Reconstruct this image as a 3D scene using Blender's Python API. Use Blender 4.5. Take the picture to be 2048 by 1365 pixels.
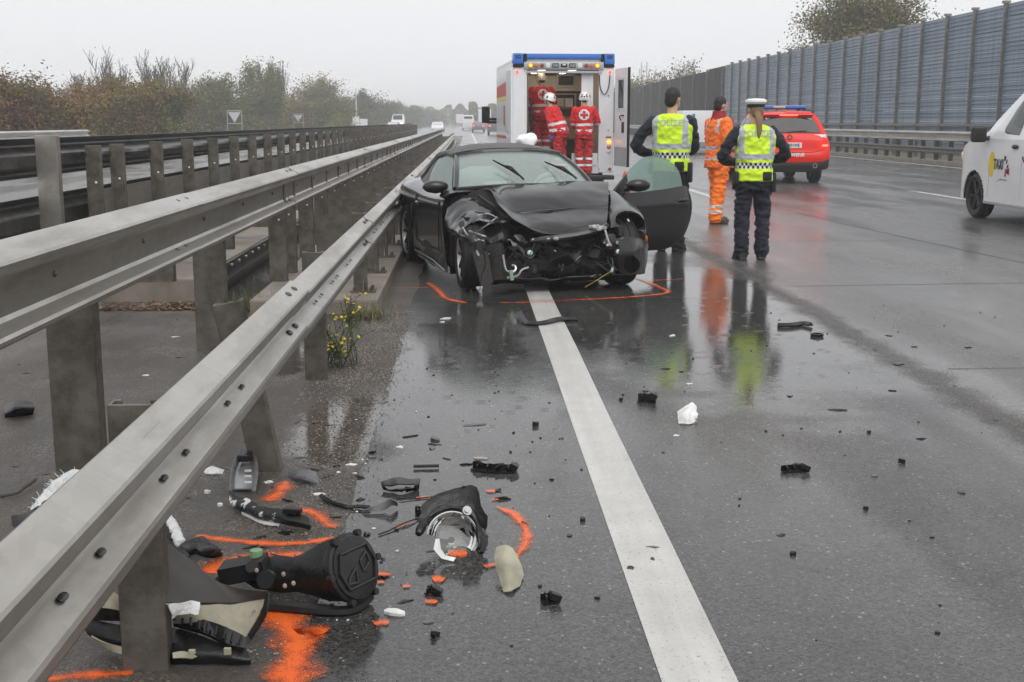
import bpy, bmesh, math, random
from mathutils import Vector, Matrix, noise
from mathutils.bvhtree import BVHTree

random.seed(7)
R = math.radians
SC = bpy.context.scene
COL = SC.collection
for _o in list(bpy.data.objects):
    bpy.data.objects.remove(_o)

# ------------------------------------------------------------------ camera
cam_d = bpy.data.cameras.new('camera')
cam = bpy.data.objects.new('camera', cam_d)
COL.objects.link(cam)
cam.location = (0, 0, 1.5)
cam.rotation_euler = (R(90) - math.atan(439 / 2420), 0, -math.atan(.0365))
cam_d.sensor_width = 36
cam_d.lens = 36 * 2420 / 2048
cam_d.clip_start = .05
cam_d.clip_end = 6000
SC.camera = cam

# ------------------------------------------------------------------ sky, sun, exposure
W = bpy.data.worlds.new('World')
SC.world = W
W.use_nodes = True
wn = W.node_tree
wn.nodes.clear()
w_out = wn.nodes.new('ShaderNodeOutputWorld')
w_bg = wn.nodes.new('ShaderNodeBackground')
w_sky = wn.nodes.new('ShaderNodeTexSky')
w_sky.sky_type = 'NISHITA'
w_sky.sun_disc = False
w_sky.sun_elevation = R(52)
w_sky.sun_rotation = R(200)
w_sky.dust_density = 6
w_sky.air_density = 1.0
w_hsv = wn.nodes.new('ShaderNodeHueSaturation')
w_hsv.inputs['Saturation'].default_value = .10
w_mix = wn.nodes.new('ShaderNodeMix')
w_mix.data_type = 'RGBA'
w_mix.inputs[0].default_value = .86          # closed cloud cover: an even pale grey over the clear sky
w_mix.inputs[7].default_value = (8.3, 8.4, 8.65, 1)
wn.links.new(w_sky.outputs[0], w_hsv.inputs['Color'])
wn.links.new(w_hsv.outputs[0], w_mix.inputs[6])
wn.links.new(w_mix.outputs[2], w_bg.inputs[0])
w_bg.inputs[1].default_value = .115
wn.links.new(w_bg.outputs[0], w_out.inputs[0])

sun_d = bpy.data.lights.new('sun', 'SUN')
sun_d.energy = 1.2
sun_d.angle = R(40)
sun_d.color = (1, .97, .93)
sun = bpy.data.objects.new('sun', sun_d)
COL.objects.link(sun)
sun.rotation_euler = (R(38), 0, R(20))
sun.location = (0, -20, 40)

SC.view_settings.view_transform = 'Standard'
SC.view_settings.look = 'None'
SC.view_settings.gamma = 1
SC.view_settings.exposure = 0.12
SC.view_settings.use_curve_mapping = False
SC.render.engine = 'CYCLES'
SC.cycles.use_denoising = True
SC.cycles.max_bounces = 6
SC.cycles.use_adaptive_sampling = True
SC.cycles.adaptive_threshold = .018
SC.cycles.volume_bounces = 3
SC.cycles.transparent_max_bounces = 12
SC.cycles.caustics_reflective = False
SC.cycles.caustics_refractive = False
SC.cycles.sample_clamp_indirect = 4

# ------------------------------------------------------------------ node helpers
def N(nt, t, **kw):
    n = nt.nodes.new(t)
    for k, v in kw.items():
        setattr(n, k, v)
    return n

def link(nt, a, b):
    nt.links.new(a, b)

def math_n(nt, op, a, b=None, c=None, clamp=False):
    n = N(nt, 'ShaderNodeMath', operation=op, use_clamp=clamp)
    for i, x in enumerate((a, b, c)):
        if x is None:
            continue
        if isinstance(x, (int, float)):
            n.inputs[i].default_value = x
        else:
            link(nt, x, n.inputs[i])
    return n.outputs[0]

def mixc(nt, f, a, b):
    n = N(nt, 'ShaderNodeMix', data_type='RGBA')
    for i, x in ((0, f), (6, a), (7, b)):
        if isinstance(x, (int, float)):
            n.inputs[i].default_value = x
        elif isinstance(x, tuple):
            n.inputs[i].default_value = (*x, 1) if len(x) == 3 else x
        else:
            link(nt, x, n.inputs[i])
    return n.outputs[2]

def noise_n(nt, vec, scale, detail=3, rough=.55, out=0, dist=0):
    n = N(nt, 'ShaderNodeTexNoise')
    n.inputs['Scale'].default_value = scale
    n.inputs['Detail'].default_value = detail
    n.inputs['Roughness'].default_value = rough
    n.inputs['Distortion'].default_value = dist
    if vec is not None:
        link(nt, vec, n.inputs['Vector'])
    return n.outputs[out]

def ramp(nt, f, a, b):
    n = N(nt, 'ShaderNodeMapRange')
    n.inputs[1].default_value = a
    n.inputs[2].default_value = b
    link(nt, f, n.inputs[0])
    return n.outputs[0]

def mapping(nt, vec, scale):
    n = N(nt, 'ShaderNodeMapping')
    n.inputs['Scale'].default_value = scale
    link(nt, vec, n.inputs['Vector'])
    return n.outputs[0]

def bump_n(nt, h, strength, dist=.01, normal=None):
    n = N(nt, 'ShaderNodeBump')
    n.inputs['Strength'].default_value = strength
    n.inputs['Distance'].default_value = dist
    link(nt, h, n.inputs['Height'])
    if normal is not None:
        link(nt, normal, n.inputs['Normal'])
    return n.outputs[0]

MATS = {}

def new_mat(name):
    m = bpy.data.materials.new(name)
    m.use_nodes = True
    nt = m.node_tree
    p = nt.nodes['Principled BSDF']
    MATS[name] = m
    return m, nt, p

def mat(name, col, rough=.5, metal=0., var=.0, vs=6., bump=0., bs=60., coat=0., spec=.5, trans=0.,
        alpha=1., emit=None, es=0., col2=None, lo=.35, hi=.65, ior=1.45, coord='Object', dist=.01, sheen=0., rvar=0.):
    m, nt, p = new_mat(name)
    tc = N(nt, 'ShaderNodeNewGeometry').outputs['Position'] if coord == 'World' else N(nt, 'ShaderNodeTexCoord').outputs[coord]
    p.inputs['Base Color'].default_value = (*col, 1)
    p.inputs['Roughness'].default_value = rough
    p.inputs['Metallic'].default_value = metal
    p.inputs['Specular IOR Level'].default_value = spec
    p.inputs['Coat Weight'].default_value = coat
    p.inputs['Coat Roughness'].default_value = .06
    p.inputs['IOR'].default_value = ior
    p.inputs['Transmission Weight'].default_value = trans
    p.inputs['Alpha'].default_value = alpha
    p.inputs['Sheen Weight'].default_value = sheen
    if emit:
        p.inputs['Emission Color'].default_value = (*emit, 1)
        p.inputs['Emission Strength'].default_value = es
    if col2 is None and var:
        col2 = tuple(c * (1 - var) for c in col)
        c1 = tuple(min(1, c * (1 + var)) for c in col)
    else:
        c1 = col
    if col2:
        f = ramp(nt, noise_n(nt, tc, vs, 5, .6), lo, hi)
        link(nt, mixc(nt, f, c1, col2), p.inputs['Base Color'])
        if rvar:
            link(nt, math_n(nt, 'ADD', rough - rvar / 2, math_n(nt, 'MULTIPLY', f, rvar)), p.inputs['Roughness'])
    if bump:
        link(nt, bump_n(nt, noise_n(nt, tc, bs, 4, .6), bump, dist), p.inputs['Normal'])
    return m

# ------------------------------------------------------------------ mesh helpers
class MB:
    """collects faces for one mesh object"""
    def __init__(s):
        s.v = []
        s.f = []
        s.m = []

    def add(s, vs, fs, mi=0):
        o = len(s.v)
        s.v += [tuple(q) for q in vs]
        s.f += [tuple(i + o for i in f) for f in fs]
        s.m += [mi] * len(fs)
        return s

    def box(s, c, sz, rot=None, mi=0, taper=1.):
        hx, hy, hz = sz[0] / 2, sz[1] / 2, sz[2] / 2
        vs = [Vector((x * hx * (taper if z > 0 else 1), y * hy * (taper if z > 0 else 1), z * hz)) for x, y, z in
              ((-1, -1, -1), (1, -1, -1), (1, 1, -1), (-1, 1, -1), (-1, -1, 1), (1, -1, 1), (1, 1, 1), (-1, 1, 1))]
        if rot is not None:
            vs = [rot @ q for q in vs]
        vs = [q + Vector(c) for q in vs]
        return s.add(vs, [(0, 3, 2, 1), (4, 5, 6, 7), (0, 1, 5, 4), (1, 2, 6, 5), (2, 3, 7, 6), (3, 0, 4, 7)], mi)

    def tube(s, pts, r, n=8, mi=0, cap=True, flat=None):
        pts = [Vector(p) for p in pts]
        rs = r if isinstance(r, (list, tuple)) else [r] * len(pts)
        rings = []
        pn = None
        for i, p in enumerate(pts):
            d = (pts[min(i + 1, len(pts) - 1)] - pts[max(i - 1, 0)])
            d = d.normalized() if d.length > 1e-9 else Vector((0, 0, 1))
            if pn is None:
                a = Vector((0, 0, 1)) if abs(d.z) < .9 else Vector((1, 0, 0))
                pn = (a - d * a.dot(d)).normalized()
            else:
                q = pn - d * pn.dot(d)
                pn = q.normalized() if q.length > 1e-6 else pn
            b = d.cross(pn)
            k = flat if flat else 1
            rings.append([p + (pn * math.cos(2 * math.pi * j / n) * k + b * math.sin(2 * math.pi * j / n)) * rs[i] for j in range(n)])
        return s.loft(rings, True, cap, mi)

    def loft(s, rings, closed=True, cap=False, mi=0):
        n = len(rings[0])
        vs = [q for r in rings for q in r]
        fs = []
        for i in range(len(rings) - 1):
            for j in range(n if closed else n - 1):
                k = (j + 1) % n
                fs.append((i * n + j, i * n + k, (i + 1) * n + k, (i + 1) * n + j))
        if cap:
            fs.append(tuple(range(n))[::-1])
            fs.append(tuple((len(rings) - 1) * n + j for j in range(n)))
        return s.add(vs, fs, mi)

    def ell(s, c, r, n=12, m=8, rot=None, mi=0, z0=-1., z1=1.):
        rings = []
        for i in range(m + 1):
            t = z0 + (z1 - z0) * i / m
            a = math.asin(max(-1, min(1, t)))
            k = max(.001, math.cos(a))
            ring = []
            for j in range(n):
                q = Vector((r[0] * k * math.cos(2 * math.pi * j / n), r[1] * k * math.sin(2 * math.pi * j / n), r[2] * t))
                if rot is not None:
                    q = rot @ q
                ring.append(q + Vector(c))
            rings.append(ring)
        return s.loft(rings, True, True, mi)

    def prism(s, poly, z0, z1, M=None, mi=0):
        n = len(poly)
        vs = [Vector((p[0], p[1], z0)) for p in poly] + [Vector((p[0], p[1], z1)) for p in poly]
        if M is not None:
            vs = [M @ q for q in vs]
        fs = [tuple(range(n))[::-1], tuple(range(n, 2 * n))] + [(i, (i + 1) % n, (i + 1) % n + n, i + n) for i in range(n)]
        return s.add(vs, fs, mi)

    def disc(s, c, r, ax, h, n=20, mi=0, r2=None):
        c = Vector(c)
        ax = Vector(ax).normalized()
        r2 = r if r2 is None else r2
        a = Vector((0, 0, 1)) if abs(ax.z) < .9 else Vector((1, 0, 0))
        e1 = (a - ax * a.dot(ax)).normalized()
        e2 = ax.cross(e1)
        rg = [[c + ax * hh + (e1 * math.cos(2 * math.pi * j / n) + e2 * math.sin(2 * math.pi * j / n)) * rr for j in range(n)]
              for hh, rr in ((0, r), (h, r2))]
        return s.loft(rg, True, True, mi)

    def lathe(s, c, ax, prof, n=24, mi=0):
        c = Vector(c)
        ax = Vector(ax).normalized()
        a = Vector((0, 0, 1)) if abs(ax.z) < .9 else Vector((1, 0, 0))
        e1 = (a - ax * a.dot(ax)).normalized()
        e2 = ax.cross(e1)
        rg = [[c + ax * hh + (e1 * math.cos(2 * math.pi * j / n) + e2 * math.sin(2 * math.pi * j / n)) * max(rr, 1e-4) for j in range(n)]
              for hh, rr in prof]
        return s.loft(rg, True, False, mi)

    def mesh(s, name, mats, smooth=False):
        me = bpy.data.meshes.new(name)
        me.from_pydata(s.v, [], s.f)
        if not isinstance(mats, (list, tuple)):
            mats = [mats]
        for q in mats:
            me.materials.append(MATS[q] if isinstance(q, str) else q)
        if len(mats) > 1:
            me.polygons.foreach_set('material_index', s.m)
        if smooth:
            me.polygons.foreach_set('use_smooth', [True] * len(me.polygons))
            if smooth != 'all':
                me.set_sharp_from_angle(angle=R(smooth if smooth is not True else 40))
        me.validate()
        me.update()
        return me

    def build(s, name, mats, parent=None, smooth=False, bevel=0., seg=2, fix=True, **tags):
        me = s.mesh(name, mats, False)
        bm = bmesh.new()
        bm.from_mesh(me)
        if fix:
            bmesh.ops.recalc_face_normals(bm, faces=bm.faces)
        if bevel:
            es = [e for e in bm.edges if len(e.link_faces) == 2 and e.calc_face_angle(0) > R(35)]
            bmesh.ops.bevel(bm, geom=es, offset=bevel, segments=seg, profile=.6, affect='EDGES', clamp_overlap=True)
        bm.to_mesh(me)
        bm.free()
        if smooth:
            me.polygons.foreach_set('use_smooth', [True] * len(me.polygons))
            if smooth != 'all':
                me.set_sharp_from_angle(angle=R(smooth if smooth is not True else 40))
        return obj(name, me, parent, **tags)

def obj(name, me, parent=None, loc=None, rot=None, **tags):
    o = bpy.data.objects.new(name, me)
    COL.objects.link(o)
    if parent is not None:
        o.parent = parent
    if loc is not None:
        o.location = loc
    if rot is not None:
        o.rotation_euler = rot
    for k, v in tags.items():
        o[k] = v
    return o

def thing(name, label, cat, loc=(0, 0, 0), rz=0., group=None, rot=None):
    o = bpy.data.objects.new(name, None)
    COL.objects.link(o)
    o.location = loc
    o.rotation_euler = rot if rot else (0, 0, rz)
    o.empty_display_size = .1
    o['label'] = label
    o['category'] = cat
    if group:
        o['group'] = group
    return o

def tag(o, label, cat, group=None, kind=None):
    o['label'] = label
    o['category'] = cat
    if group:
        o['group'] = group
    if kind:
        o['kind'] = kind
    return o

def copy_tree(o, parent=None):
    c = o.copy()
    COL.objects.link(c)
    c.parent = parent
    for ch in list(o.children):
        copy_tree(ch, c)
    return c

def struct(o):
    o['kind'] = 'structure'
    return o

def sheet(name, x0, x1, y0, y1, z, m, nx=1, ny=1, parent=None, dz=0.):
    b = MB()
    vs = []
    for j in range(ny + 1):
        for i in range(nx + 1):
            vs.append((x0 + (x1 - x0) * i / nx, y0 + (y1 - y0) * j / ny, z + (random.uniform(-dz, dz) if dz else 0)))
    fs = [(j * (nx + 1) + i, j * (nx + 1) + i + 1, (j + 1) * (nx + 1) + i + 1, (j + 1) * (nx + 1) + i) for j in range(ny) for i in range(nx)]
    b.add(vs, fs)
    return b.build(name, m, parent, fix=False)

def crom(pts, n):
    """Catmull-Rom through points, n samples per span"""
    P = [Vector(p) for p in pts]
    out = []
    for i in range(len(P) - 1):
        p0, p1, p2, p3 = P[max(i - 1, 0)], P[i], P[i + 1], P[min(i + 2, len(P) - 1)]
        for k in range(n):
            t = k / n
            out.append(.5 * ((2 * p1) + (p2 - p0) * t + (2 * p0 - 5 * p1 + 4 * p2 - p3) * t * t + (3 * p1 - p0 - 3 * p2 + p3) * t ** 3))
    out.append(P[-1])
    return out

_FONT = []
def text_mesh(txt, size, shear=0., bold=0., extrude=0.):
    cu = bpy.data.curves.new('lettering', 'FONT')
    cu.body = txt
    cu.size = size
    cu.align_x = 'CENTER'
    cu.align_y = 'CENTER'
    cu.shear = shear
    cu.offset = bold
    cu.extrude = extrude
    cu.resolution_u = 3
    o = bpy.data.objects.new('lettering', cu)
    COL.objects.link(o)
    dg = bpy.context.evaluated_depsgraph_get()
    me = bpy.data.meshes.new_from_object(o.evaluated_get(dg))
    bpy.data.objects.remove(o)
    bpy.data.curves.remove(cu)
    return me

def flat_text(txt, size, m, parent, O, U, V, shear=0., bold=0., sx=1., name='lettering', surf=None, off=.004):
    """lettering laid on a surface: O centre, U reading direction, V up"""
    me = text_mesh(txt, size, shear, bold)
    O, U, V = Vector(O), Vector(U).normalized(), Vector(V).normalized()
    Nn = U.cross(V)
    if surf:
        bm = bmesh.new()
        bm.from_mesh(me)
        bmesh.ops.subdivide_edges(bm, edges=[e for e in bm.edges if e.calc_length() > size * .25], cuts=2)
        bm.to_mesh(me)
        bm.free()
    for v in me.vertices:
        q = O + U * v.co.x * sx + V * v.co.y
        if surf:
            h = surf.ray_cast(q + Nn * .5, -Nn)
            if h[0] is not None:
                q = h[0]
        v.co = q + Nn * off
    me.materials.clear()
    me.materials.append(MATS[m])
    return obj(name, me, parent)

def bvh_of(o):
    me = o.data
    return BVHTree.FromPolygons([v.co for v in me.vertices], [tuple(p.vertices) for p in me.polygons])

# ------------------------------------------------------------------ setting materials
def asphalt(name, d0, d1, r_dry, r_wet, puddles=(), grit=0., wet_lo=.34, wet_hi=.56, brown=0., bump=.6, wet0=0.):
    m, nt, p = new_mat(name)
    tc = N(nt, 'ShaderNodeTexCoord').outputs['Object']
    sep = N(nt, 'ShaderNodeSeparateXYZ')
    link(nt, tc, sep.inputs[0])
    X, Y = sep.outputs[0], sep.outputs[1]
    big = noise_n(nt, mapping(nt, tc, (.55, .13, 1)), 1.5, 4, .55)
    wet = ramp(nt, big, wet_lo, wet_hi)
    edge = math_n(nt, 'ADD', noise_n(nt, tc, 1.7, 5, .6), math_n(nt, 'MULTIPLY_ADD', noise_n(nt, tc, 85, 3, .7), .9, -.45))
    for (px, py, rx, ry) in puddles:
        a = math_n(nt, 'POWER', math_n(nt, 'MULTIPLY', math_n(nt, 'SUBTRACT', X, px), 1 / rx), 2)
        b = math_n(nt, 'POWER', math_n(nt, 'MULTIPLY', math_n(nt, 'SUBTRACT', Y, py), 1 / ry), 2)
        d = math_n(nt, 'ADD', math_n(nt, 'ADD', a, b), math_n(nt, 'MULTIPLY', edge, 1.6))
        n = N(nt, 'ShaderNodeMapRange')
        link(nt, d, n.inputs[0])
        n.inputs[1].default_value = 1.95
        n.inputs[2].default_value = 1.45
        wet = math_n(nt, 'MAXIMUM', wet, math_n(nt, 'MULTIPLY', n.outputs[0], 1.3), clamp=False)
    wet = math_n(nt, 'MAXIMUM', wet, wet0)
    w1 = math_n(nt, 'MINIMUM', wet, 1.)
    pud = math_n(nt, 'MULTIPLY', math_n(nt, 'SUBTRACT', wet, 1.), 3.3, clamp=True)
    # aggregate
    vor = N(nt, 'ShaderNodeTexVoronoi')
    vor.inputs['Scale'].default_value = 125
    link(nt, tc, vor.inputs['Vector'])
    vs = N(nt, 'ShaderNodeSeparateColor')
    link(nt, vor.outputs['Color'], vs.inputs[0])
    tone = math_n(nt, 'ADD', math_n(nt, 'MULTIPLY', vs.outputs[0], .6), math_n(nt, 'MULTIPLY', noise_n(nt, tc, 3, 6, .65), .5))
    c = mixc(nt, ramp(nt, tone, .18, .86), d0, d1)
    lane = ramp(nt, noise_n(nt, mapping(nt, tc, (1.5, .09, 1)), 1.0, 4, .6), .35, .7)
    c = mixc(nt, math_n(nt, 'MULTIPLY', lane, .45), c, tuple(q * .6 for q in d0))
    spk = math_n(nt, 'GREATER_THAN', vs.outputs[1], .982)
    c = mixc(nt, math_n(nt, 'MULTIPLY', math_n(nt, 'MULTIPLY', spk, vs.outputs[2]), .9), c, (.26, .245, .22))
    if grit:
        g = ramp(nt, noise_n(nt, tc, 2.2, 6, .65), .44, .62)
        spk2 = math_n(nt, 'GREATER_THAN', vs.outputs[2], .72)
        c = mixc(nt, math_n(nt, 'MULTIPLY', math_n(nt, 'MULTIPLY', g, spk2), grit), c, (.30, .25, .20))
    if brown:
        g = ramp(nt, noise_n(nt, tc, .9, 5, .6), .4, .7)
        c = mixc(nt, math_n(nt, 'MULTIPLY', g, brown), c, (.085, .06, .045))
    link(nt, c, p.inputs['Base Color'])
    # fine wet film: smoother where water stands
    fine = noise_n(nt, tc, 34, 3, .6)
    rr = math_n(nt, 'ADD', mixf(nt, w1, r_dry, r_wet), math_n(nt, 'MULTIPLY', math_n(nt, 'SUBTRACT', fine, .5), .12))
    rr = mixf(nt, pud, rr, .075)
    link(nt, rr, p.inputs['Roughness'])
    p.inputs['Specular IOR Level'].default_value = .5
    p.inputs['IOR'].default_value = 1.45
    h = math_n(nt, 'ADD', math_n(nt, 'MULTIPLY', vor.outputs['Distance'], -.9), math_n(nt, 'MULTIPLY', noise_n(nt, tc, 240, 2, .6), .6))
    # aggregate relief, drowned where the film is thick; long shallow waves everywhere
    bn = N(nt, 'ShaderNodeBump')
    bn.inputs['Distance'].default_value = .004
    link(nt, h, bn.inputs['Height'])
    st = mixf(nt, w1, bump, bump * .12)
    link(nt, mixf(nt, pud, st, .012), bn.inputs['Strength'])
    rip = noise_n(nt, mapping(nt, tc, (1, .6, 1)), 34, 3, .6)
    b2n = N(nt, 'ShaderNodeBump')
    b2n.inputs['Distance'].default_value = .006
    link(nt, mixf(nt, pud, .26, .07), b2n.inputs['Strength'])
    link(nt, rip, b2n.inputs['Height'])
    link(nt, bn.outputs[0], b2n.inputs['Normal'])
    b2 = b2n.outputs[0]
    # raindrop rings on standing water
    v2 = N(nt, 'ShaderNodeTexVoronoi')
    v2.inputs['Scale'].default_value = 7
    link(nt, tc, v2.inputs['Vector'])
    ring = math_n(nt, 'MULTIPLY', math_n(nt, 'SINE', math_n(nt, 'MULTIPLY', v2.outputs['Distance'], 55)),
                  math_n(nt, 'SUBTRACT', 1, math_n(nt, 'MULTIPLY', v2.outputs['Distance'], 2.2), clamp=True))
    b3 = N(nt, 'ShaderNodeBump')
    b3.inputs['Distance'].default_value = .002
    link(nt, math_n(nt, 'MULTIPLY', pud, .12), b3.inputs['Strength'])
    link(nt, ring, b3.inputs['Height'])
    link(nt, b2, b3.inputs['Normal'])
    link(nt, b3.outputs[0], p.inputs['Normal'])
    return m

def mixf(nt, f, a, b):
    n = N(nt, 'ShaderNodeMix', data_type='FLOAT')
    for i, x in ((0, f), (2, a), (3, b)):
        if isinstance(x, (int, float)):
            n.inputs[i].default_value = x
        else:
            link(nt, x, n.inputs[i])
    return n.outputs[0]

asphalt('wet_asphalt', (.017, .0165, .016), (.098, .095, .091), .27, .15,
        puddles=((-.02, 7.1, .62, 2.6), (-.1, 4.3, .55, 1.5), (.9, 9.8, 1.2, 1.3), (1.7, 9.6, 1.25, 4.0)))
asphalt('wet_concrete_sheen', (.048, .046, .044), (.155, .151, .146), .30, .18, bump=.55)  # right lanes taken as concrete; base colour lightened to stand in for sky sheen
asphalt('median_asphalt', (.045, .040, .036), (.115, .105, .095), .5, .22, puddles=((-.62, 5.9, .3, .8), (-1.2, 7.6, .35, .6)), grit=.75, wet_lo=.5, wet_hi=.75, brown=.55, bump=.8)
asphalt('far_asphalt', (.06, .06, .06), (.11, .108, .105), .25, .12, wet0=.5)
asphalt('dull_strip', (.065, .060, .053), (.14, .13, .115), .42, .30, wet_lo=.6, wet_hi=.9, bump=1.)

m, nt, p = new_mat('line_paint')
tc = N(nt, 'ShaderNodeTexCoord').outputs['Object']
f = ramp(nt, noise_n(nt, tc, 75, 6, .75), .585, .66)
trk = ramp(nt, noise_n(nt, mapping(nt, tc, (9, .25, 1)), 1.0, 5, .6), .42, .75)
c = mixc(nt, ramp(nt, noise_n(nt, tc, 2.5, 6, .7), .3, .75), (.60, .59, .56), (.43, .42, .395))
c = mixc(nt, math_n(nt, 'MULTIPLY', trk, .45), c, (.26, .25, .235))
link(nt, mixc(nt, f, c, (.11, .105, .10)), p.inputs['Base Color'])
p.inputs['Roughness'].default_value = .32
link(nt, bump_n(nt, noise_n(nt, tc, 150, 3, .6), .35, .003), p.inputs['Normal'])

def spray(name, dens=.0, scale=34):
    """spray paint on the road: fades into specks at the edge of the stroke (uv.y runs across it)"""
    m, nt, p = new_mat(name)
    tc = N(nt, 'ShaderNodeTexCoord').outputs['Object']
    at = N(nt, 'ShaderNodeAttribute', attribute_name='across')
    e = math_n(nt, 'ABSOLUTE', at.outputs['Fac'])
    n1 = noise_n(nt, tc, 300, 3, .8)
    n2 = noise_n(nt, tc, 14, 3, .6)
    cover = math_n(nt, 'SUBTRACT', 1.02 + dens, math_n(nt, 'MULTIPLY', e, 1.05))
    k = math_n(nt, 'ADD', math_n(nt, 'MULTIPLY_ADD', n1, 3.4, -1.2), math_n(nt, 'MULTIPLY_ADD', n2, 1.4, -.7))
    a = math_n(nt, 'MULTIPLY', math_n(nt, 'SUBTRACT', cover, k), 1.9, clamp=True)
    a = math_n(nt, 'MULTIPLY', a, .93)
    link(nt, a, p.inputs['Alpha'])
    link(nt, mixc(nt, n2, (1.0, .17, .015), (.88, .12, .012)), p.inputs['Base Color'])
    p.inputs['Roughness'].default_value = .38
    link(nt, bump_n(nt, noise_n(nt, tc, 170, 3, .6), .5, .003), p.inputs['Normal'])
    return m
spray('orange_spray', .10)
spray('orange_spray_thick', .26)

mat('concrete', (.27, .235, .20), .55, var=.22, vs=3, bump=.25, bs=90, coord='World', col2=(.17, .145, .12))
def zinc(name, c1, c2, grime, rough=.31, metal=.82):
    m, nt, p = new_mat(name)
    tc = N(nt, 'ShaderNodeTexCoord').outputs['Object']
    gen = N(nt, 'ShaderNodeNewGeometry').outputs['Position']
    v = N(nt, 'ShaderNodeTexVoronoi')
    v.inputs['Scale'].default_value = 26
    link(nt, mapping(nt, gen, (1, .6, 1)), v.inputs['Vector'])
    sp = N(nt, 'ShaderNodeSeparateColor')
    link(nt, v.outputs['Color'], sp.inputs[0])
    c = mixc(nt, math_n(nt, 'ADD', math_n(nt, 'MULTIPLY', sp.outputs[0], .45), math_n(nt, 'MULTIPLY', noise_n(nt, gen, 3, 5, .6), .55)), c1, c2)
    run = ramp(nt, noise_n(nt, mapping(nt, gen, (3, 26, 2.0)), 1.0, 5, .65), .50, .72)      # runs of dirt down the folds
    film = ramp(nt, noise_n(nt, mapping(nt, gen, (6, .9, 6)), 1.0, 5, .6), .42, .75)        # road film along the beam
    g = math_n(nt, 'MAXIMUM', math_n(nt, 'MULTIPLY', run, .16), math_n(nt, 'MULTIPLY', film, .75))
    c = mixc(nt, g, c, grime)
    scr = ramp(nt, noise_n(nt, mapping(nt, gen, (40, 1.2, 60)), 1.0, 3, .6), .70, .74)
    c = mixc(nt, math_n(nt, 'MULTIPLY', scr, .5), c, (.22, .21, .20))
    link(nt, c, p.inputs['Base Color'])
    p.inputs['Metallic'].default_value = metal
    link(nt, math_n(nt, 'ADD', rough, math_n(nt, 'MULTIPLY', g, .18)), p.inputs['Roughness'])
    dr = N(nt, 'ShaderNodeTexVoronoi')
    dr.inputs['Scale'].default_value = 140
    link(nt, gen, dr.inputs['Vector'])
    h = math_n(nt, 'ADD', math_n(nt, 'MULTIPLY', math_n(nt, 'SUBTRACT', .35, dr.outputs['Distance'], clamp=True), .8), noise_n(nt, gen, 9, 3, .5))
    link(nt, bump_n(nt, h, .09, .006), p.inputs['Normal'])
    return m
zinc('galvanised', (.49, .468, .43), (.39, .37, .335), (.20, .175, .142))
zinc('galvanised_clean', (.60, .59, .57), (.52, .51, .49), (.36, .345, .32))
mat('dirty_steel', (.165, .150, .128), .50, .35, bump=.25, bs=60, col2=(.080, .069, .056), vs=9, rvar=.2, lo=.36, hi=.66, coord='World')
mat('dirty_steel_dark', (.11, .103, .095), .36, .6, coord='World', bump=.2, bs=60, col2=(.045, .042, .038), vs=6)
mat('bolt_steel', (.10, .095, .088), .45, .7, var=.2)
mat('white_mark', (.8, .8, .78), .5)
mat('soil', (.075, .062, .045), .9, bump=.6, bs=4, col2=(.055, .07, .03), vs=.5, dist=.1)
mat('grass_far', (.075, .085, .035), .9, bump=.6, bs=3, col2=(.11, .09, .05), vs=.3, dist=.1)
mat('channel_water', (.012, .012, .012), .04, bump=.25, bs=9, dist=.01)
mat('rubber', (.018, .018, .018), .6, var=.2, bump=.1)

# ------------------------------------------------------------------ ground sheets
g = sheet('ground', -1500, 1500, -60, 3000, -.35, 'soil')
struct(g)
v = sheet('verge', 17.9, 60, -30, 900, -.05, 'grass_far'); struct(v)
v = sheet('verge_opposite', -60, -17.2, -30, 900, -.05, 'grass_far'); struct(v)
road = sheet('road', -.75, 2.75, -8, 130, 0, 'wet_asphalt'); struct(road)
road2 = sheet('road_lanes', 2.75, 18, -8, 130, 0, 'wet_concrete_sheen'); struct(road2)
rf = sheet('road_far', -3.6, 18, 130, 1400, 0, 'far_asphalt'); struct(rf)
ro = sheet('road_opposite', -17.3, -3.6, -20, 1400, 0, 'far_asphalt'); struct(ro)

# ragged edge between the gritty median and the carriageway
b = MB()
ys = [-8 + i * .06 for i in range(int(138 / .06) + 1)]
vs = []
for y in ys:
    e = -.47 + .05 * (noise.noise(Vector((y * 1.3, 0, 0)))) + .03 * noise.noise(Vector((y * 6, 5, 0)))
    if y > 12:
        e = -.47
    vs += [(-3.6, y, .0), (-.9, y, .004), (e, y, .0012)]
fs = []
for i in range(len(ys) - 1):
    for k in range(2):
        a = i * 3 + k
        fs.append((a, a + 1, a + 4, a + 3))
b.add(vs, fs)
med = b.build('median', 'median_asphalt', fix=False); struct(med)

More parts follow.
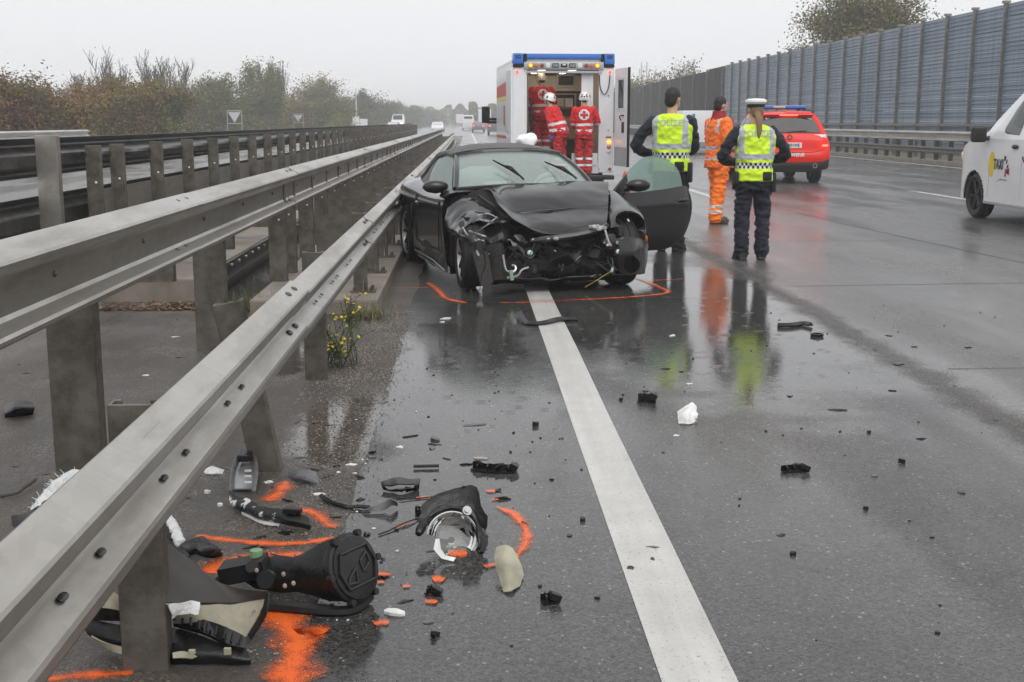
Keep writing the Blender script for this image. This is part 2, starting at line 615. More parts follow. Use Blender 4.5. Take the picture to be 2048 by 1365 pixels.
# seams and the dull strip between two paved lanes
b = MB()
def wob(x, y, k=.02):
    return x + k * noise.noise(Vector((y * .9, x, 0))) + k * .6 * noise.noise(Vector((y * 4, x, 3)))
def ribbon(name, pts, w, m, z=.0030, parent=None, taper=True, n=6, jag=.15, label=None):
    """flat mark that follows pts on the road"""
    P = crom([(x, y, 0) for x, y in pts], n)
    b = MB()
    vs = []
    ac = []
    for i, q in enumerate(P):
        d = (P[min(i + 1, len(P) - 1)] - P[max(0, i - 1)]).normalized()
        nn = Vector((-d.y, d.x, 0))
        k = 1 + jag * noise.noise(q * 9)
        if taper:
            k *= min(1, .45 + i / len(P) * 5, .45 + (len(P) - 1 - i) / len(P) * 5)
        for s in (-1, -.33, .33, 1):
            vs.append((q.x + nn.x * w * .5 * k * s, q.y + nn.y * w * .5 * k * s, z))
            ac.append(s)
    b.add(vs, [(4 * i + j, 4 * i + j + 1, 4 * i + j + 5, 4 * i + j + 4) for i in range(len(P) - 1) for j in range(3)])
    o = b.build(name, m, parent, fix=False)
    a = o.data.attributes.new('across', 'FLOAT', 'POINT')
    a.data.foreach_set('value', ac)
    return o

mat('joint_dark', (.012, .012, .012), .45)
# worn, rougher seam strip between two paved lanes, ragged at its edges
m = MATS['dull_strip']; nt = m.node_tree; p = nt.nodes['Principled BSDF']
at = N(nt, 'ShaderNodeAttribute', attribute_name='across')
tc = N(nt, 'ShaderNodeTexCoord').outputs['Object']
e = math_n(nt, 'ABSOLUTE', at.outputs['Fac'])
k = math_n(nt, 'ADD', math_n(nt, 'MULTIPLY_ADD', noise_n(nt, tc, 60, 4, .75), 2.4, -.75), math_n(nt, 'MULTIPLY_ADD', noise_n(nt, tc, 3, 4, .6), 1.4, -.7))
link(nt, math_n(nt, 'MULTIPLY', math_n(nt, 'SUBTRACT', math_n(nt, 'SUBTRACT', 1.1, e), k), 1.2, clamp=True), p.inputs['Alpha'])
struct(ribbon('road_strip', [(2.75 + .02 * math.sin(y * .7), y) for y in range(-4, 130, 2)], .46, 'dull_strip', .0012, taper=False, jag=.2))
for k, (pts, w) in enumerate((
        ([(-.55, 10.15), (.4, 10.2), (1.2, 10.22), (1.9, 10.3)], .012),
        ([(3.0, 11.0), (5.2, 11.15), (9, 11.3)], .015),
        ([(5.0, 34), (5.25, 26), (5.55, 19), (5.8, 15), (6.1, 11.5), (6.4, 8)], .018),
        ([(2.9, 21.5), (8, 21.8), (15, 22)], .03), ([(2.95, 7.2), (5, 7.25), (9, 7.4)], .012), ([(2.95, 15.2), (8, 15.4), (15, 15.6)], .016), ([(2.95, 29), (8, 29.2), (15, 29.5)], .03),
        ([(9.6, 60), (9.8, 40), (9.75, 26)], .05),
        ([(12.2, 70), (12.4, 45), (12.3, 30), (12.2, 18)], .06))):
    struct(ribbon('road_joint', pts, w, 'joint_dark', .0026, taper=False, jag=.5))

def marking(x, y0, y1, w, name='lane_marking'):
    b = MB()
    n = max(2, int((y1 - y0) / .12)) if y1 < 20 else max(2, int((y1 - y0) / 2))
    vs = []
    for i in range(n + 1):
        y = y0 + (y1 - y0) * i / n
        j = .004 if y < 20 else 0
        vs += [(x - w / 2 + random.uniform(-j, j), y, .0022), (x + w / 2 + random.uniform(-j, j), y, .0022)]
    b.add(vs, [(2 * i, 2 * i + 1, 2 * i + 3, 2 * i + 2) for i in range(n)])
    return struct(b.build(name, 'line_paint', fix=False))
marking(.625, -4, 160, .205)
for k in range(12):
    marking(4.95, 24.3 + 18 * k - 0, 28.4 + 18 * k, .15)
    marking(9.75, 22.5 + 18 * k, 26.5 + 18 * k, .15)
marking(16.05, -10, 300, .22)
marking(-4.6, -10, 300, .2)
for k in range(14):
    marking(-8.3, 10 + 18 * k, 15 + 18 * k, .15)

# ------------------------------------------------------------------ concrete bridge caps with the drained gap between them
def cap_block(name, x0, x1, y0, z, label, ln=6., n=13):
    """kerb-high concrete cap, cast in lengths with open joints"""
    t = struct(obj(name, None)) if False else thing(name, label, 'concrete cap')
    b = MB()
    b.box((0, ln / 2 - .006, z / 2 - .05), (x1 - x0, ln - .012, z + .1))
    me = b.build('block', 'concrete', t, bevel=.018).data
    first = t.children[0]
    for i in range(n):
        o = first if i == 0 else obj('block', me, t)
        o.location = ((x0 + x1) / 2, y0 + ln * i, 0)
    return t
cap_block('concrete_kerb', -1.72, -.715, 9.47, .12, 'low brown concrete kerb slab under the front guardrail beside the wreck')
cap_block('concrete_kerb', -3.1, -2.30, 10.22, .20, 'low brown concrete kerb slab behind the tall double guardrail')
ch = sheet('channel', -2.30, -1.72, 9.9, 88, .012, 'channel_water'); struct(ch)
t = thing('edge_strip', 'dark bolted steel strip along the water channel between the kerb slabs', 'steel strip')
b = MB(); b.box((-2.285, 49, .14), (.026, 77.4, .09)); b.build('angle_bar', 'dirty_steel_dark', t)
b = MB(); b.disc((0, 0, 0), .016, (1, 0, 0), .02, 6)
bolt_me = b.mesh('bolt', 'galvanised_clean')
for i in range(40):
    obj('bolt', bolt_me, t, (-2.272, 10.5 + .38 * i, .145))

# ------------------------------------------------------------------ guardrails
WP = [(0, 0), (.010, -.006), (.066, -.036), (.076, -.042), (.081, -.050), (.081, -.078), (.076, -.087), (.06, -.099), (.010, -.128), (0, -.142), (0, -.166),
      (.010, -.178), (.056, -.205), (.066, -.212), (.071, -.222), (.071, -.244), (.066, -.254), (.052, -.264), (.010, -.292), (0, -.302)]

WB = [(0, 0), (.010, -.004), (.070, -.036), (.080, -.043), (.085, -.053), (.083, -.066), (.070, -.080), (.024, -.104), (.008, -.118), (.002, -.136),
      (.002, -.226), (.010, -.240), (.040, -.254), (.056, -.262), (.062, -.273), (.060, -.286), (.050, -.295), (.020, -.302), (.008, -.304), (0, -.306)]

def beam_mesh(ln, k=1., face=1, m='galvanised', name='beam', WP=WP):
    th = .005
    ring = [(d * k * face, z * k) for d, z in WP]
    back = [((d * k - th) * face, z * k - (.002 if i < 9 else -.002)) for i, (d, z) in enumerate(WP)][::-1]
    prof = ring + back
    b = MB()
    ny = 5
    b.loft([[(d, ln * i / (ny - 1), z) for d, z in prof] for i in range(ny)], True, True)
    o = b.build(name, m, None, smooth=22)
    me = o.data
    bpy.data.objects.remove(o)
    return me

def post_mesh(w, dpt, h, m='dirty_steel', lip=.025, t=.007, face=1):
    """C-section post, web towards -Y, lips at the back"""
    o = [(-w / 2, 0), (w / 2, 0), (w / 2, dpt), (w / 2 - lip, dpt), (w / 2 - lip, dpt - t), (w / 2 - t, dpt - t), (w / 2 - t, t),
         (-w / 2 + t, t), (-w / 2 + t, dpt - t), (-w / 2 + lip, dpt - t), (-w / 2 + lip, dpt), (-w / 2, dpt)]
    b = MB()
    b.prism(o, 0, h)
    q = b.build('post', m, None, bevel=.003, seg=1)
    me = q.data
    bpy.data.objects.remove(q)
    return me

b = MB(); b.ell((0, 0, -.002), (.016, .031, .0055), 14, 6)
slot_me = b.mesh('bolt', 'bolt_steel', True)
b = MB(); b.ell((0, 0, 0), (.012, .012, .006), 8, 5)
head_me = b.mesh('bolt', 'white_mark', True)

# front rail A (carriageway side)
A = thing('guardrail', 'low single guardrail in front, running from the lower left corner past the wreck', 'guardrail')
bmA = beam_mesh(4.0)
YA = 5.55
for i in range(-2, 17):
    y = YA + 4 * i
    dx, dz = (0, 0)
    o = obj('beam', bmA, A, (-.822 + .004 * (i % 2), y, .762 + (.012 if i < 0 else 0) + .003 * (i % 2)), (0, 0, R(random.uniform(-.08, .08))))
    o.scale = (1, 1.012, 1)
    ups = [(.034, -.0165, 3.72), (.034, -.0165, 3.90), (.034, -.186, 3.72), (.034, -.186, 3.90)]
    los = [(.030, -.182, q) for q in (.7, .95, 1.5, 1.75, 2.35, 2.6)] if i < 3 else []
    for j, (d, z, q) in enumerate(ups + los):
        s = obj('bolt', slot_me, A, (-.822 + d + .004, y + q, .765 + z + (.012 if i < 0 else 0)), (0, R(26), 0))
        if j >= 4:
            s.scale = (.62, .7, .6)
pA = post_mesh(.125, .065, .77, 'dirty_steel')
for (bx, by, lean, ly) in ((-.90, 3.17, 0, 0), (-.875, 5.10, -11, 0), (-.895, 6.98, 0, 0)):
    o = obj('post', pA, A, (bx, by, -.01), (R(ly), R(lean), 0))
bb = MB(); bb.box((0, 0, .008), (.2, .16, .016)); bb.box((0, .0, .06), (.012, .14, .09), taper=.4)
for sx in (-.07, .07):
    for sy in (-.055, .055):
        bb.disc((sx, sy, .016), .014, (0, 0, 1), .03, 6)
base_me = bb.mesh('base_plate', 'dirty_steel')
pA2 = post_mesh(.11, .06, .65, 'dirty_steel')
webm = MB(); webm.box((0, 0, 0), (.62, .006, .42)); web_me = webm.mesh('web_plate', 'dirty_steel')
k = 0
y = 9.9
STA = []
while y < 80:
    STA.append(y)
    y += 1.3
for y in STA:
    obj('post', pA2, A, (-.885, y, .12))
    if y < 45:
        obj('base_plate', base_me, A, (-.86, y + .02, .12))

# tall rail B
Bq = thing('guardrail', 'tall double-height guardrail running behind the low front rail', 'guardrail')
bmB = beam_mesh(4.0, 1.16, WP=WB)
for i in range(-2, 20):
    y = 6.9 + 4 * i
    o = obj('beam', bmB, Bq, (-1.60 + .004 * (i % 2), y, 1.10 + .003 * (i % 2)))
    o.scale = (1, 1.01, 1)
    for j, (d, z, q) in enumerate(((.040, -.022, 3.70), (.040, -.022, 3.9), (.026, -.286, 3.70), (.026, -.286, 3.9))):
        obj('bolt', slot_me, Bq, (-1.60 + d + .004, y + q, 1.104 + z), (0, R(26), 0))
    if i < 10:
        for q in (.5, 1.8, 3.1):
            obj('bolt', slot_me, Bq, (-1.59, y + q, 1.10 - .178), (0, R(90), 0)).scale = (.8, .6, 1.2)
pB = post_mesh(.2, .1, 1.0, 'dirty_steel', .04)
pB2 = post_mesh(.15, .08, .93, 'dirty_steel', .03)
for y in (2.4, 5.15, 7.95):
    obj('post', pB, Bq, (-1.70, y, 0))
for y in [10.6] + STA[1:]:
    obj('post', pB2, Bq, (-1.66, y, .12))
    obj('bolt', head_me, Bq, (-1.64, y - .006, .66), (R(90), 0, 0)).scale = (.8, .8, .8)
for y in STA[2:]:
    obj('web_plate', web_me, Bq, (-1.25, y + .03, .35))

# rail C of the opposite carriageway, seen from behind
Cq = thing('guardrail', 'dark guardrail of the opposite carriageway with a row of close steel posts', 'guardrail')
bmC = beam_mesh(4.0, 1.02, -1, 'dirty_steel_dark', WP=WB)
for i in range(-1, 19):
    obj('beam', bmC, Cq, (-3.52 + .004 * (i % 2), 4.2 + 4 * i, 1.365 + .002 * (i % 2))).scale = (1, 1.01, 1)
    obj('beam', bmC, Cq, (-3.52 + .004 * (i % 2), 4.2 + 4 * i, .90 + .002 * (i % 2))).scale = (1, 1.01, 1.1)
pC0 = post_mesh(.17, .09, 1.39, 'galvanised', .03)
obj('post', pC0, Cq, (-3.36, 9.9, 0))
pC = post_mesh(.13, .07, 1.16, 'dirty_steel', .03)
plm = MB(); plm.box((0, 0, 0), (.006, 1.32, .40)); plate_me = plm.mesh('panel_plate', 'galvanised')
tb = MB(); tb.tube([(0, 0, 0), (0, 1.5, 0)], .035, 8); tube_me = tb.mesh('spacer_tube', 'dirty_steel_dark', True)
y = 11.1
k = 0
while y < 82:
    obj('post', pC, Cq, (-3.36, y, .13))
    obj('bolt', head_me, Cq, (-3.34, y - .006, .96), (R(90), 0, 0))
    obj('spacer_tube', tube_me, Cq, (-3.44, y, 1.20))
    if y < 60:
        obj('panel_plate', plate_me, Cq, (-3.40, y + .72, .68))
    y += .75 if k == 0 else 1.48
    k += 1
# low cross brackets between B and C
brm = MB(); brm.box((0, 0, 0), (1.0, .10, .35)); bra_me = brm.mesh('bracket', 'dirty_steel')
for y in (8.9, 11.2, 13.6, 16.2):
    obj('bracket', bra_me, Cq, (-2.65, y, .52))

# far-side rail of the opposite carriageway
Fq = thing('guardrail', 'pale grey guardrail on the far side of the opposite carriageway, ending by the bushes', 'guardrail')
bmF = beam_mesh(4.0, 1.2, 1, 'galvanised_clean')
pF = post_mesh(.12, .07, 1.1, 'dirty_steel')
for i in range(9):
    obj('beam', bmF, Fq, (-17.3, 20.6 + 4 * i, 1.14)).scale = (1, 1.01, 1)
    for q in (.4, 2.4):
        obj('post', pF, Fq, (-17.4, 20.6 + 4 * i + q, 0))
plF = MB(); plF.box((0, 0, 0), (.006, 3.9, .5)); plF_me = plF.mesh('panel_plate', 'galvanised_clean')
for i in range(9):
    obj('panel_plate', plF_me, Fq, (-17.36, 22.6 + 4 * i, .5))

# right rail D
Dq = thing('guardrail', 'double-beam guardrail along the right edge of the road below the noise wall', 'guardrail')
bmD = beam_mesh(4.0, 1.15, -1, 'galvanised', WP=WB)
bmD2 = beam_mesh(4.0, .8, -1, 'dirty_steel')
pD = post_mesh(.16, .1, 1.05, 'dirty_steel_dark', .03)
for i in range(-4, 31):
    y = 16 + 4 * i
    obj('beam', bmD, Dq, (17.05 + .004 * (i % 2), y, 1.16)).scale = (1, 1.01, 1)
    if y < 96:
        obj('beam', bmD2, Dq, (17.05 + .004 * (i % 2), y, .60)).scale = (1, 1.01, 1)
    for q in (.3, 1.63, 2.96):
        obj('post', pD, Dq, (17.2, y + q, 0))
kb = MB()
kb.box((17.15, 60, .05), (.9, 170, .14))
kbo = kb.build('kerb', 'concrete', bevel=.01); struct(kbo)

# ------------------------------------------------------------------ noise wall
m, nt, p = new_mat('blue_panel')
oi = N(nt, 'ShaderNodeObjectInfo')
gen = N(nt, 'ShaderNodeNewGeometry').outputs['Position']
st_ = ramp(nt, noise_n(nt, mapping(nt, gen, (1, 3.2, .22)), 1.0, 5, .65), .42, .75)
c = mixc(nt, oi.outputs['Random'], (.155, .205, .275), (.205, .26, .335))
c = mixc(nt, math_n(nt, 'MULTIPLY', st_, .6), c, (.115, .135, .16))
link(nt, c, p.inputs['Base Color'])
link(nt, math_n(nt, 'MULTIPLY_ADD', st_, .2, .38), p.inputs['Roughness'])
p.inputs['Metallic'].default_value = .1
mat('wall_post', (.20, .19, .175), .5, .4, var=.2)
mat('brown_board', (.022, .020, .018), .8, col2=(.014, .013, .012), vs=2.5, bump=.3, bs=12)
E1 = thing('noise_wall', 'tall blue-grey noise wall of ribbed horizontal panels along the right side', 'noise wall')
BAY = 2.7
pm = []
for v_ in range(2):
    b = MB()
    h = .452
    zs = [0, .02, .05, .07, .15, .17, .20, .22, .30, .32, .35, .37, .44, h]
    ds = [0, .035, .035, .02, .02, .05, .05, .02, .02, .045, .045, .02, .02, 0]
    if v_:
        ds = [0, .03, .03, .02, .02, .04, .04, .02, .02, .055, .055, .02, .02, 0]
    prof = [(-d, z) for d, z in zip(ds, zs)] + [(.06, h), (.06, 0)]
    b.loft([[(x, yy, z) for x, z in prof] for yy in (.05, BAY - .05)], True, True)
    pm.append(b.mesh('panel', 'blue_panel'))
b = MB(); b.box((0, 0, 2.85), (.16, .085, 5.7)); b.box((0, 0, 5.74), (.24, .2, .09))
wp_me = b.mesh('post', 'wall_post')
b = MB(); b.box((0, BAY / 2, 0), (.1, BAY - .12, .1)); rail_me = b.mesh('rail', 'wall_post')
for i in range(22):
    y = 33.6 + BAY * i
    obj('post', wp_me, E1, (19.45, y, 0))
    for j in range(12):
        obj('panel', pm[(i * 7 + j * 3) % 2], E1, (19.52 + random.uniform(-.006, .006), y, .14 + .462 * j))
    obj('rail', rail_me, E1, (19.38, y, 1.36))
E2 = thing('noise_wall', 'dark brown timber noise wall beyond the blue panels, behind the officers', 'noise wall')
bd = MB()
x0 = 0
for i in range(24):
    w_ = .25
    bd.box((random.uniform(-.012, .012), i * w_ + w_ / 2, 2.78), (.06, w_ - .012, 5.45))
bay_me = bd.mesh('board_bay', 'brown_board')
b = MB(); b.box((0, 0, 2.8), (.14, .14, 5.65)); wp2 = b.mesh('post', 'dirty_steel')
for i in range(20):
    y = 93.1 + 6.02 * i
    o = obj('board_bay', bay_me, E2, (19.5, y, (-.0 if i else .12) - .015 * i))
    o['kind'] = 'stuff'
    obj('post', wp2, E2, (19.36, y, -.015 * i))

# ------------------------------------------------------------------ trees
def leafmat(name, c, c2):
    m, nt, p = new_mat(name)
    tc = N(nt, 'ShaderNodeTexCoord').outputs['Object']
    gi = N(nt, 'ShaderNodeNewGeometry')
    f = gi.outputs['Random Per Island']
    link(nt, mixc(nt, f, c, c2), p.inputs['Base Color'])
    p.inputs['Roughness'].default_value = .6
    p.inputs['Specular IOR Level'].default_value = .3
    return m
leafmat('leaf_olive', (0.21, 0.165, 0.035), (0.095, 0.082, 0.022))
leafmat('leaf_green', (0.15, 0.17, 0.035), (0.07, 0.088, 0.022))
leafmat('leaf_rust', (0.24, 0.115, 0.038), (0.115, 0.06, 0.025))
leafmat('leaf_ochre', (0.32, 0.205, 0.04), (0.17, 0.115, 0.032))
leafmat('leaf_lime', (0.32, 0.32, 0.06), (0.2, 0.21, 0.05))
leafmat('leaf_dark', (0.075, 0.075, 0.04), (0.05, 0.052, 0.032))
mat('bark', (.085, .072, .06), .9, var=.3)
mat('twig', (.10, .085, .075), .9, var=.2)

def grow(rng, base, h, spread, depth, trunks=1, up=.55, wig=.25, first=.3):
    """branch skeleton: list of (p0,p1,r0,r1,level)"""
    segs = []
    tips = []
    def br(p, d, ln, r, lv):
        n = 3
        q = p
        for i in range(n):
            d = (d + Vector((rng.uniform(-wig, wig), rng.uniform(-wig, wig), rng.uniform(-wig * .4, wig * .8)))).normalized()
            e = q + d * ln / n
            r2 = r * (1 - .22)
            segs.append((q, e, r, r2, lv))
            if lv < depth and (i > 0 or lv > 0):
                for _ in range(2 if lv else 3):
                    a = rng.uniform(0, 2 * math.pi)
                    o = Vector((math.cos(a), math.sin(a), up * rng.uniform(.3, 1.3)))
                    dd = (d * .55 + o * spread).normalized()
                    br(e, dd, ln * rng.uniform(.5, .74), r2 * .6, lv + 1)
            q = e
            r = r2
        tips.append((q, d, lv))
    for k in range(trunks):
        a = rng.uniform(0, 6.28)
        d = Vector((math.cos(a) * .35 * (trunks > 1), math.sin(a) * .35 * (trunks > 1), 1)).normalized()
        br(Vector(base) + Vector((math.cos(a), math.sin(a), 0)) * .25 * (trunks > 1), d, h * (.52 if depth > 2 else .6), h * .02, 0)
    return segs, tips

def tree(name, label, x, y, h, w, leaves, seed, n_leaf=5, depth=3, trunks=1, leaf=.26, zmin=.0, group=None, cat='tree', up=.55, jit=.5, bare=False, z=-.05, fill=0, fh=.9, fz=0.):
    rng = random.Random(seed)
    segs, tips = grow(rng, (0, 0, 0), h, .8, depth, trunks, up)
    zt = max(s[1].z for s in segs)
    rt = max(max(abs(s[1].x), abs(s[1].y)) for s in segs)
    S = Vector((w / 2 / rt, w / 2 / rt, h * .96 / zt))
    t = thing(name, label, cat, (x, y, z), rng.uniform(0, 6.28), group)
    b = MB()
    for p0, p1, r0, r1, lv in segs:
        if lv >= depth and not bare and rng.random() < .35:
            continue
        q0, q1 = Vector(map(lambda a, c: a * c, p0, S)), Vector(map(lambda a, c: a * c, p1, S))
        b.tube([q0, q1], [max(r0, .022 if bare else .015), max(r1, .014 if bare else .008)], 3 if lv > 1 else 5, cap=False)
    b.build('trunk', 'bark' if not bare else 'twig', t, fix=False)
    # leaves sit along the outer twigs
    names = list(leaves)
    b = MB()
    pts = [s for s in segs if s[4] >= depth - 1]
    for p0, p1, r0, r1, lv in pts:
        q0, q1 = Vector(map(lambda a, c: a * c, p0, S)), Vector(map(lambda a, c: a * c, p1, S))
        if q1.z < zmin:
            continue
        cid = int((noise.noise(q1 * .45 + Vector((seed, 0, 0))) * .9 + .5 + rng.uniform(-.2, .2)) * len(names))
        cid = max(0, min(len(names) - 1, cid))
        dens = .6 + .9 * noise.noise(q1 * .6 + Vector((0, seed, 3)))
        for _ in range(max(0, int(n_leaf * dens + rng.random()))):
            c = q0.lerp(q1, rng.random()) + Vector((rng.gauss(0, jit), rng.gauss(0, jit), rng.gauss(0, jit * .8)))
            if c.z < .1:
                c.z = rng.uniform(.1, .8)
            a = Vector((rng.gauss(0, 1), rng.gauss(0, 1), rng.gauss(0, .7))).normalized()
            bb = a.cross(Vector((rng.gauss(0, 1), rng.gauss(0, 1), rng.gauss(0, 1)))).normalized()
            s = leaf * rng.uniform(.6, 1.3)
            b.add([c - a * s * .5, c + bb * s * .3, c + a * s * .55, c - bb * s * .28], [(0, 1, 2, 3)], cid)
    if fill:
        n = int(fill)
        for _ in range(n):
            az, el = rng.uniform(0, 6.283), rng.random() ** .8
            dv = Vector((math.cos(az) * math.cos(el * 1.5), math.sin(az) * math.cos(el * 1.5), math.sin(el * 1.5)))
            rad = (.82 + .42 * noise.noise(dv * 2.1 + Vector((seed, 1, 0))) + .2 * noise.noise(dv * 6 + Vector((seed, 4, 0)))) * (rng.random() ** .28)
            c = Vector((dv.x * w * .5, dv.y * w * .5, dv.z * h * fh)) * rad
            c.z += h * fz
            cid = int((noise.noise(c * .5 + Vector((seed, 0, 0))) * 1.1 + .5 + rng.uniform(-.25, .25)) * len(names))
            cid = max(0, min(len(names) - 1, cid))
            a = Vector((rng.gauss(0, 1), rng.gauss(0, 1), rng.gauss(0, .7))).normalized()
            bb = a.cross(Vector((rng.gauss(0, 1), rng.gauss(0, 1), rng.gauss(0, 1)))).normalized()
            s = leaf * rng.uniform(.6, 1.3)
            b.add([c - a * s * .5, c + bb * s * .3, c + a * s * .55, c - bb * s * .28], [(0, 1, 2, 3)], cid)
    if b.f:
        b.build('crown', names, t, fix=False)
    return t

def pxx(px, t):       # road-frame x of an image column at distance t, used to set out the row of trees beyond the road
    return (px - 1024) / 2420 * t + .0365 * t

OL, GR, RU, OC, LI, DK = 'leaf_olive', 'leaf_green', 'leaf_rust', 'leaf_ochre', 'leaf_lime', 'leaf_dark'
TR = [  # px, dist, height, width, leaves, n, trunks, leaf, label, category
    (-60, 62, 3.7, 6.5, (RU, OL, DK), 9, 4, .20, 'brownish bush at the left edge of the picture behind the pale guardrail', 'bush'),
    (55, 66, 4.3, 5.6, (RU, RU, OL), 8, 4, .20, 'rust brown bush with thin upright shoots at the far left', 'bush'),
    (135, 70, 3.6, 4.6, (OL, RU, OC), 8, 4, .20, 'olive brown bush between the rusty bush and the big rounded bush', 'bush'),
    (245, 84, 4.7, 6.0, (OL, OC, RU), 10, 5, .22, 'left half of the big rounded autumn bush, ochre and olive leaves', 'bush'),
    (325, 86, 4.9, 6.6, (OL, GR, OC), 10, 5, .22, 'right half of the big rounded autumn bush, greener leaves', 'bush'),
    (445, 118, 6.0, 8.5, (GR, OL, DK), 8, 2, .28, 'dark grey-green tree right of the big autumn bush', 'tree'),
    (525, 132, 8.4, 8.5, (OL, GR, GR), 7, 1, .28, 'tallest olive green tree of the left row, thin crown with bare top', 'tree'),
    (590, 150, 4.9, 8, (RU, OC, OL), 8, 4, .28, 'rusty bush behind the two triangle sign backs', 'bush'),
    (640, 165, 8.0, 10.5, (OL, GR, OC), 9, 1, .32, 'round olive tree with a domed crown in the left row', 'tree'),
    (665, 150, 4.2, 6, (LI, GR, OL), 8, 3, .28, 'lime green bush below the domed tree', 'bush'),
    (720, 205, 6.6, 10, (DK, GR, OL), 9, 1, .36, 'dark tree behind the white pole with boards', 'tree'),
    (765, 250, 6.3, 11, (DK, GR, OL), 9, 1, .42, 'hazy grey tree over the oncoming van', 'tree'),
    (805, 310, 6.5, 13, (DK, GR, GR), 9, 1, .5, 'faint hazy tree left of the far road end', 'tree'),
    (845, 390, 6.6, 16, (DK, GR, GR), 9, 1, .6, 'faintest hazy tree above the guardrail ends', 'tree'),
]
for i, (px, d, h, w, lv, nl, tk, lf, lab, cat) in enumerate(TR):
    if d < 100:
        d, h, w = d * .87, 1.5 + (h - 1.5) * .9, w * .88
    tree('autumn_bush' if cat == 'bush' else 'roadside_tree', lab, pxx(px, d), d, h, w * 1.12, lv, 100 + i, nl, 3, tk, lf * (.68 if d < 100 else .82), cat=cat, jit=.35 if d < 100 else .5, group='trees and bushes beyond the opposite carriageway', fill=11000 if cat == 'bush' else 13000, fh=.92, fz=0.)
BR = [(235, 90, 7.2, 5.0, 'bare tree rising out of the left of the big autumn bush'), (345, 93, 7.0, 5.2, 'bare tree rising out of the right of the big autumn bush'),
      (118, 110, 5.4, 4, 'bare grey tree behind the far left bushes'), (168, 115, 5.9, 4.5, 'bare grey tree in the gap left of the big autumn bush'),
      (410, 125, 6.8, 6, 'thin bare tree beside the dark grey-green tree'), (560, 135, 9.0, 3.6, 'narrow bare tree at the right of the tallest olive tree'),
      (30, 112, 5.0, 4.5, 'bare grey tree behind the rust brown bush')]
for i, (px, d, h, w, lab) in enumerate(BR):
    tree('bare_tree', lab, pxx(px, d), d, h, w, (RU, OL), 300 + i, .5, 3, 3, .13, bare=True, group='bare trees beyond the opposite carriageway', up=1.3, jit=.2)
# behind the noise wall
tree('walnut_tree', 'broad thin-leaved tree rising above the blue noise wall', 24.9, 75, 10.9, 11.6, (OL, OL, GR), 502, 3, 4, 2, .17, zmin=4.0, jit=.35, fill=14000, fh=.56, fz=.40)
tree('red_bush', 'rusty bush with red leaves just above the noise wall top', 23.6, 72, 7.3, 3.4, (RU, OC, OL), 511, 7, 3, 3, .2, zmin=3, fill=1200, fh=.6, fz=.35)
tree('small_tree', 'small green tree top above the brown noise wall beside the ambulance door', pxx(1262, 150), 150, 7.6, 5, (GR, OL), 521, 5, 3, 2, .3)
tree('small_tree', 'sparse tree top above the brown noise wall between the two officers', pxx(1368, 128), 128, 8.4, 5, (GR, OL), 522, 3, 3, 2, .26)
tree('small_tree', 'tiny tree top above the brown wall left of the officer with the white collar', pxx(1320, 135), 135, 7.4, 4, (OL, OC), 523, 4, 3, 2, .26)
# far wood closing the view, one mass
b = MB()
rng = random.Random(5)
def wood(px0, px1, d, h, n, s):
    for _ in range(n):
        px = rng.uniform(px0, px1)
        c = Vector((pxx(px, d), d + rng.uniform(-8, 8), 0))
        top = h * (.72 + .38 * noise.noise(Vector((px * .045, h, d))))
        c.z = rng.uniform(0, 1) ** .7 * top
        a = Vector((rng.gauss(0, 1), rng.gauss(0, .5), rng.gauss(0, .8))).normalized()
        bb = a.cross(Vector((rng.gauss(0, 1), rng.gauss(0, 1), rng.gauss(0, 1)))).normalized()
        k = s * rng.uniform(.6, 1.4)
        b.add([c - a * k * .5, c + bb * k * .35, c + a * k * .5, c - bb * k * .35], [(0, 1, 2, 3)], rng.randrange(3))
wood(780, 905, 470, 8.5, 4000, .8)
wood(905, 1010, 430, 8, 4000, .8)
wood(940, 1040, 330, 8.0, 4000, .7)
wood(-150, 520, 175, 5.2, 16000, .42)
wood(480, 800, 260, 6.5, 8000, .5)
o = b.build('treeline', ['leaf_dark', 'leaf_green', 'leaf_olive'], fix=False)
tag(o, 'distant wood fading into the mist where the road ends', 'wood', kind='stuff')

# ------------------------------------------------------------------ haze
def haze(density=.0016):
    b = MB()
    b.box((-12, 330, 6.7), (150, 900, 14.6))
    o = b.build('haze', 'white_mark')
    m = bpy.data.materials.new('haze_air')
    m.use_nodes = True
    nt = m.node_tree
    nt.nodes.clear()
    out = N(nt, 'ShaderNodeOutputMaterial')
    pv = N(nt, 'ShaderNodeVolumePrincipled')
    pv.inputs['Color'].default_value = (.96, .97, .99, 1)
    pv.inputs['Density'].default_value = density
    pv.inputs['Anisotropy'].default_value = .0
    link(nt, pv.outputs[0], out.inputs['Volume'])
    o.data.materials.clear()
    o.data.materials.append(m)
    o['label'] = 'pale rain haze filling the air over the road'
    o['category'] = 'haze'
    o['kind'] = 'stuff'
    o.display_type = 'WIRE'
    return o

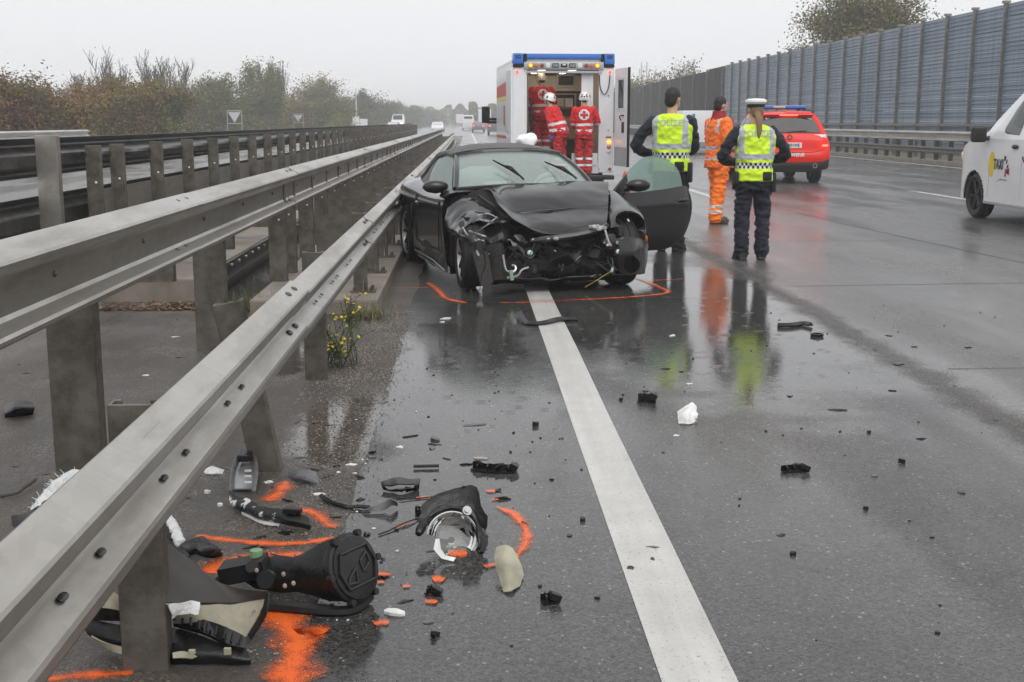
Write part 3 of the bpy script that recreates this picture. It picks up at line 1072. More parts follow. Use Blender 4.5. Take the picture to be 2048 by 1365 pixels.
# ------------------------------------------------------------------ vehicle materials
def paint(name, col, rough=.28, coat=1., drops=.25, dirt=0., dcol=(.10, .09, .08)):
    m, nt, p = new_mat(name)
    tc = N(nt, 'ShaderNodeTexCoord').outputs['Object']
    c = col
    f = ramp(nt, noise_n(nt, tc, 3.5, 6, .65), .45, .8)
    link(nt, mixc(nt, math_n(nt, 'MULTIPLY', f, dirt), (*col, 1), (*dcol, 1)), p.inputs['Base Color'])
    p.inputs['Roughness'].default_value = rough
    p.inputs['Coat Weight'].default_value = coat
    p.inputs['Specular IOR Level'].default_value = .15
    link(nt, math_n(nt, 'ADD', .03, math_n(nt, 'MULTIPLY', f, .12)), p.inputs['Coat Roughness'])
    v = N(nt, 'ShaderNodeTexVoronoi')
    v.inputs['Scale'].default_value = 75
    link(nt, tc, v.inputs['Vector'])
    h = math_n(nt, 'SUBTRACT', .42, v.outputs['Distance'], clamp=True)
    bn = bump_n(nt, h, drops, .004)
    link(nt, bn, p.inputs['Coat Normal'])
    link(nt, bn, p.inputs['Normal'])
    return m
paint('black_paint', (.004, .004, .005), .35, .85, .10, .25, (.014, .014, .014))
paint('white_paint', (.78, .79, .81), .35, .6, .1, .12, (.5, .5, .5))
paint('red_paint', (.80, .018, .008), .35, .35, .08, .12, (.35, .03, .02))
paint('grey_paint', (.16, .165, .17), .35, .7, .1)
paint('taxi_white', (.80, .81, .82), .3, .8, .06, .25, (.55, .54, .52))
mat('black_plastic', (.013, .013, .013), .42, var=.4, vs=9, bump=.12, bs=60)
mat('debris_skin', (.045, .040, .035), .55, var=.2, vs=10)
mat('matte_black', (.008, .008, .008), .8, var=.4)
mat('soft_top', (.045, .042, .044), .75, var=.2, vs=14, bump=.3, bs=300, sheen=.2)
mat('tyre_rubber', (.013, .013, .013), .62, bump=.3, bs=40)
mat('rim_silver', (.45, .45, .46), .3, .85, var=.15)
mat('rim_dark', (.03, .03, .032), .4, .5)
mat('aluminium', (.55, .56, .57), .35, .9, bump=.2, bs=30)
mat('scratched', (.62, .62, .62), .6, bump=.5, bs=60, col2=(.10, .10, .10), vs=30)
mat('dash', (.02, .02, .022), .7)
mat('airbag', (.86, .88, .87), .8, bump=.5, bs=9, dist=.02)
mat('amber', (.85, .22, .01), .2, coat=.6)
mat('red_lens', (.45, .012, .015), .15, coat=.8)
mat('lens_green', (.55, .75, .66), .1, coat=1.)
mat('cable_yellow', (.45, .42, .06), .5)
mat('plastic_green', (.22, .38, .22), .5)
mat('fin_dark', (.05, .048, .045), .5, .5, var=.3, vs=40)

def glass(name, tint, alpha=.45, rough=.02, drops=.3, refl=1.):
    m, nt, p = new_mat(name)
    tc = N(nt, 'ShaderNodeTexCoord').outputs['Object']
    nt.nodes.remove(p)
    out = nt.nodes['Material Output']
    gl = N(nt, 'ShaderNodeBsdfGlossy')
    gl.inputs['Roughness'].default_value = rough
    tr = N(nt, 'ShaderNodeBsdfTransparent')
    tr.inputs[0].default_value = (*tint, 1)
    fr = N(nt, 'ShaderNodeFresnel')
    fr.inputs[0].default_value = 1.5
    v = N(nt, 'ShaderNodeTexVoronoi')
    v.inputs['Scale'].default_value = 60
    link(nt, tc, v.inputs['Vector'])
    h = math_n(nt, 'SUBTRACT', .4, v.outputs['Distance'], clamp=True)
    bn = bump_n(nt, h, drops, .004)
    link(nt, bn, gl.inputs['Normal'])
    # film of fine drops that scatters some daylight
    df = N(nt, 'ShaderNodeBsdfDiffuse')
    df.inputs[0].default_value = (*(min(1, t * .85) for t in tint), 1)
    mx = N(nt, 'ShaderNodeMixShader')
    f = math_n(nt, 'MULTIPLY', fr.outputs[0], refl, clamp=True)
    link(nt, f, mx.inputs[0])
    m0 = N(nt, 'ShaderNodeMixShader')
    m0.inputs[0].default_value = alpha
    link(nt, tr.outputs[0], m0.inputs[1])
    link(nt, df.outputs[0], m0.inputs[2])
    link(nt, m0.outputs[0], mx.inputs[1])
    link(nt, gl.outputs[0], mx.inputs[2])
    link(nt, mx.outputs[0], out.inputs[0])
    return m
glass('windscreen', (.82, .91, .87), .20, .03, .08, .65)
glass('side_glass', (.66, .82, .76), .14, .03, .2, .8)
glass('taxi_glass', (.45, .52, .50), .12, .03, .05, .9)
glass('dark_glass', (.10, .12, .12), .10, .04, .1)
glass('clear_plastic', (.80, .82, .80), .26, .06, .1)

def cgrid(ctrl, nu, nv):
    """smooth grid of points through a net of control points (rows x cols)"""
    rows = [crom(r, nu) for r in ctrl]
    cols = [crom([r[j] for r in rows], nv) for j in range(len(rows[0]))]
    return [[cols[j][i] for j in range(len(cols))] for i in range(len(cols[0]))]

def grid_normals(G):
    n, m = len(G), len(G[0])
    out = []
    for i in range(n):
        r = []
        for j in range(m):
            a = G[min(i + 1, n - 1)][j] - G[max(i - 1, 0)][j]
            b = G[i][min(j + 1, m - 1)] - G[i][max(j - 1, 0)]
            c = a.cross(b)
            r.append(c.normalized() if c.length > 1e-9 else Vector((0, 0, 1)))
        out.append(r)
    return out

def panel(name, ctrl, m, parent, nu=5, nv=5, th=.006, wr=0., ws=6., seed=0, keep=None, smooth=45, off=0., flip=False, crease=0., holes=()):
    """sheet panel with real thickness from a control net; wr = crumpling, keep(i,j,p) drops faces"""
    G = cgrid(ctrl, nu, nv)
    if wr:
        for r in G:
            for q in r:
                o = Vector((seed, 3 * seed, 0))
                a = noise.noise_vector(q * ws + o)
                q += a * wr
                if crease:
                    c = abs(noise.noise(q * ws * .6 + o * 2)) - .2
                    q += Vector((c * crease, 0, c * crease * .6))
    for (hx, hz, hr) in holes:
        cell = (G[0][0] - G[0][1]).length
        tol = max((G[0][0] - G[0][-1]).length / len(G[0]), (G[0][0] - G[-1][0]).length / len(G)) * .75
        for r in G:
            for q in r:
                d = math.hypot(q.x - hx, q.z - hz)
                if abs(d - hr) < tol and d > 1e-6:
                    q.x, q.z = hx + (q.x - hx) * hr / d, hz + (q.z - hz) * hr / d
    if holes:
        keep = lambda a, c, p: all(math.hypot(p.x - hx, p.z - hz) > hr * .985 for hx, hz, hr in holes)
    Nn = grid_normals(G)
    sg = -1 if flip else 1
    if off:
        G = [[q + nn * off * sg for q, nn in zip(r, s)] for r, s in zip(G, Nn)]
    n, k = len(G), len(G[0])
    b = MB()
    top = [q for r in G for q in r]
    bot = [q - nn * th * sg for r, s in zip(G, Nn) for q, nn in zip(r, s)]
    ok = {}
    fs = []
    for i in range(n - 1):
        for j in range(k - 1):
            c = (G[i][j] + G[i + 1][j + 1]) / 2
            if keep and not keep(i / (n - 1), j / (k - 1), c):
                continue
            ok[(i, j)] = 1
    M = n * k
    for (i, j) in ok:
        a, b1, c, d = i * k + j, i * k + j + 1, (i + 1) * k + j + 1, (i + 1) * k + j
        fs.append((a, b1, c, d))
        fs.append((a + M, d + M, c + M, b1 + M))
        for (ni, nj, e) in ((i - 1, j, (a, b1)), (i + 1, j, (c, d)), (i, j - 1, (d, a)), (i, j + 1, (b1, c))):
            if (ni, nj) not in ok:
                fs.append((e[1], e[0], e[0] + M, e[1] + M))
    b.add(top + bot, fs)
    me = b.mesh(name, m)
    bm = bmesh.new(); bm.from_mesh(me)
    bmesh.ops.delete(bm, geom=[v for v in bm.verts if not v.link_faces], context='VERTS')
    bmesh.ops.recalc_face_normals(bm, faces=bm.faces)
    bm.to_mesh(me); bm.free()
    me.polygons.foreach_set('use_smooth', [True] * len(me.polygons))
    me.set_sharp_from_angle(angle=R(smooth))
    return obj(name, me, parent)

def wheel(parent, c, r, w, side, steer=0., rim='rim_dark', lip='rim_silver', spokes=10, rr=.72, camber=0., name='wheel'):
    """tyre with tread grooves, rim with lip, hub and spokes; axis along local y, outer face on side (+1/-1)"""
    t = bpy.data.objects.new(name, None)
    COL.objects.link(t)
    t.parent = parent
    t.location = c
    t.rotation_euler = (camber, 0, steer)
    b = MB()
    h = w / 2
    prof = [(-h * .8, r * rr), (-h * .98, r * .82), (-h, r * .9), (-h * .86, r * .975), (-h * .66, r), (-h * .60, r * .985), (-h * .52, r * .985), (-h * .46, r), (-h * .1, r), (-h * .05, r * .98),
            (h * .05, r * .98), (h * .1, r), (h * .46, r), (h * .52, r * .985), (h * .60, r * .985), (h * .66, r), (h * .86, r * .975), (h, r * .9), (h * .98, r * .82), (h * .8, r * rr)]
    b.lathe((0, 0, 0), (0, 1, 0), prof, 40)
    b.build('tyre', 'tyre_rubber', t, smooth=35)
    b = MB()
    q = side
    b.lathe((0, 0, 0), (0, 1, 0), [(q * h * .86, r * rr * 1.02), (q * h * .90, r * rr), (q * h * .86, r * rr * .95), (q * h * .55, r * rr * .90), (-q * h * .7, r * rr * .9)], 40)
    b.build('rim_lip', lip, t, smooth=35)
    b = MB()
    b.lathe((0, 0, 0), (0, 1, 0), [(q * h * .62, .001), (q * h * .62, r * .10), (q * h * .5, r * .17), (q * h * .3, r * .18)], 20)
    for k in range(spokes):
        a = 2 * math.pi * k / spokes
        Rm = Matrix.Rotation(a, 4, 'Y')
        p0, p1 = Rm @ Vector((r * .1, q * h * .5, 0)), Rm @ Vector((r * rr * .93, q * h * .66, 0))
        b.tube([p0, (p0 + p1) / 2 + Vector((0, q * .006, 0)), p1], [r * .075, r * .055, r * .06], 6)
    b.build('spokes', rim, t, smooth=35)
    b = MB(); b.disc((0, q * h * .05, 0), r * .56, (0, q, 0), .02, 28)
    b.build('brake_disc', 'fin_dark', t, smooth=35)
    return t

# ------------------------------------------------------------------ crashed black convertible
car = thing('crashed_car', 'wrecked black soft-top sports car with torn-off front, facing the camera', 'car', (.45, 12.24, 0), R(-77))
# stations: x, then half section (y,z) from sill to centre line
ST = [
    (-2.14, [(.40, .36), (.55, .36), (.60, .42), (.62, .52), (.60, .66), (.52, .72), (.3, .74), (0, .75)]),
    (-1.98, [(.55, .24), (.74, .24), (.79, .34), (.81, .52), (.79, .72), (.69, .80), (.4, .83), (0, .84)]),
    (-1.65, [(.6, .18), (.80, .18), (.86, .32), (.88, .54), (.85, .77), (.74, .86), (.45, .90), (0, .91)]),
    (-1.22, [(.6, .16), (.82, .16), (.875, .32), (.895, .56), (.865, .79), (.76, .88), (.5, .92), (0, .94)]),
    (-.85, [(.6, .15), (.82, .15), (.865, .30), (.885, .54), (.865, .76), (.79, .85), (.6, .88), (0, .93)]),
    (-.35, [(.6, .15), (.81, .15), (.85, .28), (.87, .52), (.86, .73), (.80, .815), (.68, .83), (0, .85)]),
    (.15, [(.6, .15), (.81, .15), (.845, .28), (.865, .52), (.86, .73), (.80, .815), (.68, .83), (0, .85)]),
    (.50, [(.6, .15), (.81, .15), (.845, .28), (.865, .52), (.86, .735), (.80, .83), (.66, .865), (0, .88)]),
    (.72, [(.6, .15), (.81, .15), (.845, .28), (.868, .52), (.865, .74), (.80, .835), (.60, .855), (0, .87)]),
]
full = []
for x, s in ST:
    full.append([(x, -y, z) for y, z in s] + [(x, y, z) for y, z in s[:-1]][::-1])
G = cgrid(full, 6, 8)
AX_R = (-1.215, .315)
b = MB()
n, k = len(G), len(G[0])
vs = []
for r in G:
    for q in r:
        d = math.hypot(q.x - AX_R[0], q.z - AX_R[1])
        if abs(q.y) > .55 and .30 < d < .385 and q.z < .75:
            kk = .365 / d
            q = Vector((AX_R[0] + (q.x - AX_R[0]) * kk, q.y, AX_R[1] + (q.z - AX_R[1]) * kk))
        vs.append(q)
fs = []
for i in range(n - 1):
    for j in range(k - 1):
        c = (G[i][j] + G[i + 1][j + 1]) / 2
        if abs(c.y) > .55 and math.hypot(c.x - AX_R[0], c.z - AX_R[1]) < .355 and c.z < .72:
            continue
        if -.78 < c.x < .46 and abs(c.y) < .70:
            continue
        if -.62 < c.x < .56 and c.y > .66 and c.z > .24:      # open driver's door
            continue
        fs.append((i * k + j, i * k + j + 1, (i + 1) * k + j + 1, (i + 1) * k + j))
b.add(vs, fs)
o = b.build('body', 'black_paint', car, smooth=50)
# rear wall, floor and bulkhead closing the shell
b = MB()
b.box((-.12, 0, .19), (1.3, 1.5, .06)); b.box((-.80, 0, .5), (.06, 1.5, .72)); b.box((.50, 0, .45), (.08, 1.5, .78)); b.box((-2.1, 0, .5), (.06, 1.1, .3))
b.box((-1.4, 0, .22), (1.2, 1.1, .06))
for s in (-1, 1):
    b.box((-1.215, s * .50, .5), (.75, .03, .6))
b.build('floor_pan', 'matte_black', car)
# door gap lines, handle and side intake on the closed side
b = MB()
b.tube([(.53, -.868, .30), (.535, -.872, .52), (.53, -.866, .74), (.50, -.80, .825)], .006, 5)
b.tube([(-.60, -.868, .30), (-.63, -.888, .52), (-.60, -.872, .74), (-.58, -.80, .83)], .006, 5)
b.tube([(.53, -.862, .29), (0, -.856, .275), (-.6, -.866, .29)], .006, 5)
b.build('door_gap', 'matte_black', car)
b = MB(); b.ell((-.47, -.885, .68), (.085, .022, .024), 10, 6); b.build('door_handle', 'black_paint', car, smooth=True)
b = MB(); b.ell((-.80, -.885, .52), (.05, .02, .16), 10, 6, Matrix.Rotation(R(12), 3, 'Y')); b.build('side_intake', 'matte_black', car, smooth=True)
# torn sill under the door
panel('sill', [[(0.75, -0.841, 0.318), (0.2, -0.839, 0.302), (-0.3, -0.867, 0.325)], [(0.75, -0.842, 0.214), (0.2, -0.85, 0.204), (-0.3, -0.884, 0.213)], [(0.85, -0.855, 0.118), (0.2, -0.881, 0.126), (-0.4, -0.902, 0.152)]], 'black_paint', car, 6, 6, wr=.02, ws=9, seed=3)
b = MB()
b.tube([(0.85, -0.878, 0.133), (0.4, -0.906, 0.188), (0.0, -0.926, 0.205), (-0.3, -0.946, 0.215)], .008, 5)
b.tube([(0.85, -0.869, 0.119), (0.4, -0.882, 0.138), (0.0, -0.902, 0.149), (-0.3, -0.905, 0.152)], .006, 5)
b.build('torn_trim', 'aluminium', car, smooth=True)

# windscreen, frame, roof
wb = [(.50, -.69, .865), (.66, -.36, .895), (.70, 0, .905), (.66, .36, .895), (.50, .69, .865)]
wt = [(-.16, -.54, 1.165), (-.06, -.28, 1.20), (-.03, 0, 1.208), (-.06, .28, 1.20), (-.16, .54, 1.165)]
wm = [tuple((a + c) / 2 + (o_) for a, c, o_ in zip(p, q, (.025, .0, .022))) for p, q in zip(wb, wt)]
panel('windscreen', [wb, wm, wt], 'windscreen', car, 6, 8, th=.005)
b = MB()
fr = crom([wb[0], wm[0], wt[0]], 6)
b.tube(fr, .028, 8)
b.tube([(q.x, -q.y, q.z) for q in fr], .028, 8)
b.tube(crom(wt, 6), .026, 8)
b.build('windscreen_frame', 'black_paint', car, smooth=True)
b = MB(); b.tube([(x + .02, y, z + .0) for x, y, z in crom(wb, 6)], .02, 6); b.build('cowl_trim', 'black_plastic', car, smooth=True)
roof = [
    [(-.15, -.56, 1.17), (-.08, -.3, 1.213), (-.05, 0, 1.222), (-.08, .3, 1.213), (-.15, .56, 1.17)],
    [(-.45, -.58, 1.18), (-.44, -.32, 1.245), (-.43, 0, 1.262), (-.44, .32, 1.245), (-.45, .58, 1.18)],
    [(-.80, -.60, 1.14), (-.82, -.34, 1.215), (-.82, 0, 1.235), (-.82, .34, 1.215), (-.80, .60, 1.14)],
    [(-1.12, -.64, .99), (-1.20, -.36, 1.06), (-1.22, 0, 1.08), (-1.20, .36, 1.06), (-1.12, .64, .99)],
    [(-1.30, -.68, .895), (-1.48, -.38, .92), (-1.52, 0, .93), (-1.48, .38, .92), (-1.30, .68, .895)]]
panel('soft_top', roof, 'soft_top', car, 6, 6, th=.02, wr=.006, ws=4)
for s in (-1, 1):
    panel('side_window', [[(.44, s * .715, .84), (-.1, s * .735, .835), (-.62, s * .745, .85)], [(.16, s * .65, 1.0), (-.2, s * .66, 1.02), (-.64, s * .69, 1.0)], [(-.14, s * .565, 1.155), (-.35, s * .58, 1.175), (-.62, s * .61, 1.14)]],
          'side_glass', car, 5, 5, th=.004) if s < 0 else None
    b = MB()
    b.tube([(-.14, s * .565, 1.165), (-.4, s * .585, 1.182), (-.66, s * .61, 1.15), (-.95, s * .655, 1.02), (-1.12, s * .70, .9)], .022, 6)
    b.build('roof_seal', 'soft_top', car, smooth=True)
panel('roof_quarter', [[(-.62, -.745, .85), (-.9, -.74, .87), (-1.15, -.70, .9)], [(-.64, -.685, 1.0), (-.82, -.68, .99), (-1.1, -.68, .93)], [(-.63, -.605, 1.15), (-.8, -.62, 1.12), (-1.05, -.655, .99)]], 'soft_top', car, 4, 4, th=.01)
# interior seen through the glass
b = MB()
for s in (-.36, .36):
    b.box((-.45, s, .55), (.16, .44, .62), Matrix.Rotation(R(-14), 3, 'Y')); b.box((-.53, s, .96), (.12, .26, .2), Matrix.Rotation(R(-12), 3, 'Y'))
    b.box((-.15, s, .36), (.5, .44, .14))
    b.tube([(-.68, s - .2, .8), (-.68, s - .18, 1.02), (-.68, s, 1.08), (-.68, s + .18, 1.02), (-.68, s + .2, .8)], .022, 6)
b.build('seats', 'dash', car, bevel=.04, smooth=True)
b = MB()
b.box((.36, 0, .78), (.34, 1.36, .16)); b.ell((.30, .36, .86), (.16, .2, .06), 12, 8)
b.build('dashboard', 'dash', car, bevel=.03, smooth=True)
b = MB(); b.lathe((.12, .36, .80), (-.92, 0, .39), [(-.012, .185), (0, .20), (.012, .185), (0, .17), (-.012, .185)], 24); b.tube([(.12, .2, .8), (.12, .52, .8)], .02, 6); b.build('steering_wheel', 'dash', car, smooth=True)
b = MB()
b.ell((.10, -.35, .955), (.15, .27, .12), 20, 14)
o = b.build('airbag', 'airbag', car, smooth='all')
for v_ in o.data.vertices:
    v_.co += noise.noise_vector(v_.co * 7) * .02
b = MB(); b.ell((.02, .36, .86), (.07, .15, .13), 14, 10)
o = b.build('airbag', 'airbag', car, smooth='all')
for v_ in o.data.vertices:
    v_.co += noise.noise_vector(v_.co * 9) * .03
b = MB(); b.box((-.02, 0, 1.135), (.03, .2, .055)); b.build('rear_view_mirror', 'dash', car, bevel=.01)
b = MB(); b.add([(.56, -.42, .91), (.56, -.16, .925), (.52, -.16, .95), (.52, -.42, .935)], [(0, 1, 2, 3)]); b.build('papers', 'airbag', car)
# wipers
for (pp, q) in ((((0.66, -0.068, 0.946)), ((0.36, -0.296, 1.112))), (((0.66, 0.456, 0.949)), ((0.3, 0.242, 1.091)))):
    P0, P1 = Vector(pp), Vector(q)
    w_ = bpy.data.objects.new('wiper', None); COL.objects.link(w_); w_.parent = car
    up = Vector((.045, 0, .04))
    b = MB(); b.tube([P0 + up * .3, P0.lerp(P1, .45) + up * 1.3, P0.lerp(P1, .62) + up * .9], [.011, .009, .008], 6); b.build('wiper_arm', 'black_plastic', w_, smooth=True)
    b = MB(); b.tube([P0.lerp(P1, .12) + up * .55, P0.lerp(P1, .5) + up * .75, P1 + up * .5], [.009, .012, .007], 6); b.build('wiper_blade', 'matte_black', w_, smooth=True)
# mirror on the closed side
b = MB(); b.ell((0.3, -0.848, 0.881), (.07, .125, .066), 16, 10, Matrix.Rotation(R(-8), 3, 'Z')); b.tube([(0.36, -0.768, 0.831), (0.4, -0.742, 0.799)], .03, 8)
b.build('wing_mirror', 'black_paint', car, smooth=True)
b = MB(); b.box((0.62, -0.702, 0.83), (.05, .03, .03)); b.build('sensor_block', 'white_mark', car, bevel=.006)

# crumpled bonnet
hood = [
    [(0.7, -0.552, 0.851), (0.72, -0.266, 0.909), (0.7, 0.084, 0.922), (0.72, 0.427, 0.942), (0.76, 0.752, 0.931)],
    [(0.98, -0.486, 0.893), (1.0, -0.321, 0.832), (1.02, 0.014, 0.851), (1.02, 0.33, 0.856), (1.0, 0.668, 0.849)],
    [(1.18, -0.462, 0.782), (1.22, -0.304, 0.714), (1.24, -0.027, 0.724), (1.24, 0.284, 0.741), (1.25, 0.576, 0.745)],
    [(1.28, -0.432, 0.729), (1.28, -0.274, 0.672), (1.27, -0.012, 0.689), (1.28, 0.271, 0.703), (1.3, 0.558, 0.703)],
    [(1.42, -0.377, 0.649), (1.46, -0.222, 0.6), (1.5, -0.02, 0.612), (1.52, 0.207, 0.609), (1.5, 0.479, 0.62)],
    [(1.5, -0.298, 0.592), (1.6, -0.156, 0.531), (1.63, 0.005, 0.521), (1.65, 0.198, 0.536), (1.6, 0.435, 0.553)]]
panel('bonnet', hood, 'black_paint', car, 12, 12, th=.008, wr=.002, ws=9, seed=2, crease=.007, smooth=30)
# curled-up torn corner of the bonnet
panel('bonnet_fold', [[(0.8, -0.643, 0.839), (0.86, -0.533, 0.887), (0.95, -0.422, 0.881)], [(0.9, -0.6, 0.789), (0.98, -0.515, 0.811), (1.12, -0.437, 0.764)], [(1.1, -0.484, 0.718), (1.2, -0.416, 0.697), (1.36, -0.379, 0.645)]], 'matte_black', car, 7, 7, th=.008, wr=.02, ws=10, seed=9)
b = MB()
b.tube([(0.92, -0.571, 0.827), (1.1, -0.46, 0.731), (1.36, -0.342, 0.613), (1.55, -0.211, 0.515)], [.014, .02, .02, .012], 6)
b.tube([(0.95, -0.555, 0.773), (1.15, -0.426, 0.675), (1.4, -0.307, 0.548)], .012, 6)
b.build('bonnet_edge', 'black_paint', car, smooth=True)
b = MB()
b.tube([(1.66, 0.255, 0.58), (1.67, 0.33, 0.579), (1.66, 0.39, 0.563)], [.018, .026, .012], 7)
b.build('emblem_scrape', 'scratched', car, smooth=True)
# crushed wing on the left of the picture
wingR = [
    [(0.6, -0.785, 0.83), (0.74, -0.634, 0.827), (1.05, -0.471, 0.742), (1.34, -0.374, 0.634)],
    [(0.66, -0.817, 0.769), (0.95, -0.706, 0.739), (1.25, -0.568, 0.676), (1.42, -0.46, 0.616)],
    [(0.78, -0.849, 0.67), (1.08, -0.774, 0.659), (1.38, -0.692, 0.635), (1.5, -0.585, 0.616)],
    [(0.86, -0.876, 0.552), (1.12, -0.872, 0.528), (1.44, -0.838, 0.52), (1.54, -0.731, 0.535)],
    [(0.92, -0.847, 0.492), (1.2, -0.839, 0.462), (1.5, -0.825, 0.455), (1.57, -0.734, 0.468)]]
panel('front_wing', wingR, 'black_paint', car, 14, 12, th=.006, wr=.012, ws=8, seed=5, crease=.03,
      keep=lambda a, c, p: not (.42 < a < .8 and .55 < c < .93 and (a - .6) ** 2 + (c - .74) ** 2 * 1.2 < .03))
b = MB()
for pts in ([(1.35, -0.685, 0.677), (1.3, -0.581, 0.689), (1.36, -0.504, 0.656)], [(1.45, -0.844, 0.587), (1.5, -0.811, 0.524), (1.55, -0.756, 0.493), (1.56, -0.678, 0.474)], [(1.4, -0.674, 0.645), (1.42, -0.588, 0.627), (1.4, -0.528, 0.66)],
            [(1.5, -0.798, 0.559), (1.54, -0.731, 0.535), (1.56, -0.659, 0.509)]):
    b = MB()
    b.tube(crom(pts, 4), [.004 + .006 * random.random() for _ in range(4 * (len(pts) - 1) + 1)], 5)
    b.build('torn_metal', 'scratched', car, smooth=True)
# intact-looking wing on the right of the picture, empty headlight opening
wingL = [
    [(0.74, 0.765, 0.853), (1.05, 0.676, 0.777), (1.35, 0.551, 0.661), (1.55, 0.463, 0.534)],
    [(0.8, 0.815, 0.827), (1.12, 0.78, 0.761), (1.42, 0.631, 0.692), (1.6, 0.53, 0.568)],
    [(0.9, 0.871, 0.775), (1.18, 0.857, 0.717), (1.42, 0.767, 0.671), (1.62, 0.665, 0.554)],
    [(0.95, 0.945, 0.672), (1.2, 0.931, 0.643), (1.42, 0.856, 0.615), (1.6, 0.779, 0.522)],
    [(0.98, 0.958, 0.507), (1.2, 0.953, 0.526), (1.4, 0.895, 0.53), (1.58, 0.811, 0.484)]]
panel('front_wing', wingL, 'black_paint', car, 16, 16, th=.006, wr=.003, ws=5, seed=6,
      keep=lambda a, c, p: not (((a - .52) / .33) ** 2 + ((c - .80) / .19) ** 2 < 1))
for s in (-1, 1):   # dark wheel house behind the wings
    b = MB(); b.box((1.0, s * .50, .42), (.7, .06, .44)); b.box((.78, s * .66, .45), (.06, .30, .56)); b.box((1.0, s * .62, .63), (.5, .3, .05))
    b.build('wheel_house', 'matte_black', car)
panel('headlight_bowl', [[(1.3, 0.618, 0.647), (1.25, 0.768, 0.673), (1.2, 0.932, 0.606)], [(1.2, 0.665, 0.555), (1.1, 0.826, 0.544), (1.1, 0.962, 0.517)], [(1.4, 0.565, 0.483), (1.38, 0.723, 0.468), (1.35, 0.886, 0.461)]], 'matte_black', car, 5, 5, wr=.02)
b = MB(); b.tube([(1.3, 0.75, 0.617), (1.32, 0.758, 0.582)], .012, 6); b.build('bulb_socket', 'aluminium', car)
# bumper corner that stayed on
bumL = [
    [(1.66, 0.481, 0.472), (1.66, 0.594, 0.483), (1.6, 0.737, 0.469), (1.4, 0.892, 0.419), (1.02, 1.066, 0.399)],
    [(1.74, 0.51, 0.394), (1.72, 0.597, 0.395), (1.64, 0.737, 0.383), (1.42, 0.896, 0.347), (1.02, 1.073, 0.317)],
    [(1.76, 0.495, 0.295), (1.74, 0.592, 0.29), (1.66, 0.732, 0.272), (1.44, 0.886, 0.239), (1.05, 1.053, 0.225)],
    [(1.72, 0.521, 0.178), (1.7, 0.609, 0.15), (1.62, 0.74, 0.136), (1.46, 0.866, 0.122), (1.2, 0.972, 0.125)]]
panel('bumper_corner', bumL, 'black_paint', car, 14, 14, th=.006, wr=.012, ws=9, seed=8,
      keep=lambda a, c, p: not (((a - .74) / .18) ** 2 + ((c - .34) / .19) ** 2 < 1))
b = MB(); b.ell((1.36, 0.913, 0.434), (.03, .012, .035), 8, 6); b.build('side_indicator', 'amber', car, smooth=True)
# open engine-bay front: dark bulkhead and crushed carrier
b = MB()
b.box((1.08, 0, .40), (.30, 1.12, .50)); b.box((1.30, -.05, .24), (.5, 1.15, .12)); b.box((1.34, .25, .36), (.3, .5, .2))
b.build('front_structure', 'matte_black', car, bevel=.03)
panel('undertray', [[(1.6, -0.635, 0.125), (1.62, -0.276, 0.125), (1.62, 0.142, 0.129), (1.6, 0.623, 0.146)], [(1.3, -0.536, 0.066), (1.35, -0.198, 0.061), (1.35, 0.23, 0.06), (1.3, 0.686, 0.062)], [(0.9, -0.435, 0.04), (0.9, -0.07, 0.028), (0.9, 0.377, 0.037), (0.9, 0.807, 0.037)]], 'black_plastic', car, 6, 5, th=.01, wr=.03, ws=6)
for (q, sd, mm) in (([[(1.45, -0.088, 0.413), (1.5, 0.131, 0.435), (1.45, 0.433, 0.39)], [(1.5, -0.125, 0.24), (1.62, 0.093, 0.314), (1.5, 0.441, 0.268)], [(1.45, -0.086, 0.115), (1.52, 0.127, 0.117), (1.5, 0.467, 0.153)]], 21, 'black_plastic'),
                    ([[(1.35, -0.386, 0.501), (1.4, -0.26, 0.467), (1.42, -0.149, 0.412)], [(1.4, -0.39, 0.394), (1.5, -0.288, 0.334), (1.45, -0.134, 0.302)], [(1.35, -0.363, 0.185), (1.45, -0.25, 0.157), (1.4, -0.095, 0.128)]], 22, 'black_paint'),
                    ([[(1.62, -0.045, 0.171), (1.66, 0.081, 0.26), (1.6, 0.25, 0.32)], [(1.6, -0.048, 0.15), (1.62, 0.085, 0.18), (1.58, 0.225, 0.216)], [(1.55, 0.024, 0.106), (1.56, 0.114, 0.113), (1.55, 0.212, 0.145)]], 23, 'black_paint'),
                    ([[(1.3, -0.673, 0.503), (1.3, -0.535, 0.567), (1.32, -0.401, 0.544)], [(1.4, -0.721, 0.447), (1.45, -0.573, 0.492), (1.4, -0.409, 0.47)], [(1.38, -0.67, 0.399), (1.42, -0.566, 0.423), (1.38, -0.403, 0.406)]], 24, 'black_plastic'),
                    ([[(1.55, 0.373, 0.501), (1.58, 0.457, 0.51), (1.6, 0.531, 0.479)], [(1.58, 0.363, 0.436), (1.66, 0.416, 0.42), (1.66, 0.501, 0.4)], [(1.55, 0.399, 0.32), (1.62, 0.446, 0.303), (1.62, 0.527, 0.278)]], 25, 'black_plastic')):
    panel('crumpled_panel', q, mm, car, 7, 7, th=.008, wr=.045, ws=11, seed=sd, crease=.06, smooth=25)
b = MB()
b.tube(crom([(1.58, -0.256, 0.461), (1.66, -0.082, 0.486), (1.68, 0.119, 0.509), (1.66, 0.311, 0.543), (1.6, 0.444, 0.584)], 6), [.03] * 25, 8)
b.build('bumper_beam', 'black_paint', car, smooth=True)
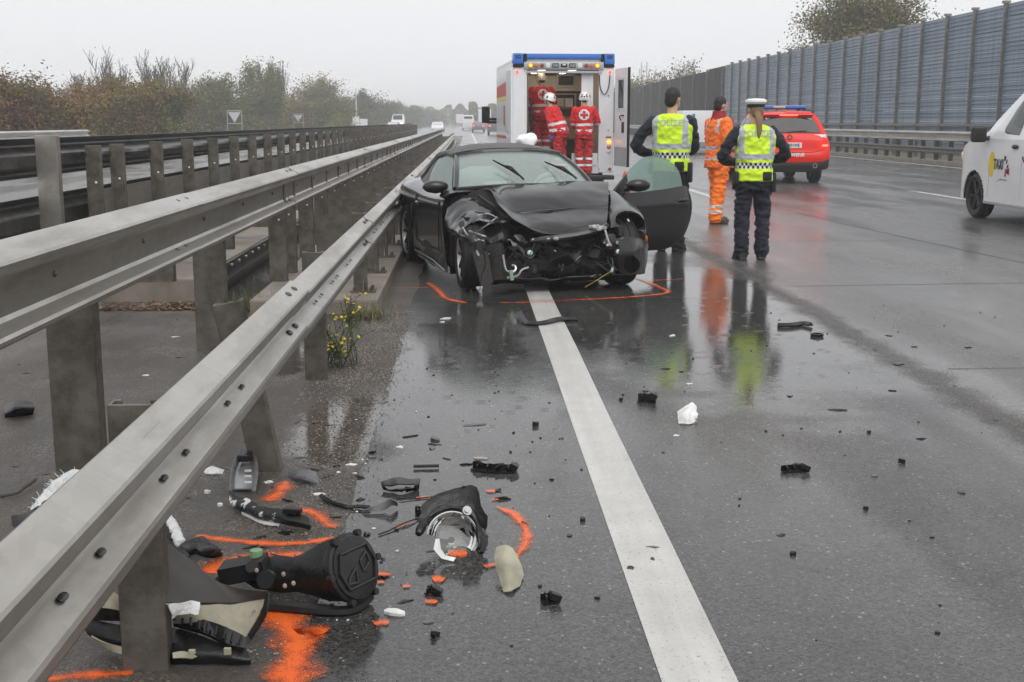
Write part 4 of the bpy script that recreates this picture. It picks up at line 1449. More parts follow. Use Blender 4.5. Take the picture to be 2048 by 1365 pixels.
for q, r_ in (((1.605, -0.236, 0.476), .018), ((1.685, -0.127, 0.489), .012), ((1.69, -0.055, 0.488), .022), ((1.69, -0.004, 0.491), .014), ((1.685, 0.34, 0.562), .02), ((1.665, 0.388, 0.573), .026)):
    b = MB()
    b.ell(q, (.012, r_ * 1.3, r_ * .8), 8, 5)
    b.build('scrape', 'scratched', car)
# radiators with fins
def radiator(c00, c10, c11, c01, name):
    r_ = bpy.data.objects.new(name, None); COL.objects.link(r_); r_.parent = car
    a, b_, c, d = map(Vector, (c00, c10, c11, c01))
    nrm = (b_ - a).cross(d - a).normalized()
    m_ = MB()
    m_.add([a, b_, c, d, a - nrm * .05, b_ - nrm * .05, c - nrm * .05, d - nrm * .05], [(0, 1, 2, 3), (7, 6, 5, 4), (0, 4, 5, 1), (1, 5, 6, 2), (2, 6, 7, 3), (3, 7, 4, 0)])
    m_.build('core', 'fin_dark', r_)
    m_ = MB()
    for i in range(22):
        t_ = (i + .5) / 22
        p0, p1 = a.lerp(d, t_), b_.lerp(c, t_)
        m_.tube([p0 + nrm * .003, p1 + nrm * .003], .0035, 4)
    m_.build('fins', 'fin_dark', r_)
    m_ = MB()
    m_.tube([b_ + nrm * .006, c + nrm * .006], .011, 6); m_.tube([a + nrm * .006, d + nrm * .006], .011, 6)
    m_.build('side_tank', 'black_plastic', r_, smooth=True)
radiator((1.5, -0.618, 0.427), (1.6, -0.53, 0.457), (1.64, -0.491, 0.139), (1.56, -0.606, 0.119), 'radiator')
radiator((1.56, -0.786, 0.376), (1.58, -0.656, 0.384), (1.6, -0.608, 0.111), (1.6, -0.716, 0.084), 'radiator')
for pts, r_ in (([(1.68, -0.537, 0.36), (1.69, -0.527, 0.273), (1.7, -0.511, 0.222), (1.7, -0.48, 0.212)], .009), ([(1.66, -0.451, 0.263), (1.68, -0.429, 0.256), (1.7, -0.43, 0.228), (1.7, -0.457, 0.207)], .011),
                ([(1.7, -0.507, 0.16), (1.7, -0.417, 0.175), (1.7, -0.371, 0.226), (1.68, -0.307, 0.244)], .009), ([(1.68, 0.397, 0.556), (1.7, 0.42, 0.46), (1.71, 0.445, 0.415)], .010)):
    b = MB()
    b.tube(crom(pts, 4), r_, 6)
    b.build('pipe', 'aluminium', car, smooth=True)
b = MB(); b.box((1.72, -0.472, 0.183), (.02, .03, .09), Matrix.Rotation(R(8), 3, 'X')); b.build('bracket', 'plastic_green', car, bevel=.003)
for nm, c_ in (('fog_lamp', (1.66, -0.288, 0.368)), ('fog_lamp', (1.72, 0.513, 0.361))):
    f_ = bpy.data.objects.new(nm, None); COL.objects.link(f_); f_.parent = car; f_.location = c_
    b = MB(); b.lathe((0, 0, 0), (1, 0, 0), [(-.06, .03), (-.02, .045), (.01, .048), (.0, .03), (-.02, .02)], 16); b.build('housing', 'black_plastic', f_, smooth=True)
    b = MB(); b.ell((.0, 0, 0), (.014, .026, .026), 14, 8); b.build('lens', 'lens_green', f_, smooth=True)
b = MB()
rg = random.Random(4)
for pts in ([(1.66, -0.242, 0.459), (1.7, -0.29, 0.377), (1.68, -0.316, 0.301), (1.68, -0.338, 0.249)], [(1.6, -0.271, 0.586), (1.62, -0.14, 0.563), (1.64, 0.002, 0.535)], [(1.64, 0.002, 0.535), (1.64, 0.154, 0.58), (1.62, 0.348, 0.596)]):
    b.tube(crom(pts, 4), .003, 5)
b.build('thin_cable', 'fin_dark', car)
b = MB()
for pts in ([(1.6, 0.244, 0.037), (1.66, 0.34, 0.109), (1.68, 0.46, 0.184)], ):
    b.tube(crom(pts, 4), .0035, 5)
b.build('dipstick', 'cable_yellow', car)
b = MB()
for pts in ([(1.66, 0.269, 0.179), (1.68, 0.271, 0.221), (1.68, 0.308, 0.211), (1.67, 0.341, 0.155), (1.66, 0.307, 0.128), (1.67, 0.247, 0.145)], [(1.64, 0.25, 0.325), (1.68, 0.317, 0.305), (1.68, 0.373, 0.325)], [(1.62, 0.256, 0.421), (1.66, 0.303, 0.419), (1.68, 0.353, 0.393), (1.68, 0.391, 0.334)],
            [(1.72, 0.406, 0.293), (1.74, 0.437, 0.241), (1.74, 0.504, 0.198)], [(1.64, -0.004, 0.123), (1.65, 0.039, 0.14), (1.65, 0.076, 0.126)], [(1.62, -0.751, 0.403), (1.63, -0.695, 0.368), (1.64, -0.689, 0.273), (1.64, -0.721, 0.177), (1.64, -0.726, 0.107)]):
    b = MB()
    b.tube(crom(pts, 4), .006, 5)
    b.build('hose', 'black_plastic', car, smooth=True)
for px in range(26):
    y_ = rg.uniform(-.45, .5); z_ = rg.uniform(.22, .52)
    P_ = Vector((1.5 + rg.uniform(-.1, .12), y_, z_))
    b = MB()
    b.tube(crom([P_, P_ + Vector((rg.uniform(-.04, .06), rg.uniform(-.1, .1), rg.uniform(-.1, .06))), P_ + Vector((rg.uniform(-.06, .04), rg.uniform(-.18, .18), rg.uniform(-.14, .03)))], 3), rg.uniform(.004, .014), 5)
    b.build('hose', 'black_plastic', car, smooth=True)
for _ in range(34):
    P_ = Vector((1.50 + rg.uniform(-.12, .12), rg.uniform(-.45, .66), rg.uniform(.2, .50)))
    a_ = rg.uniform(0, 6.28); L_ = rg.uniform(.03, .09)
    pl = [(L_ * rg.uniform(.5, 1.2) * math.cos(q_ * 1.05 + a_), L_ * rg.uniform(.3, .8) * math.sin(q_ * 1.05 + a_)) for q_ in range(6)]
    b = MB()
    b.prism(pl, 0, rg.uniform(.006, .02), Matrix.Translation(P_) @ Matrix.Rotation(rg.uniform(0, 6), 4, (rg.random(), rg.random() - .3, rg.random())))
    b.build('bracket_fragment', 'black_plastic', car)
b = MB()
b.disc((1.64, -0.245, 0.188), .026, (0, 0, 1), .07, 14); b.disc((1.64, -0.245, 0.21), .03, (0, 0, 1), .015, 14)
b.build('pump', 'fin_dark', car, smooth=True)
b = MB()
for q, s_ in (((1.66, -0.76, 0.377), (.02, .02, .05)), ((1.75, 0.444, 0.206), (.012, .02, .05)), ((1.68, 0.29, 0.149), (.01, .05, .006)), ((1.64, -0.052, 0.377), (.012, .02, .01)), ((1.5, -0.435, 0.471), (.01, .02, .006)), ((1.66, -0.658, 0.37), (.006, .008, .008)), ((1.72, 0.413, 0.426), (.01, .03, .02)), ((1.7, 0.383, 0.443), (.01, .02, .015)), ((1.74, 0.49, 0.444), (.01, .02, .03))):
    b = MB()
    b.box(q, s_, Matrix.Rotation(rg.uniform(-.6, .6), 3, 'X'))
    b.build('bare_metal', 'scratched', car, bevel=.002)
panel('hanging_strip', [[(1.64, -0.762, 0.082), (1.64, -0.708, 0.089)], [(1.66, -0.758, 0.049), (1.65, -0.719, 0.038)], [(1.64, -0.731, -0.016), (1.64, -0.704, -0.026)]], 'scratched', car, 3, 5, th=.004, wr=.01, ws=20)
# wheels
wheel(car, (1.2, -.715, .312), .312, .215, -1, R(-5))
wheel(car, (1.2, .70, .312), .312, .215, 1, R(3))
wheel(car, (-1.215, -.765, .315), .315, .25, -1)
wheel(car, (-1.215, .765, .315), .315, .25, 1)
# open driver's door: hinge at its front edge, outside towards the camera
dr = bpy.data.objects.new('door', None); COL.objects.link(dr); dr.parent = car
dr.location = (.53, .85, 0)
dr.rotation_euler = (0, 0, R(-66))
# door frame: x runs backwards from the hinge (negative x when shut), outside = +y
dn = [[(-.00, .0, .80), (-.3, .03, .805), (-.7, .035, .82), (-1.02, .02, .845), (-1.12, -.01, .83)],
      [(-.00, .02, .66), (-.3, .055, .66), (-.7, .06, .67), (-1.05, .05, .68), (-1.17, .01, .68)],
      [(-.00, .015, .48), (-.3, .045, .47), (-.7, .055, .47), (-1.05, .05, .48), (-1.16, .01, .50)],
      [(-.01, .0, .32), (-.3, .02, .30), (-.7, .03, .29), (-1.0, .03, .31), (-1.09, .0, .36)],
      [(-.03, -.03, .235), (-.3, -.02, .215), (-.7, -.01, .20), (-.92, -.01, .225), (-1.0, -.02, .28)]]
panel('door_skin', dn, 'black_paint', dr, 6, 6, th=.075)
gl_ = [[(-.06, -.01, .80), (-.35, .0, .805), (-.70, .005, .815), (-1.03, .0, .83)],
       [(-.27, -.045, 1.0), (-.45, -.04, 1.02), (-.72, -.035, 1.03), (-1.0, -.03, 1.0)],
       [(-.52, -.10, 1.125), (-.62, -.10, 1.15), (-.76, -.095, 1.145), (-.90, -.08, 1.11)]]
panel('door_window', gl_, 'side_glass', dr, 5, 5, th=.005)
b = MB(); b.add([(-.03, .012, .80), (-.26, .012, .805), (-.26, -.035, .99), (-.03, -.03, .80), (-.26, -.03, .805), (-.255, -.045, .985)], [(0, 1, 2), (3, 5, 4), (0, 3, 4, 1), (1, 4, 5, 2), (2, 5, 3, 0)]); b.build('mirror_sail', 'black_plastic', dr)
b = MB(); b.ell((-.22, .17, .885), (.075, .125, .066), 16, 10, Matrix.Rotation(R(62), 3, 'Z')); b.tube([(-.16, .04, .845), (-.2, .12, .86)], .028, 8); b.build('wing_mirror', 'black_paint', dr, smooth=True)
b = MB(); b.ell((-1.0, .062, .70), (.085, .02, .024), 12, 6); b.build('door_handle', 'black_paint', dr, smooth=True)
b = MB(); b.box((-.5, -.10, .52), (.9, .05, .5)); b.build('inner_trim', 'dash', dr, bevel=.02)
# crumpled white cloth on the roof
b = MB()
b.ell((0, 0, .03), (.11, .12, .075), 18, 10)
o = b.build('white_cloth', 'airbag', None, smooth='all')
for v_ in o.data.vertices:
    v_.co += noise.noise_vector(v_.co * 14) * .03
    v_.co.z = max(v_.co.z, -.03)
o.location = (0.622, 12.75, 1.246)
o.location.z = 1.275
tag(o, 'crumpled white cloth lying on the roof of the wreck', 'cloth')

# ------------------------------------------------------------------ vehicles: shared materials
mat('amb_white', (.80, .81, .83), .35, coat=.4, var=.03)
mat('amb_inside', (.50, .42, .33), .6, var=.06)
mat('amb_inside_light', (.62, .55, .45), .6)
mat('amb_door_in', (.74, .75, .76), .5)
mat('blue_light', (.03, .17, .62), .25, coat=.8)
mat('amber_lit', (.9, .3, .02), .3, emit=(1, .32, .04), es=2.2)
mat('red_lit', (.9, .05, .03), .3, emit=(1, .06, .04), es=2.6)
mat('tail_lit', (.9, .03, .02), .3, emit=(1, .05, .03), es=9.)
mat('amber_ring', (.6, .05, .01), .3, emit=(1, .1, .02), es=.7)
mat('lamp_amber', (.62, .22, .03), .25, coat=.6)
mat('lamp_red', (.42, .03, .035), .25, coat=.6)
mat('lamp_white', (.75, .76, .78), .25, coat=.6)
mat('grey_metal', (.45, .46, .48), .4, .5)
mat('signal_red', (.55, .03, .03), .4)
mat('signal_yellow', (.75, .62, .05), .4)
mat('steel_box', (.58, .59, .60), .45, .2)
mat('headlight_lit', (1, 1, 1), .3, emit=(1, .97, .9), es=6)
mat('plate_white', (.75, .76, .74), .4)
mat('ink', (.012, .012, .014), .5)
mat('print_grey', (.25, .25, .26), .5)
mat('decal_yellow', (.80, .55, .02), .4)
mat('decal_red', (.42, .02, .04), .4)
mat('screen_dark', (.03, .035, .03), .2)
mat('teal', (.02, .25, .2), .5)
mat('cone_orange', (.9, .12, .02), .5)

def part(parent, name, m, fn, bevel=0., smooth=False, **kw):
    b = MB()
    fn(b)
    return b.build(name, m, parent, bevel=bevel, smooth=smooth, **kw)

def sub(parent, name, loc=(0, 0, 0), rz=0.):
    o = bpy.data.objects.new(name, None)
    COL.objects.link(o)
    o.parent = parent
    o.location = loc
    o.rotation_euler = (0, 0, rz)
    return o

# ------------------------------------------------------------------ ambulance (x forward from the rear face, y left)
amb = thing('ambulance', 'white box ambulance with open rear doors and blue roof bar, seen from behind', 'ambulance', (1.99, 25.4, 0), R(93.2))
HW = 1.05
part(amb, 'side_wall', 'amb_white', lambda b: b.box((2.1, HW - .03, 1.58), (4.2, .06, 2.24)), .01)
part(amb, 'side_wall', 'amb_white', lambda b: b.box((2.1, -HW + .03, 1.58), (4.2, .06, 2.24)), .01)
part(amb, 'roof', 'amb_white', lambda b: b.box((2.1, 0, 2.73), (4.2, 2.1, .06)), .01)
part(amb, 'floor', 'dash', lambda b: b.box((2.1, 0, .68), (4.15, 1.96, .10)))
part(amb, 'underbody', 'matte_black', lambda b: b.box((2.6, 0, .45), (5.0, 1.7, .30)))
part(amb, 'bulkhead', 'amb_inside', lambda b: b.box((3.3, 0, 1.7), (.06, 1.96, 2.0)))
part(amb, 'corner_post', 'amb_white', lambda b: (b.box((.04, HW - .14, 1.52), (.10, .27, 2.14)), b.box((.0, HW - .27, 1.56), (.06, .035, 2.05))), .012)
part(amb, 'corner_post', 'amb_white', lambda b: (b.box((.04, -HW + .15, 1.52), (.10, .29, 2.14)), b.box((.0, -HW + .30, 1.56), (.06, .035, 2.05))), .012)
part(amb, 'rear_sill', 'amb_white', lambda b: (b.box((.04, 0, .55), (.10, 1.5, .24)), b.box((-.013, -.45, .72), (.02, .55, .26))), .01)
part(amb, 'header', 'grey_metal', lambda b: (b.box((.02, 0, 2.625), (.14, 1.66, .17)),), .03, True)
part(amb, 'door_track', 'grey_metal', lambda b: b.box((-.02, 0, 2.50), (.06, 1.56, .045)))
part(amb, 'step', 'black_plastic', lambda b: (b.box((-.16, 0, .36), (.34, 2.06, .09)), b.box((-.05, .0, .25), (.1, 1.7, .14))), .02)
part(amb, 'inner_panel', 'amb_door_in', lambda b: (b.box((.35, -.60, 1.62), (.62, .05, 1.8)), b.box((.08, -.50, 1.62), (.05, .24, 1.8)), ), .012)
part(amb, 'inner_wall', 'amb_inside_light', lambda b: (b.box((1.8, .95, 1.65), (3.0, .05, 1.9)), b.box((2.0, -.90, 1.65), (2.6, .05, 1.9)), b.box((1.8, 0, 2.60), (3.2, 1.9, .05))))
lb = sub(amb, 'light_bar', (0, 0, 0))
def _bar(b):
    b.box((.10, 0, 2.815), (.32, 1.66, .105))
part(lb, 'centre_lens', 'blue_light', _bar, .02, True)
for s in (-1, 1):
    part(lb, 'corner_lens', 'blue_light', lambda b: b.box((.12, s * .945, 2.765), (.36, .22, .225)), .035, True)
    part(lb, 'corner_base', 'matte_black', lambda b: (b.box((.12, s * .95, 2.625), (.34, .2, .06)), b.box((.08, s * .80, 2.79), (.30, .07, .155))), .02, True)
    part(lb, 'corner_grid', 'ink', lambda b: [b.box((-.063, s * (.945 + dy), 2.80 + dz), (.006, .022, .03)) for dy in (-.045, -.015, .015, .045) for dz in (-.02, .02)])
for s in (-1, 1):
    for (y, mm) in ((.69, 'amber_lit'), (.575, 'lamp_amber'), (.46, 'lamp_red')):
        l_ = sub(amb, 'rear_lamp', (-.05, s * y, 2.63))
        part(l_, 'ring', 'lamp_red' if mm == 'amber_lit' else 'grey_metal', lambda b: b.lathe((0, 0, 0), (-1, 0, 0), [(-.02, .054), (.02, .052), (.024, .044), (.01, .04)], 18), smooth=True)
        part(l_, 'lens', mm, lambda b: b.ell((-.008, 0, 0), (.018, .042, .042), 14, 8), smooth=True)
    part(amb, 'work_light', 'matte_black', lambda b: b.box((-.056, s * .175, 2.63), (.03, .135, .085)), .015, True)
    part(amb, 'flood_panel', 'lamp_white', lambda b: b.box((-.056, s * .33, 2.63), (.02, .09, .10)), .01, True)
    part(amb, 'work_light_cells', 'lamp_white', lambda b: [b.box((-.073, s * .175 + (i - 1.5) * .027, 2.615 + j * .026), (.006, .016, .015)) for i in range(4) for j in range(2)])
part(amb, 'camera_housing', 'matte_black', lambda b: b.box((-.054, 0, 2.63), (.02, .13, .07)), .01)
part(amb, 'camera_light', 'lamp_white', lambda b: b.ell((-.07, 0, 2.64), (.012, .04, .018), 10, 6), smooth=True)
for s in (-1, 1):
    part(amb, 'marker_light', 'red_lit', lambda b: b.ell((-.02, s * .96, 2.50), (.03, .028, .032), 8, 6), smooth=True)
part(amb, 'cable', 'matte_black', lambda b: b.tube(crom([(-.03, -.74, 2.44), (-.04, -.76, 2.18), (-.05, -.85, 2.05), (-.05, -.93, 2.2), (-.03, -.96, 2.44)], 5), .011, 6), smooth=True)
# tail lamps on the right corner
for (z, mm) in ((1.08, 'amber_lit'), (.98, 'lamp_amber'), (.885, 'lamp_white')):
    part(amb, 'tail_lamp', mm, lambda b: b.ell((-.02, -.96, z), (.02, .045, .045), 14, 8), smooth=True)
part(amb, 'reflector', 'signal_red', lambda b: (b.box((-.014, -.95, 1.18), (.008, .12, .03)),))
part(amb, 'rear_reflector', 'lamp_red', lambda b: b.ell((-.02, -.98, .52), (.02, .035, .035), 12, 6), smooth=True)
part(amb, 'rear_reflector_ring', 'amb_white', lambda b: b.lathe((-.01, -.98, .52), (-1, 0, 0), [(0, .055), (.02, .05), (.02, .036)], 14), smooth=True)
for z in (1.32, 2.03):
    part(amb, 'fixing', 'grey_metal', lambda b: b.disc((-.012, -.94, z), .018, (-1, 0, 0), .015, 10))
# open right door: swung out past square
rd = sub(amb, 'rear_door', (0, -HW - .02, 0), R(9))
part(rd, 'leaf', 'amb_white', lambda b: b.box((-.40, -.02, 1.58), (.80, .045, 1.98)), .02)
part(rd, 'door_window', 'dark_glass', lambda b: b.box((-.42, .006, 2.05), (.34, .012, .56)), .004)
part(rd, 'window_frame', 'amb_door_in', lambda b: [b.box(c, s_) for c, s_ in (((-.42, .012, 2.36), (.44, .014, .05)), ((-.42, .012, 1.74), (.44, .014, .05)), ((-.62, .012, 2.05), (.05, .014, .66)), ((-.22, .012, 2.05), (.05, .014, .66)))], .004)
part(rd, 'handle', 'ink', lambda b: (b.tube([(-.62, .02, 1.62), (-.55, .05, 1.62), (-.45, .05, 1.6), (-.45, .02, 1.52)], .013, 6), b.box((-.55, .012, 1.38), (.1, .02, .22))))
part(rd, 'kick_panel', 'grey_metal', lambda b: b.box((-.4, .008, .80), (.72, .008, .36)))
part(rd, 'edge_seal', 'matte_black', lambda b: b.box((-.806, -.02, 1.58), (.012, .055, 1.98)))
# left door folded back along the side
ld = sub(amb, 'rear_door', (0, HW + .02, 0), R(182))
part(ld, 'leaf', 'amb_white', lambda b: b.box((-.40, 0, 1.58), (.80, .045, 1.98)), .02)
part(ld, 'handle', 'grey_metal', lambda b: b.tube([(-.5, -.02, 1.5), (-.5, -.07, 1.48), (-.5, -.07, 1.3), (-.5, -.02, 1.28)], .012, 6))
# side graphics on the left wall
part(amb, 'stripe', 'signal_red', lambda b: b.add([(1.0, HW + .004, 2.05), (4.1, HW + .004, 2.05), (4.1, HW + .004, 2.30), (1.0, HW + .004, 2.36)], [(0, 1, 2, 3)]))
part(amb, 'stripe', 'signal_yellow', lambda b: b.add([(1.0, HW + .004, 1.97), (4.1, HW + .004, 1.97), (4.1, HW + .004, 2.04), (1.0, HW + .004, 2.04)], [(0, 1, 2, 3)]))
part(amb, 'stripe', 'signal_red', lambda b: b.add([(.85, HW + .004, 1.13), (4.15, HW + .004, 1.13), (4.15, HW + .004, 1.19), (.85, HW + .004, 1.19)], [(0, 1, 2, 3)]))
part(amb, 'stripe', 'signal_red', lambda b: b.add([(1.0, HW + .004, .62), (4.1, HW + .004, .62), (4.1, HW + .004, 1.0), (1.0, HW + .004, 1.0)], [(0, 1, 2, 3)]))
part(amb, 'stripe', 'signal_red', lambda b: b.add([(1.9, HW + .004, 1.4), (2.2, HW + .004, 1.4), (2.2, HW + .004, 1.85), (1.9, HW + .004, 1.85)], [(0, 1, 2, 3)]))
# inside fittings
part(amb, 'overhead_locker', 'amb_inside_light', lambda b: b.box((3.0, -.05, 2.36), (.5, 1.6, .36)), .02)
part(amb, 'monitor', 'screen_dark', lambda b: b.box((2.72, -.42, 2.42), (.04, .34, .2)), .01)
part(amb, 'monitor_frame', 'amb_inside_light', lambda b: b.box((2.75, -.42, 2.42), (.05, .44, .3)), .02)
def _shelf(b):
    for z in (1.55, 1.80, 2.12):
        b.box((3.0, -.15, z), (.42, 1.05, .025))
    for y in (.36, -.15, -.66):
        b.box((3.0, y, 1.83), (.42, .025, .58))
part(amb, 'shelf', 'amb_inside_light', _shelf, .004)
for (y, z, w_, h, mm) in ((.22, 1.94, .16, .22, 'amb_door_in'), (.02, 1.93, .14, .22, 'signal_yellow'), (-.28, 1.93, .2, .2, 'amb_inside_light'), (-.5, 1.92, .18, .2, 'amb_door_in'), (.2, 1.64, .2, .10, 'print_grey'), (-.1, 1.64, .22, .08, 'ink')):
    part(amb, 'supply_box', mm, lambda b: b.box((2.9, y, z), (.3, w_, h)), .01)
part(amb, 'equipment_case', 'amb_inside', lambda b: (b.box((2.8, -.62, 1.35), (.3, .5, .5)), b.box((2.9, .15, 1.2), (.3, .8, .5))), .02)
part(amb, 'ventilator', 'ink', lambda b: b.box((2.55, .02, 1.50), (.16, .24, .42)), .03)
part(amb, 'socket_panel', 'amb_door_in', lambda b: b.box((2.6, -.30, 1.35), (.04, .16, .3)), .01)
part(amb, 'socket', 'ink', lambda b: b.box((2.57, -.30, 1.33), (.02, .06, .1)))
part(amb, 'grab_rail', 'ink', lambda b: (b.tube([(.18, -.42, 2.02), (.12, -.40, 2.02), (.12, -.40, 1.35), (.18, -.42, 1.35)], .02, 8), b.tube([(.14, .70, 1.95), (.10, .66, 1.95), (.10, .66, 1.3)], .02, 8)), smooth=True)
mat('cabin_lamp', (1, .95, .85), .4, emit=(1, .9, .75), es=4.)
part(amb, 'ceiling_lamp', 'cabin_lamp', lambda b: [b.box((x_, y_, 2.57), (.9, .10, .02)) for x_ in (.9, 2.1) for y_ in (-.3, .35)])
part(amb, 'locker', 'amb_inside', lambda b: (b.box((1.7, .78, 1.9), (1.6, .3, 1.2)), b.box((1.7, .72, 1.0), (1.6, .4, .5))), .02)
# cab, mirrors, wheels
part(amb, 'cab', 'amb_white', lambda b: b.loft([[(x, -w_ * .98, .5), (x, -w_, 1.1), (x, -w_ * .94, h * .7), (x, -w_ * .8, h), (x, w_ * .8, h), (x, w_ * .94, h * .7), (x, w_, 1.1), (x, w_ * .98, .5)]
                                             for x, w_, h in ((4.2, .98, 2.5), (4.8, .98, 2.3), (5.4, .96, 1.6), (6.0, .9, 1.2), (6.2, .8, 1.0))], True, True), .03, True)
for s in (-1, 1):
    m_ = sub(amb, 'mirror', (4.75, s * 1.27, 1.66))
    part(m_, 'shell', 'matte_black', lambda b: b.box((0, 0, 0), (.14, .20, .40)), .05, True)
    part(m_, 'arm', 'matte_black', lambda b: (b.tube([(0, 0, -.1), (0, -s * .28, -.1)], .03, 6), b.tube([(0, 0, -.18), (0, -s * .28, -.18)], .03, 6)), smooth=True)
    wheel(amb, (1.05, s * .82, .35), .35, .24, s)
    wheel(amb, (4.95, s * .82, .35), .35, .24, s)
# small orange cone lying behind the ambulance's right corner
o = part(None, 'traffic_cone', 'cone_orange', lambda b: (b.lathe((0, 0, 0), (0, 0, 1), [(0, .20), (.03, .2), (.04, .12), (.42, .03), (.44, .001)], 20)), smooth=True)
o.location = (3.45, 26.6, 0)
tag(o, 'orange traffic cone standing beside the open right door of the ambulance', 'cone')

# ------------------------------------------------------------------ red fire service SUV seen from behind (x forward from the bumper, y left)
suv = thing('fire_car', 'red fire service estate car with blue roof lights, seen from behind', 'car', (7.83, 29.5, 0), R(87))
rear = [  # rows from bumper bottom up, columns right to left
    [(.06, -.94, .48), (.0, -.70, .47), (-.02, 0, .47), (.0, .70, .47), (.06, .94, .48)],
    [(.04, -.965, .66), (-.03, -.72, .66), (-.05, 0, .66), (-.03, .72, .66), (.04, .965, .66)],
    [(.06, -.965, .84), (.02, -.74, .82), (.0, 0, .82), (.02, .74, .82), (.06, .965, .84)],
    [(.12, -.95, 1.04), (.06, -.76, 1.03), (.03, 0, 1.03), (.06, .76, 1.03), (.12, .95, 1.04)],
    [(.20, -.90, 1.18), (.14, -.74, 1.20), (.10, 0, 1.21), (.14, .74, 1.20), (.20, .90, 1.18)],
    [(.38, -.80, 1.45), (.31, -.66, 1.47), (.27, 0, 1.48), (.31, .66, 1.47), (.38, .80, 1.45)],
    [(.52, -.68, 1.66), (.44, -.56, 1.69), (.38, 0, 1.70), (.44, .56, 1.69), (.52, .68, 1.66)]]
panel('tailgate', rear, 'red_paint', suv, 6, 5, th=.03)
for s in (-1, 1):
    side = [
        [(.06, s * .94, .48), (.6, s * .95, .34), (1.6, s * .94, .30), (3.0, s * .94, .30), (4.0, s * .94, .34), (4.7, s * .80, .45)],
        [(.04, s * .965, .68), (.8, s * .97, .68), (1.6, s * .965, .66), (3.0, s * .965, .66), (4.0, s * .955, .66), (4.72, s * .80, .66)],
        [(.08, s * .96, .92), (.8, s * .965, .95), (1.6, s * .955, .97), (3.0, s * .95, .97), (4.0, s * .93, .92), (4.6, s * .78, .84)],
        [(.20, s * .90, 1.18), (.8, s * .91, 1.16), (1.6, s * .90, 1.14), (3.0, s * .89, 1.10), (3.4, s * .86, 1.06), (4.4, s * .70, .95)],
    ]
    def arch(a, c, p):
        return not any(math.hypot(p.x - ax, p.z - .36) < .42 for ax in (.92, 3.85))
    panel('side_panel', side, 'red_paint', suv, 14, 12, th=.02, holes=((.92, .36, .42), (3.85, .36, .42)))
    house = [
        [(.20, s * .90, 1.18), (.8, s * .91, 1.16), (1.6, s * .90, 1.14), (2.5, s * .89, 1.12), (3.3, s * .86, 1.07)],
        [(.38, s * .80, 1.45), (.8, s * .81, 1.45), (1.6, s * .80, 1.46), (2.3, s * .79, 1.43), (2.85, s * .78, 1.30)],
        [(.52, s * .68, 1.66), (.9, s * .69, 1.69), (1.5, s * .68, 1.71), (2.1, s * .67, 1.68), (2.4, s * .67, 1.58)]]
    panel('pillar_panel', house, 'red_paint', suv, 5, 5, th=.02)
    for (c0, c1) in ((.06, .24), (.30, .58), (.62, .92)):
        G_ = cgrid(house, 10, 8)
        n_, k_ = len(G_), len(G_[0])
        sub_ = [[tuple(G_[int(.12 * (n_ - 1)) + int((.74 * (n_ - 1)) * i / 3)][min(k_ - 1, int((c0 + (c1 - c0) * j / 3) * (k_ - 1)))]) for j in range(4)] for i in range(4)]
        sub_ = [[(x, y + s * .012, z) for x, y, z in r_] for r_ in sub_]
        panel('side_window', sub_, 'dark_glass', suv, 3, 3, th=.006)
    part(suv, 'roof_rail', 'ink', lambda b: b.tube(crom([(.62, s * .66, 1.72), (.8, s * .66, 1.775), (1.6, s * .65, 1.79), (2.2, s * .65, 1.74)], 5), .018, 6), smooth=True)
    lt = sub(suv, 'tail_light')
    panel('lens', [[(.045, s * .50, .93), (.045, s * .75, .90), (.10, s * .962, .88)], [(.04, s * .46, .99), (.045, s * .75, .99), (.13, s * .965, .98)], [(.07, s * .48, 1.06), (.085, s * .75, 1.07), (.16, s * .945, 1.08)]], 'red_lens', lt, 4, 4, th=.02, flip=(s > 0), off=.03)
    part(lt, 'glow', 'tail_lit' if s < 0 else 'lamp_red', lambda b: b.box((.03, s * .86, .925), (.03, .15, .045), Matrix.Rotation(R(-s * 18), 3, 'Z')), .01)
    part(suv, 'exhaust', 'grey_metal', lambda b: b.lathe((-.04, s * .62, .44), (-1, 0, 0), [(-.06, .05), (.02, .055), (.02, .045), (-.05, .04)], 14), smooth=True)
    wheel(suv, (.92, s * .82, .36), .36, .25, s, rim='rim_dark')
    wheel(suv, (3.85, s * .82, .36), .36, .25, s, rim='rim_dark')
    part(suv, 'wing_mirror', 'red_paint', lambda b: b.ell((3.0, s * 1.05, 1.14), (.08, .12, .085), 10, 8), smooth=True)
panel('roof', [[(.38, 0, 1.70), (.44, .56, 1.69), (.52, .68, 1.66)], [(1.2, 0, 1.755), (1.2, .5, 1.745), (1.2, .69, 1.70)], [(2.1, 0, 1.72), (2.1, .5, 1.71), (2.1, .67, 1.68)], [(2.5, 0, 1.62), (2.45, .5, 1.60), (2.4, .67, 1.58)]], 'red_paint', suv, 5, 5, th=.02)
panel('roof', [[(.38, 0, 1.70), (.44, -.56, 1.69), (.52, -.68, 1.66)], [(1.2, 0, 1.755), (1.2, -.5, 1.745), (1.2, -.69, 1.70)], [(2.1, 0, 1.72), (2.1, -.5, 1.71), (2.1, -.67, 1.68)], [(2.5, 0, 1.62), (2.45, -.5, 1.60), (2.4, -.67, 1.58)]], 'red_paint', suv, 5, 5, th=.02)
panel('windscreen', [[(2.42, -.66, 1.58), (2.5, 0, 1.62), (2.42, .66, 1.58)], [(2.9, -.74, 1.34), (3.0, 0, 1.36), (2.9, .74, 1.34)], [(3.35, -.84, 1.07), (3.5, 0, 1.08), (3.35, .84, 1.07)]], 'dark_glass', suv, 5, 4, th=.01)
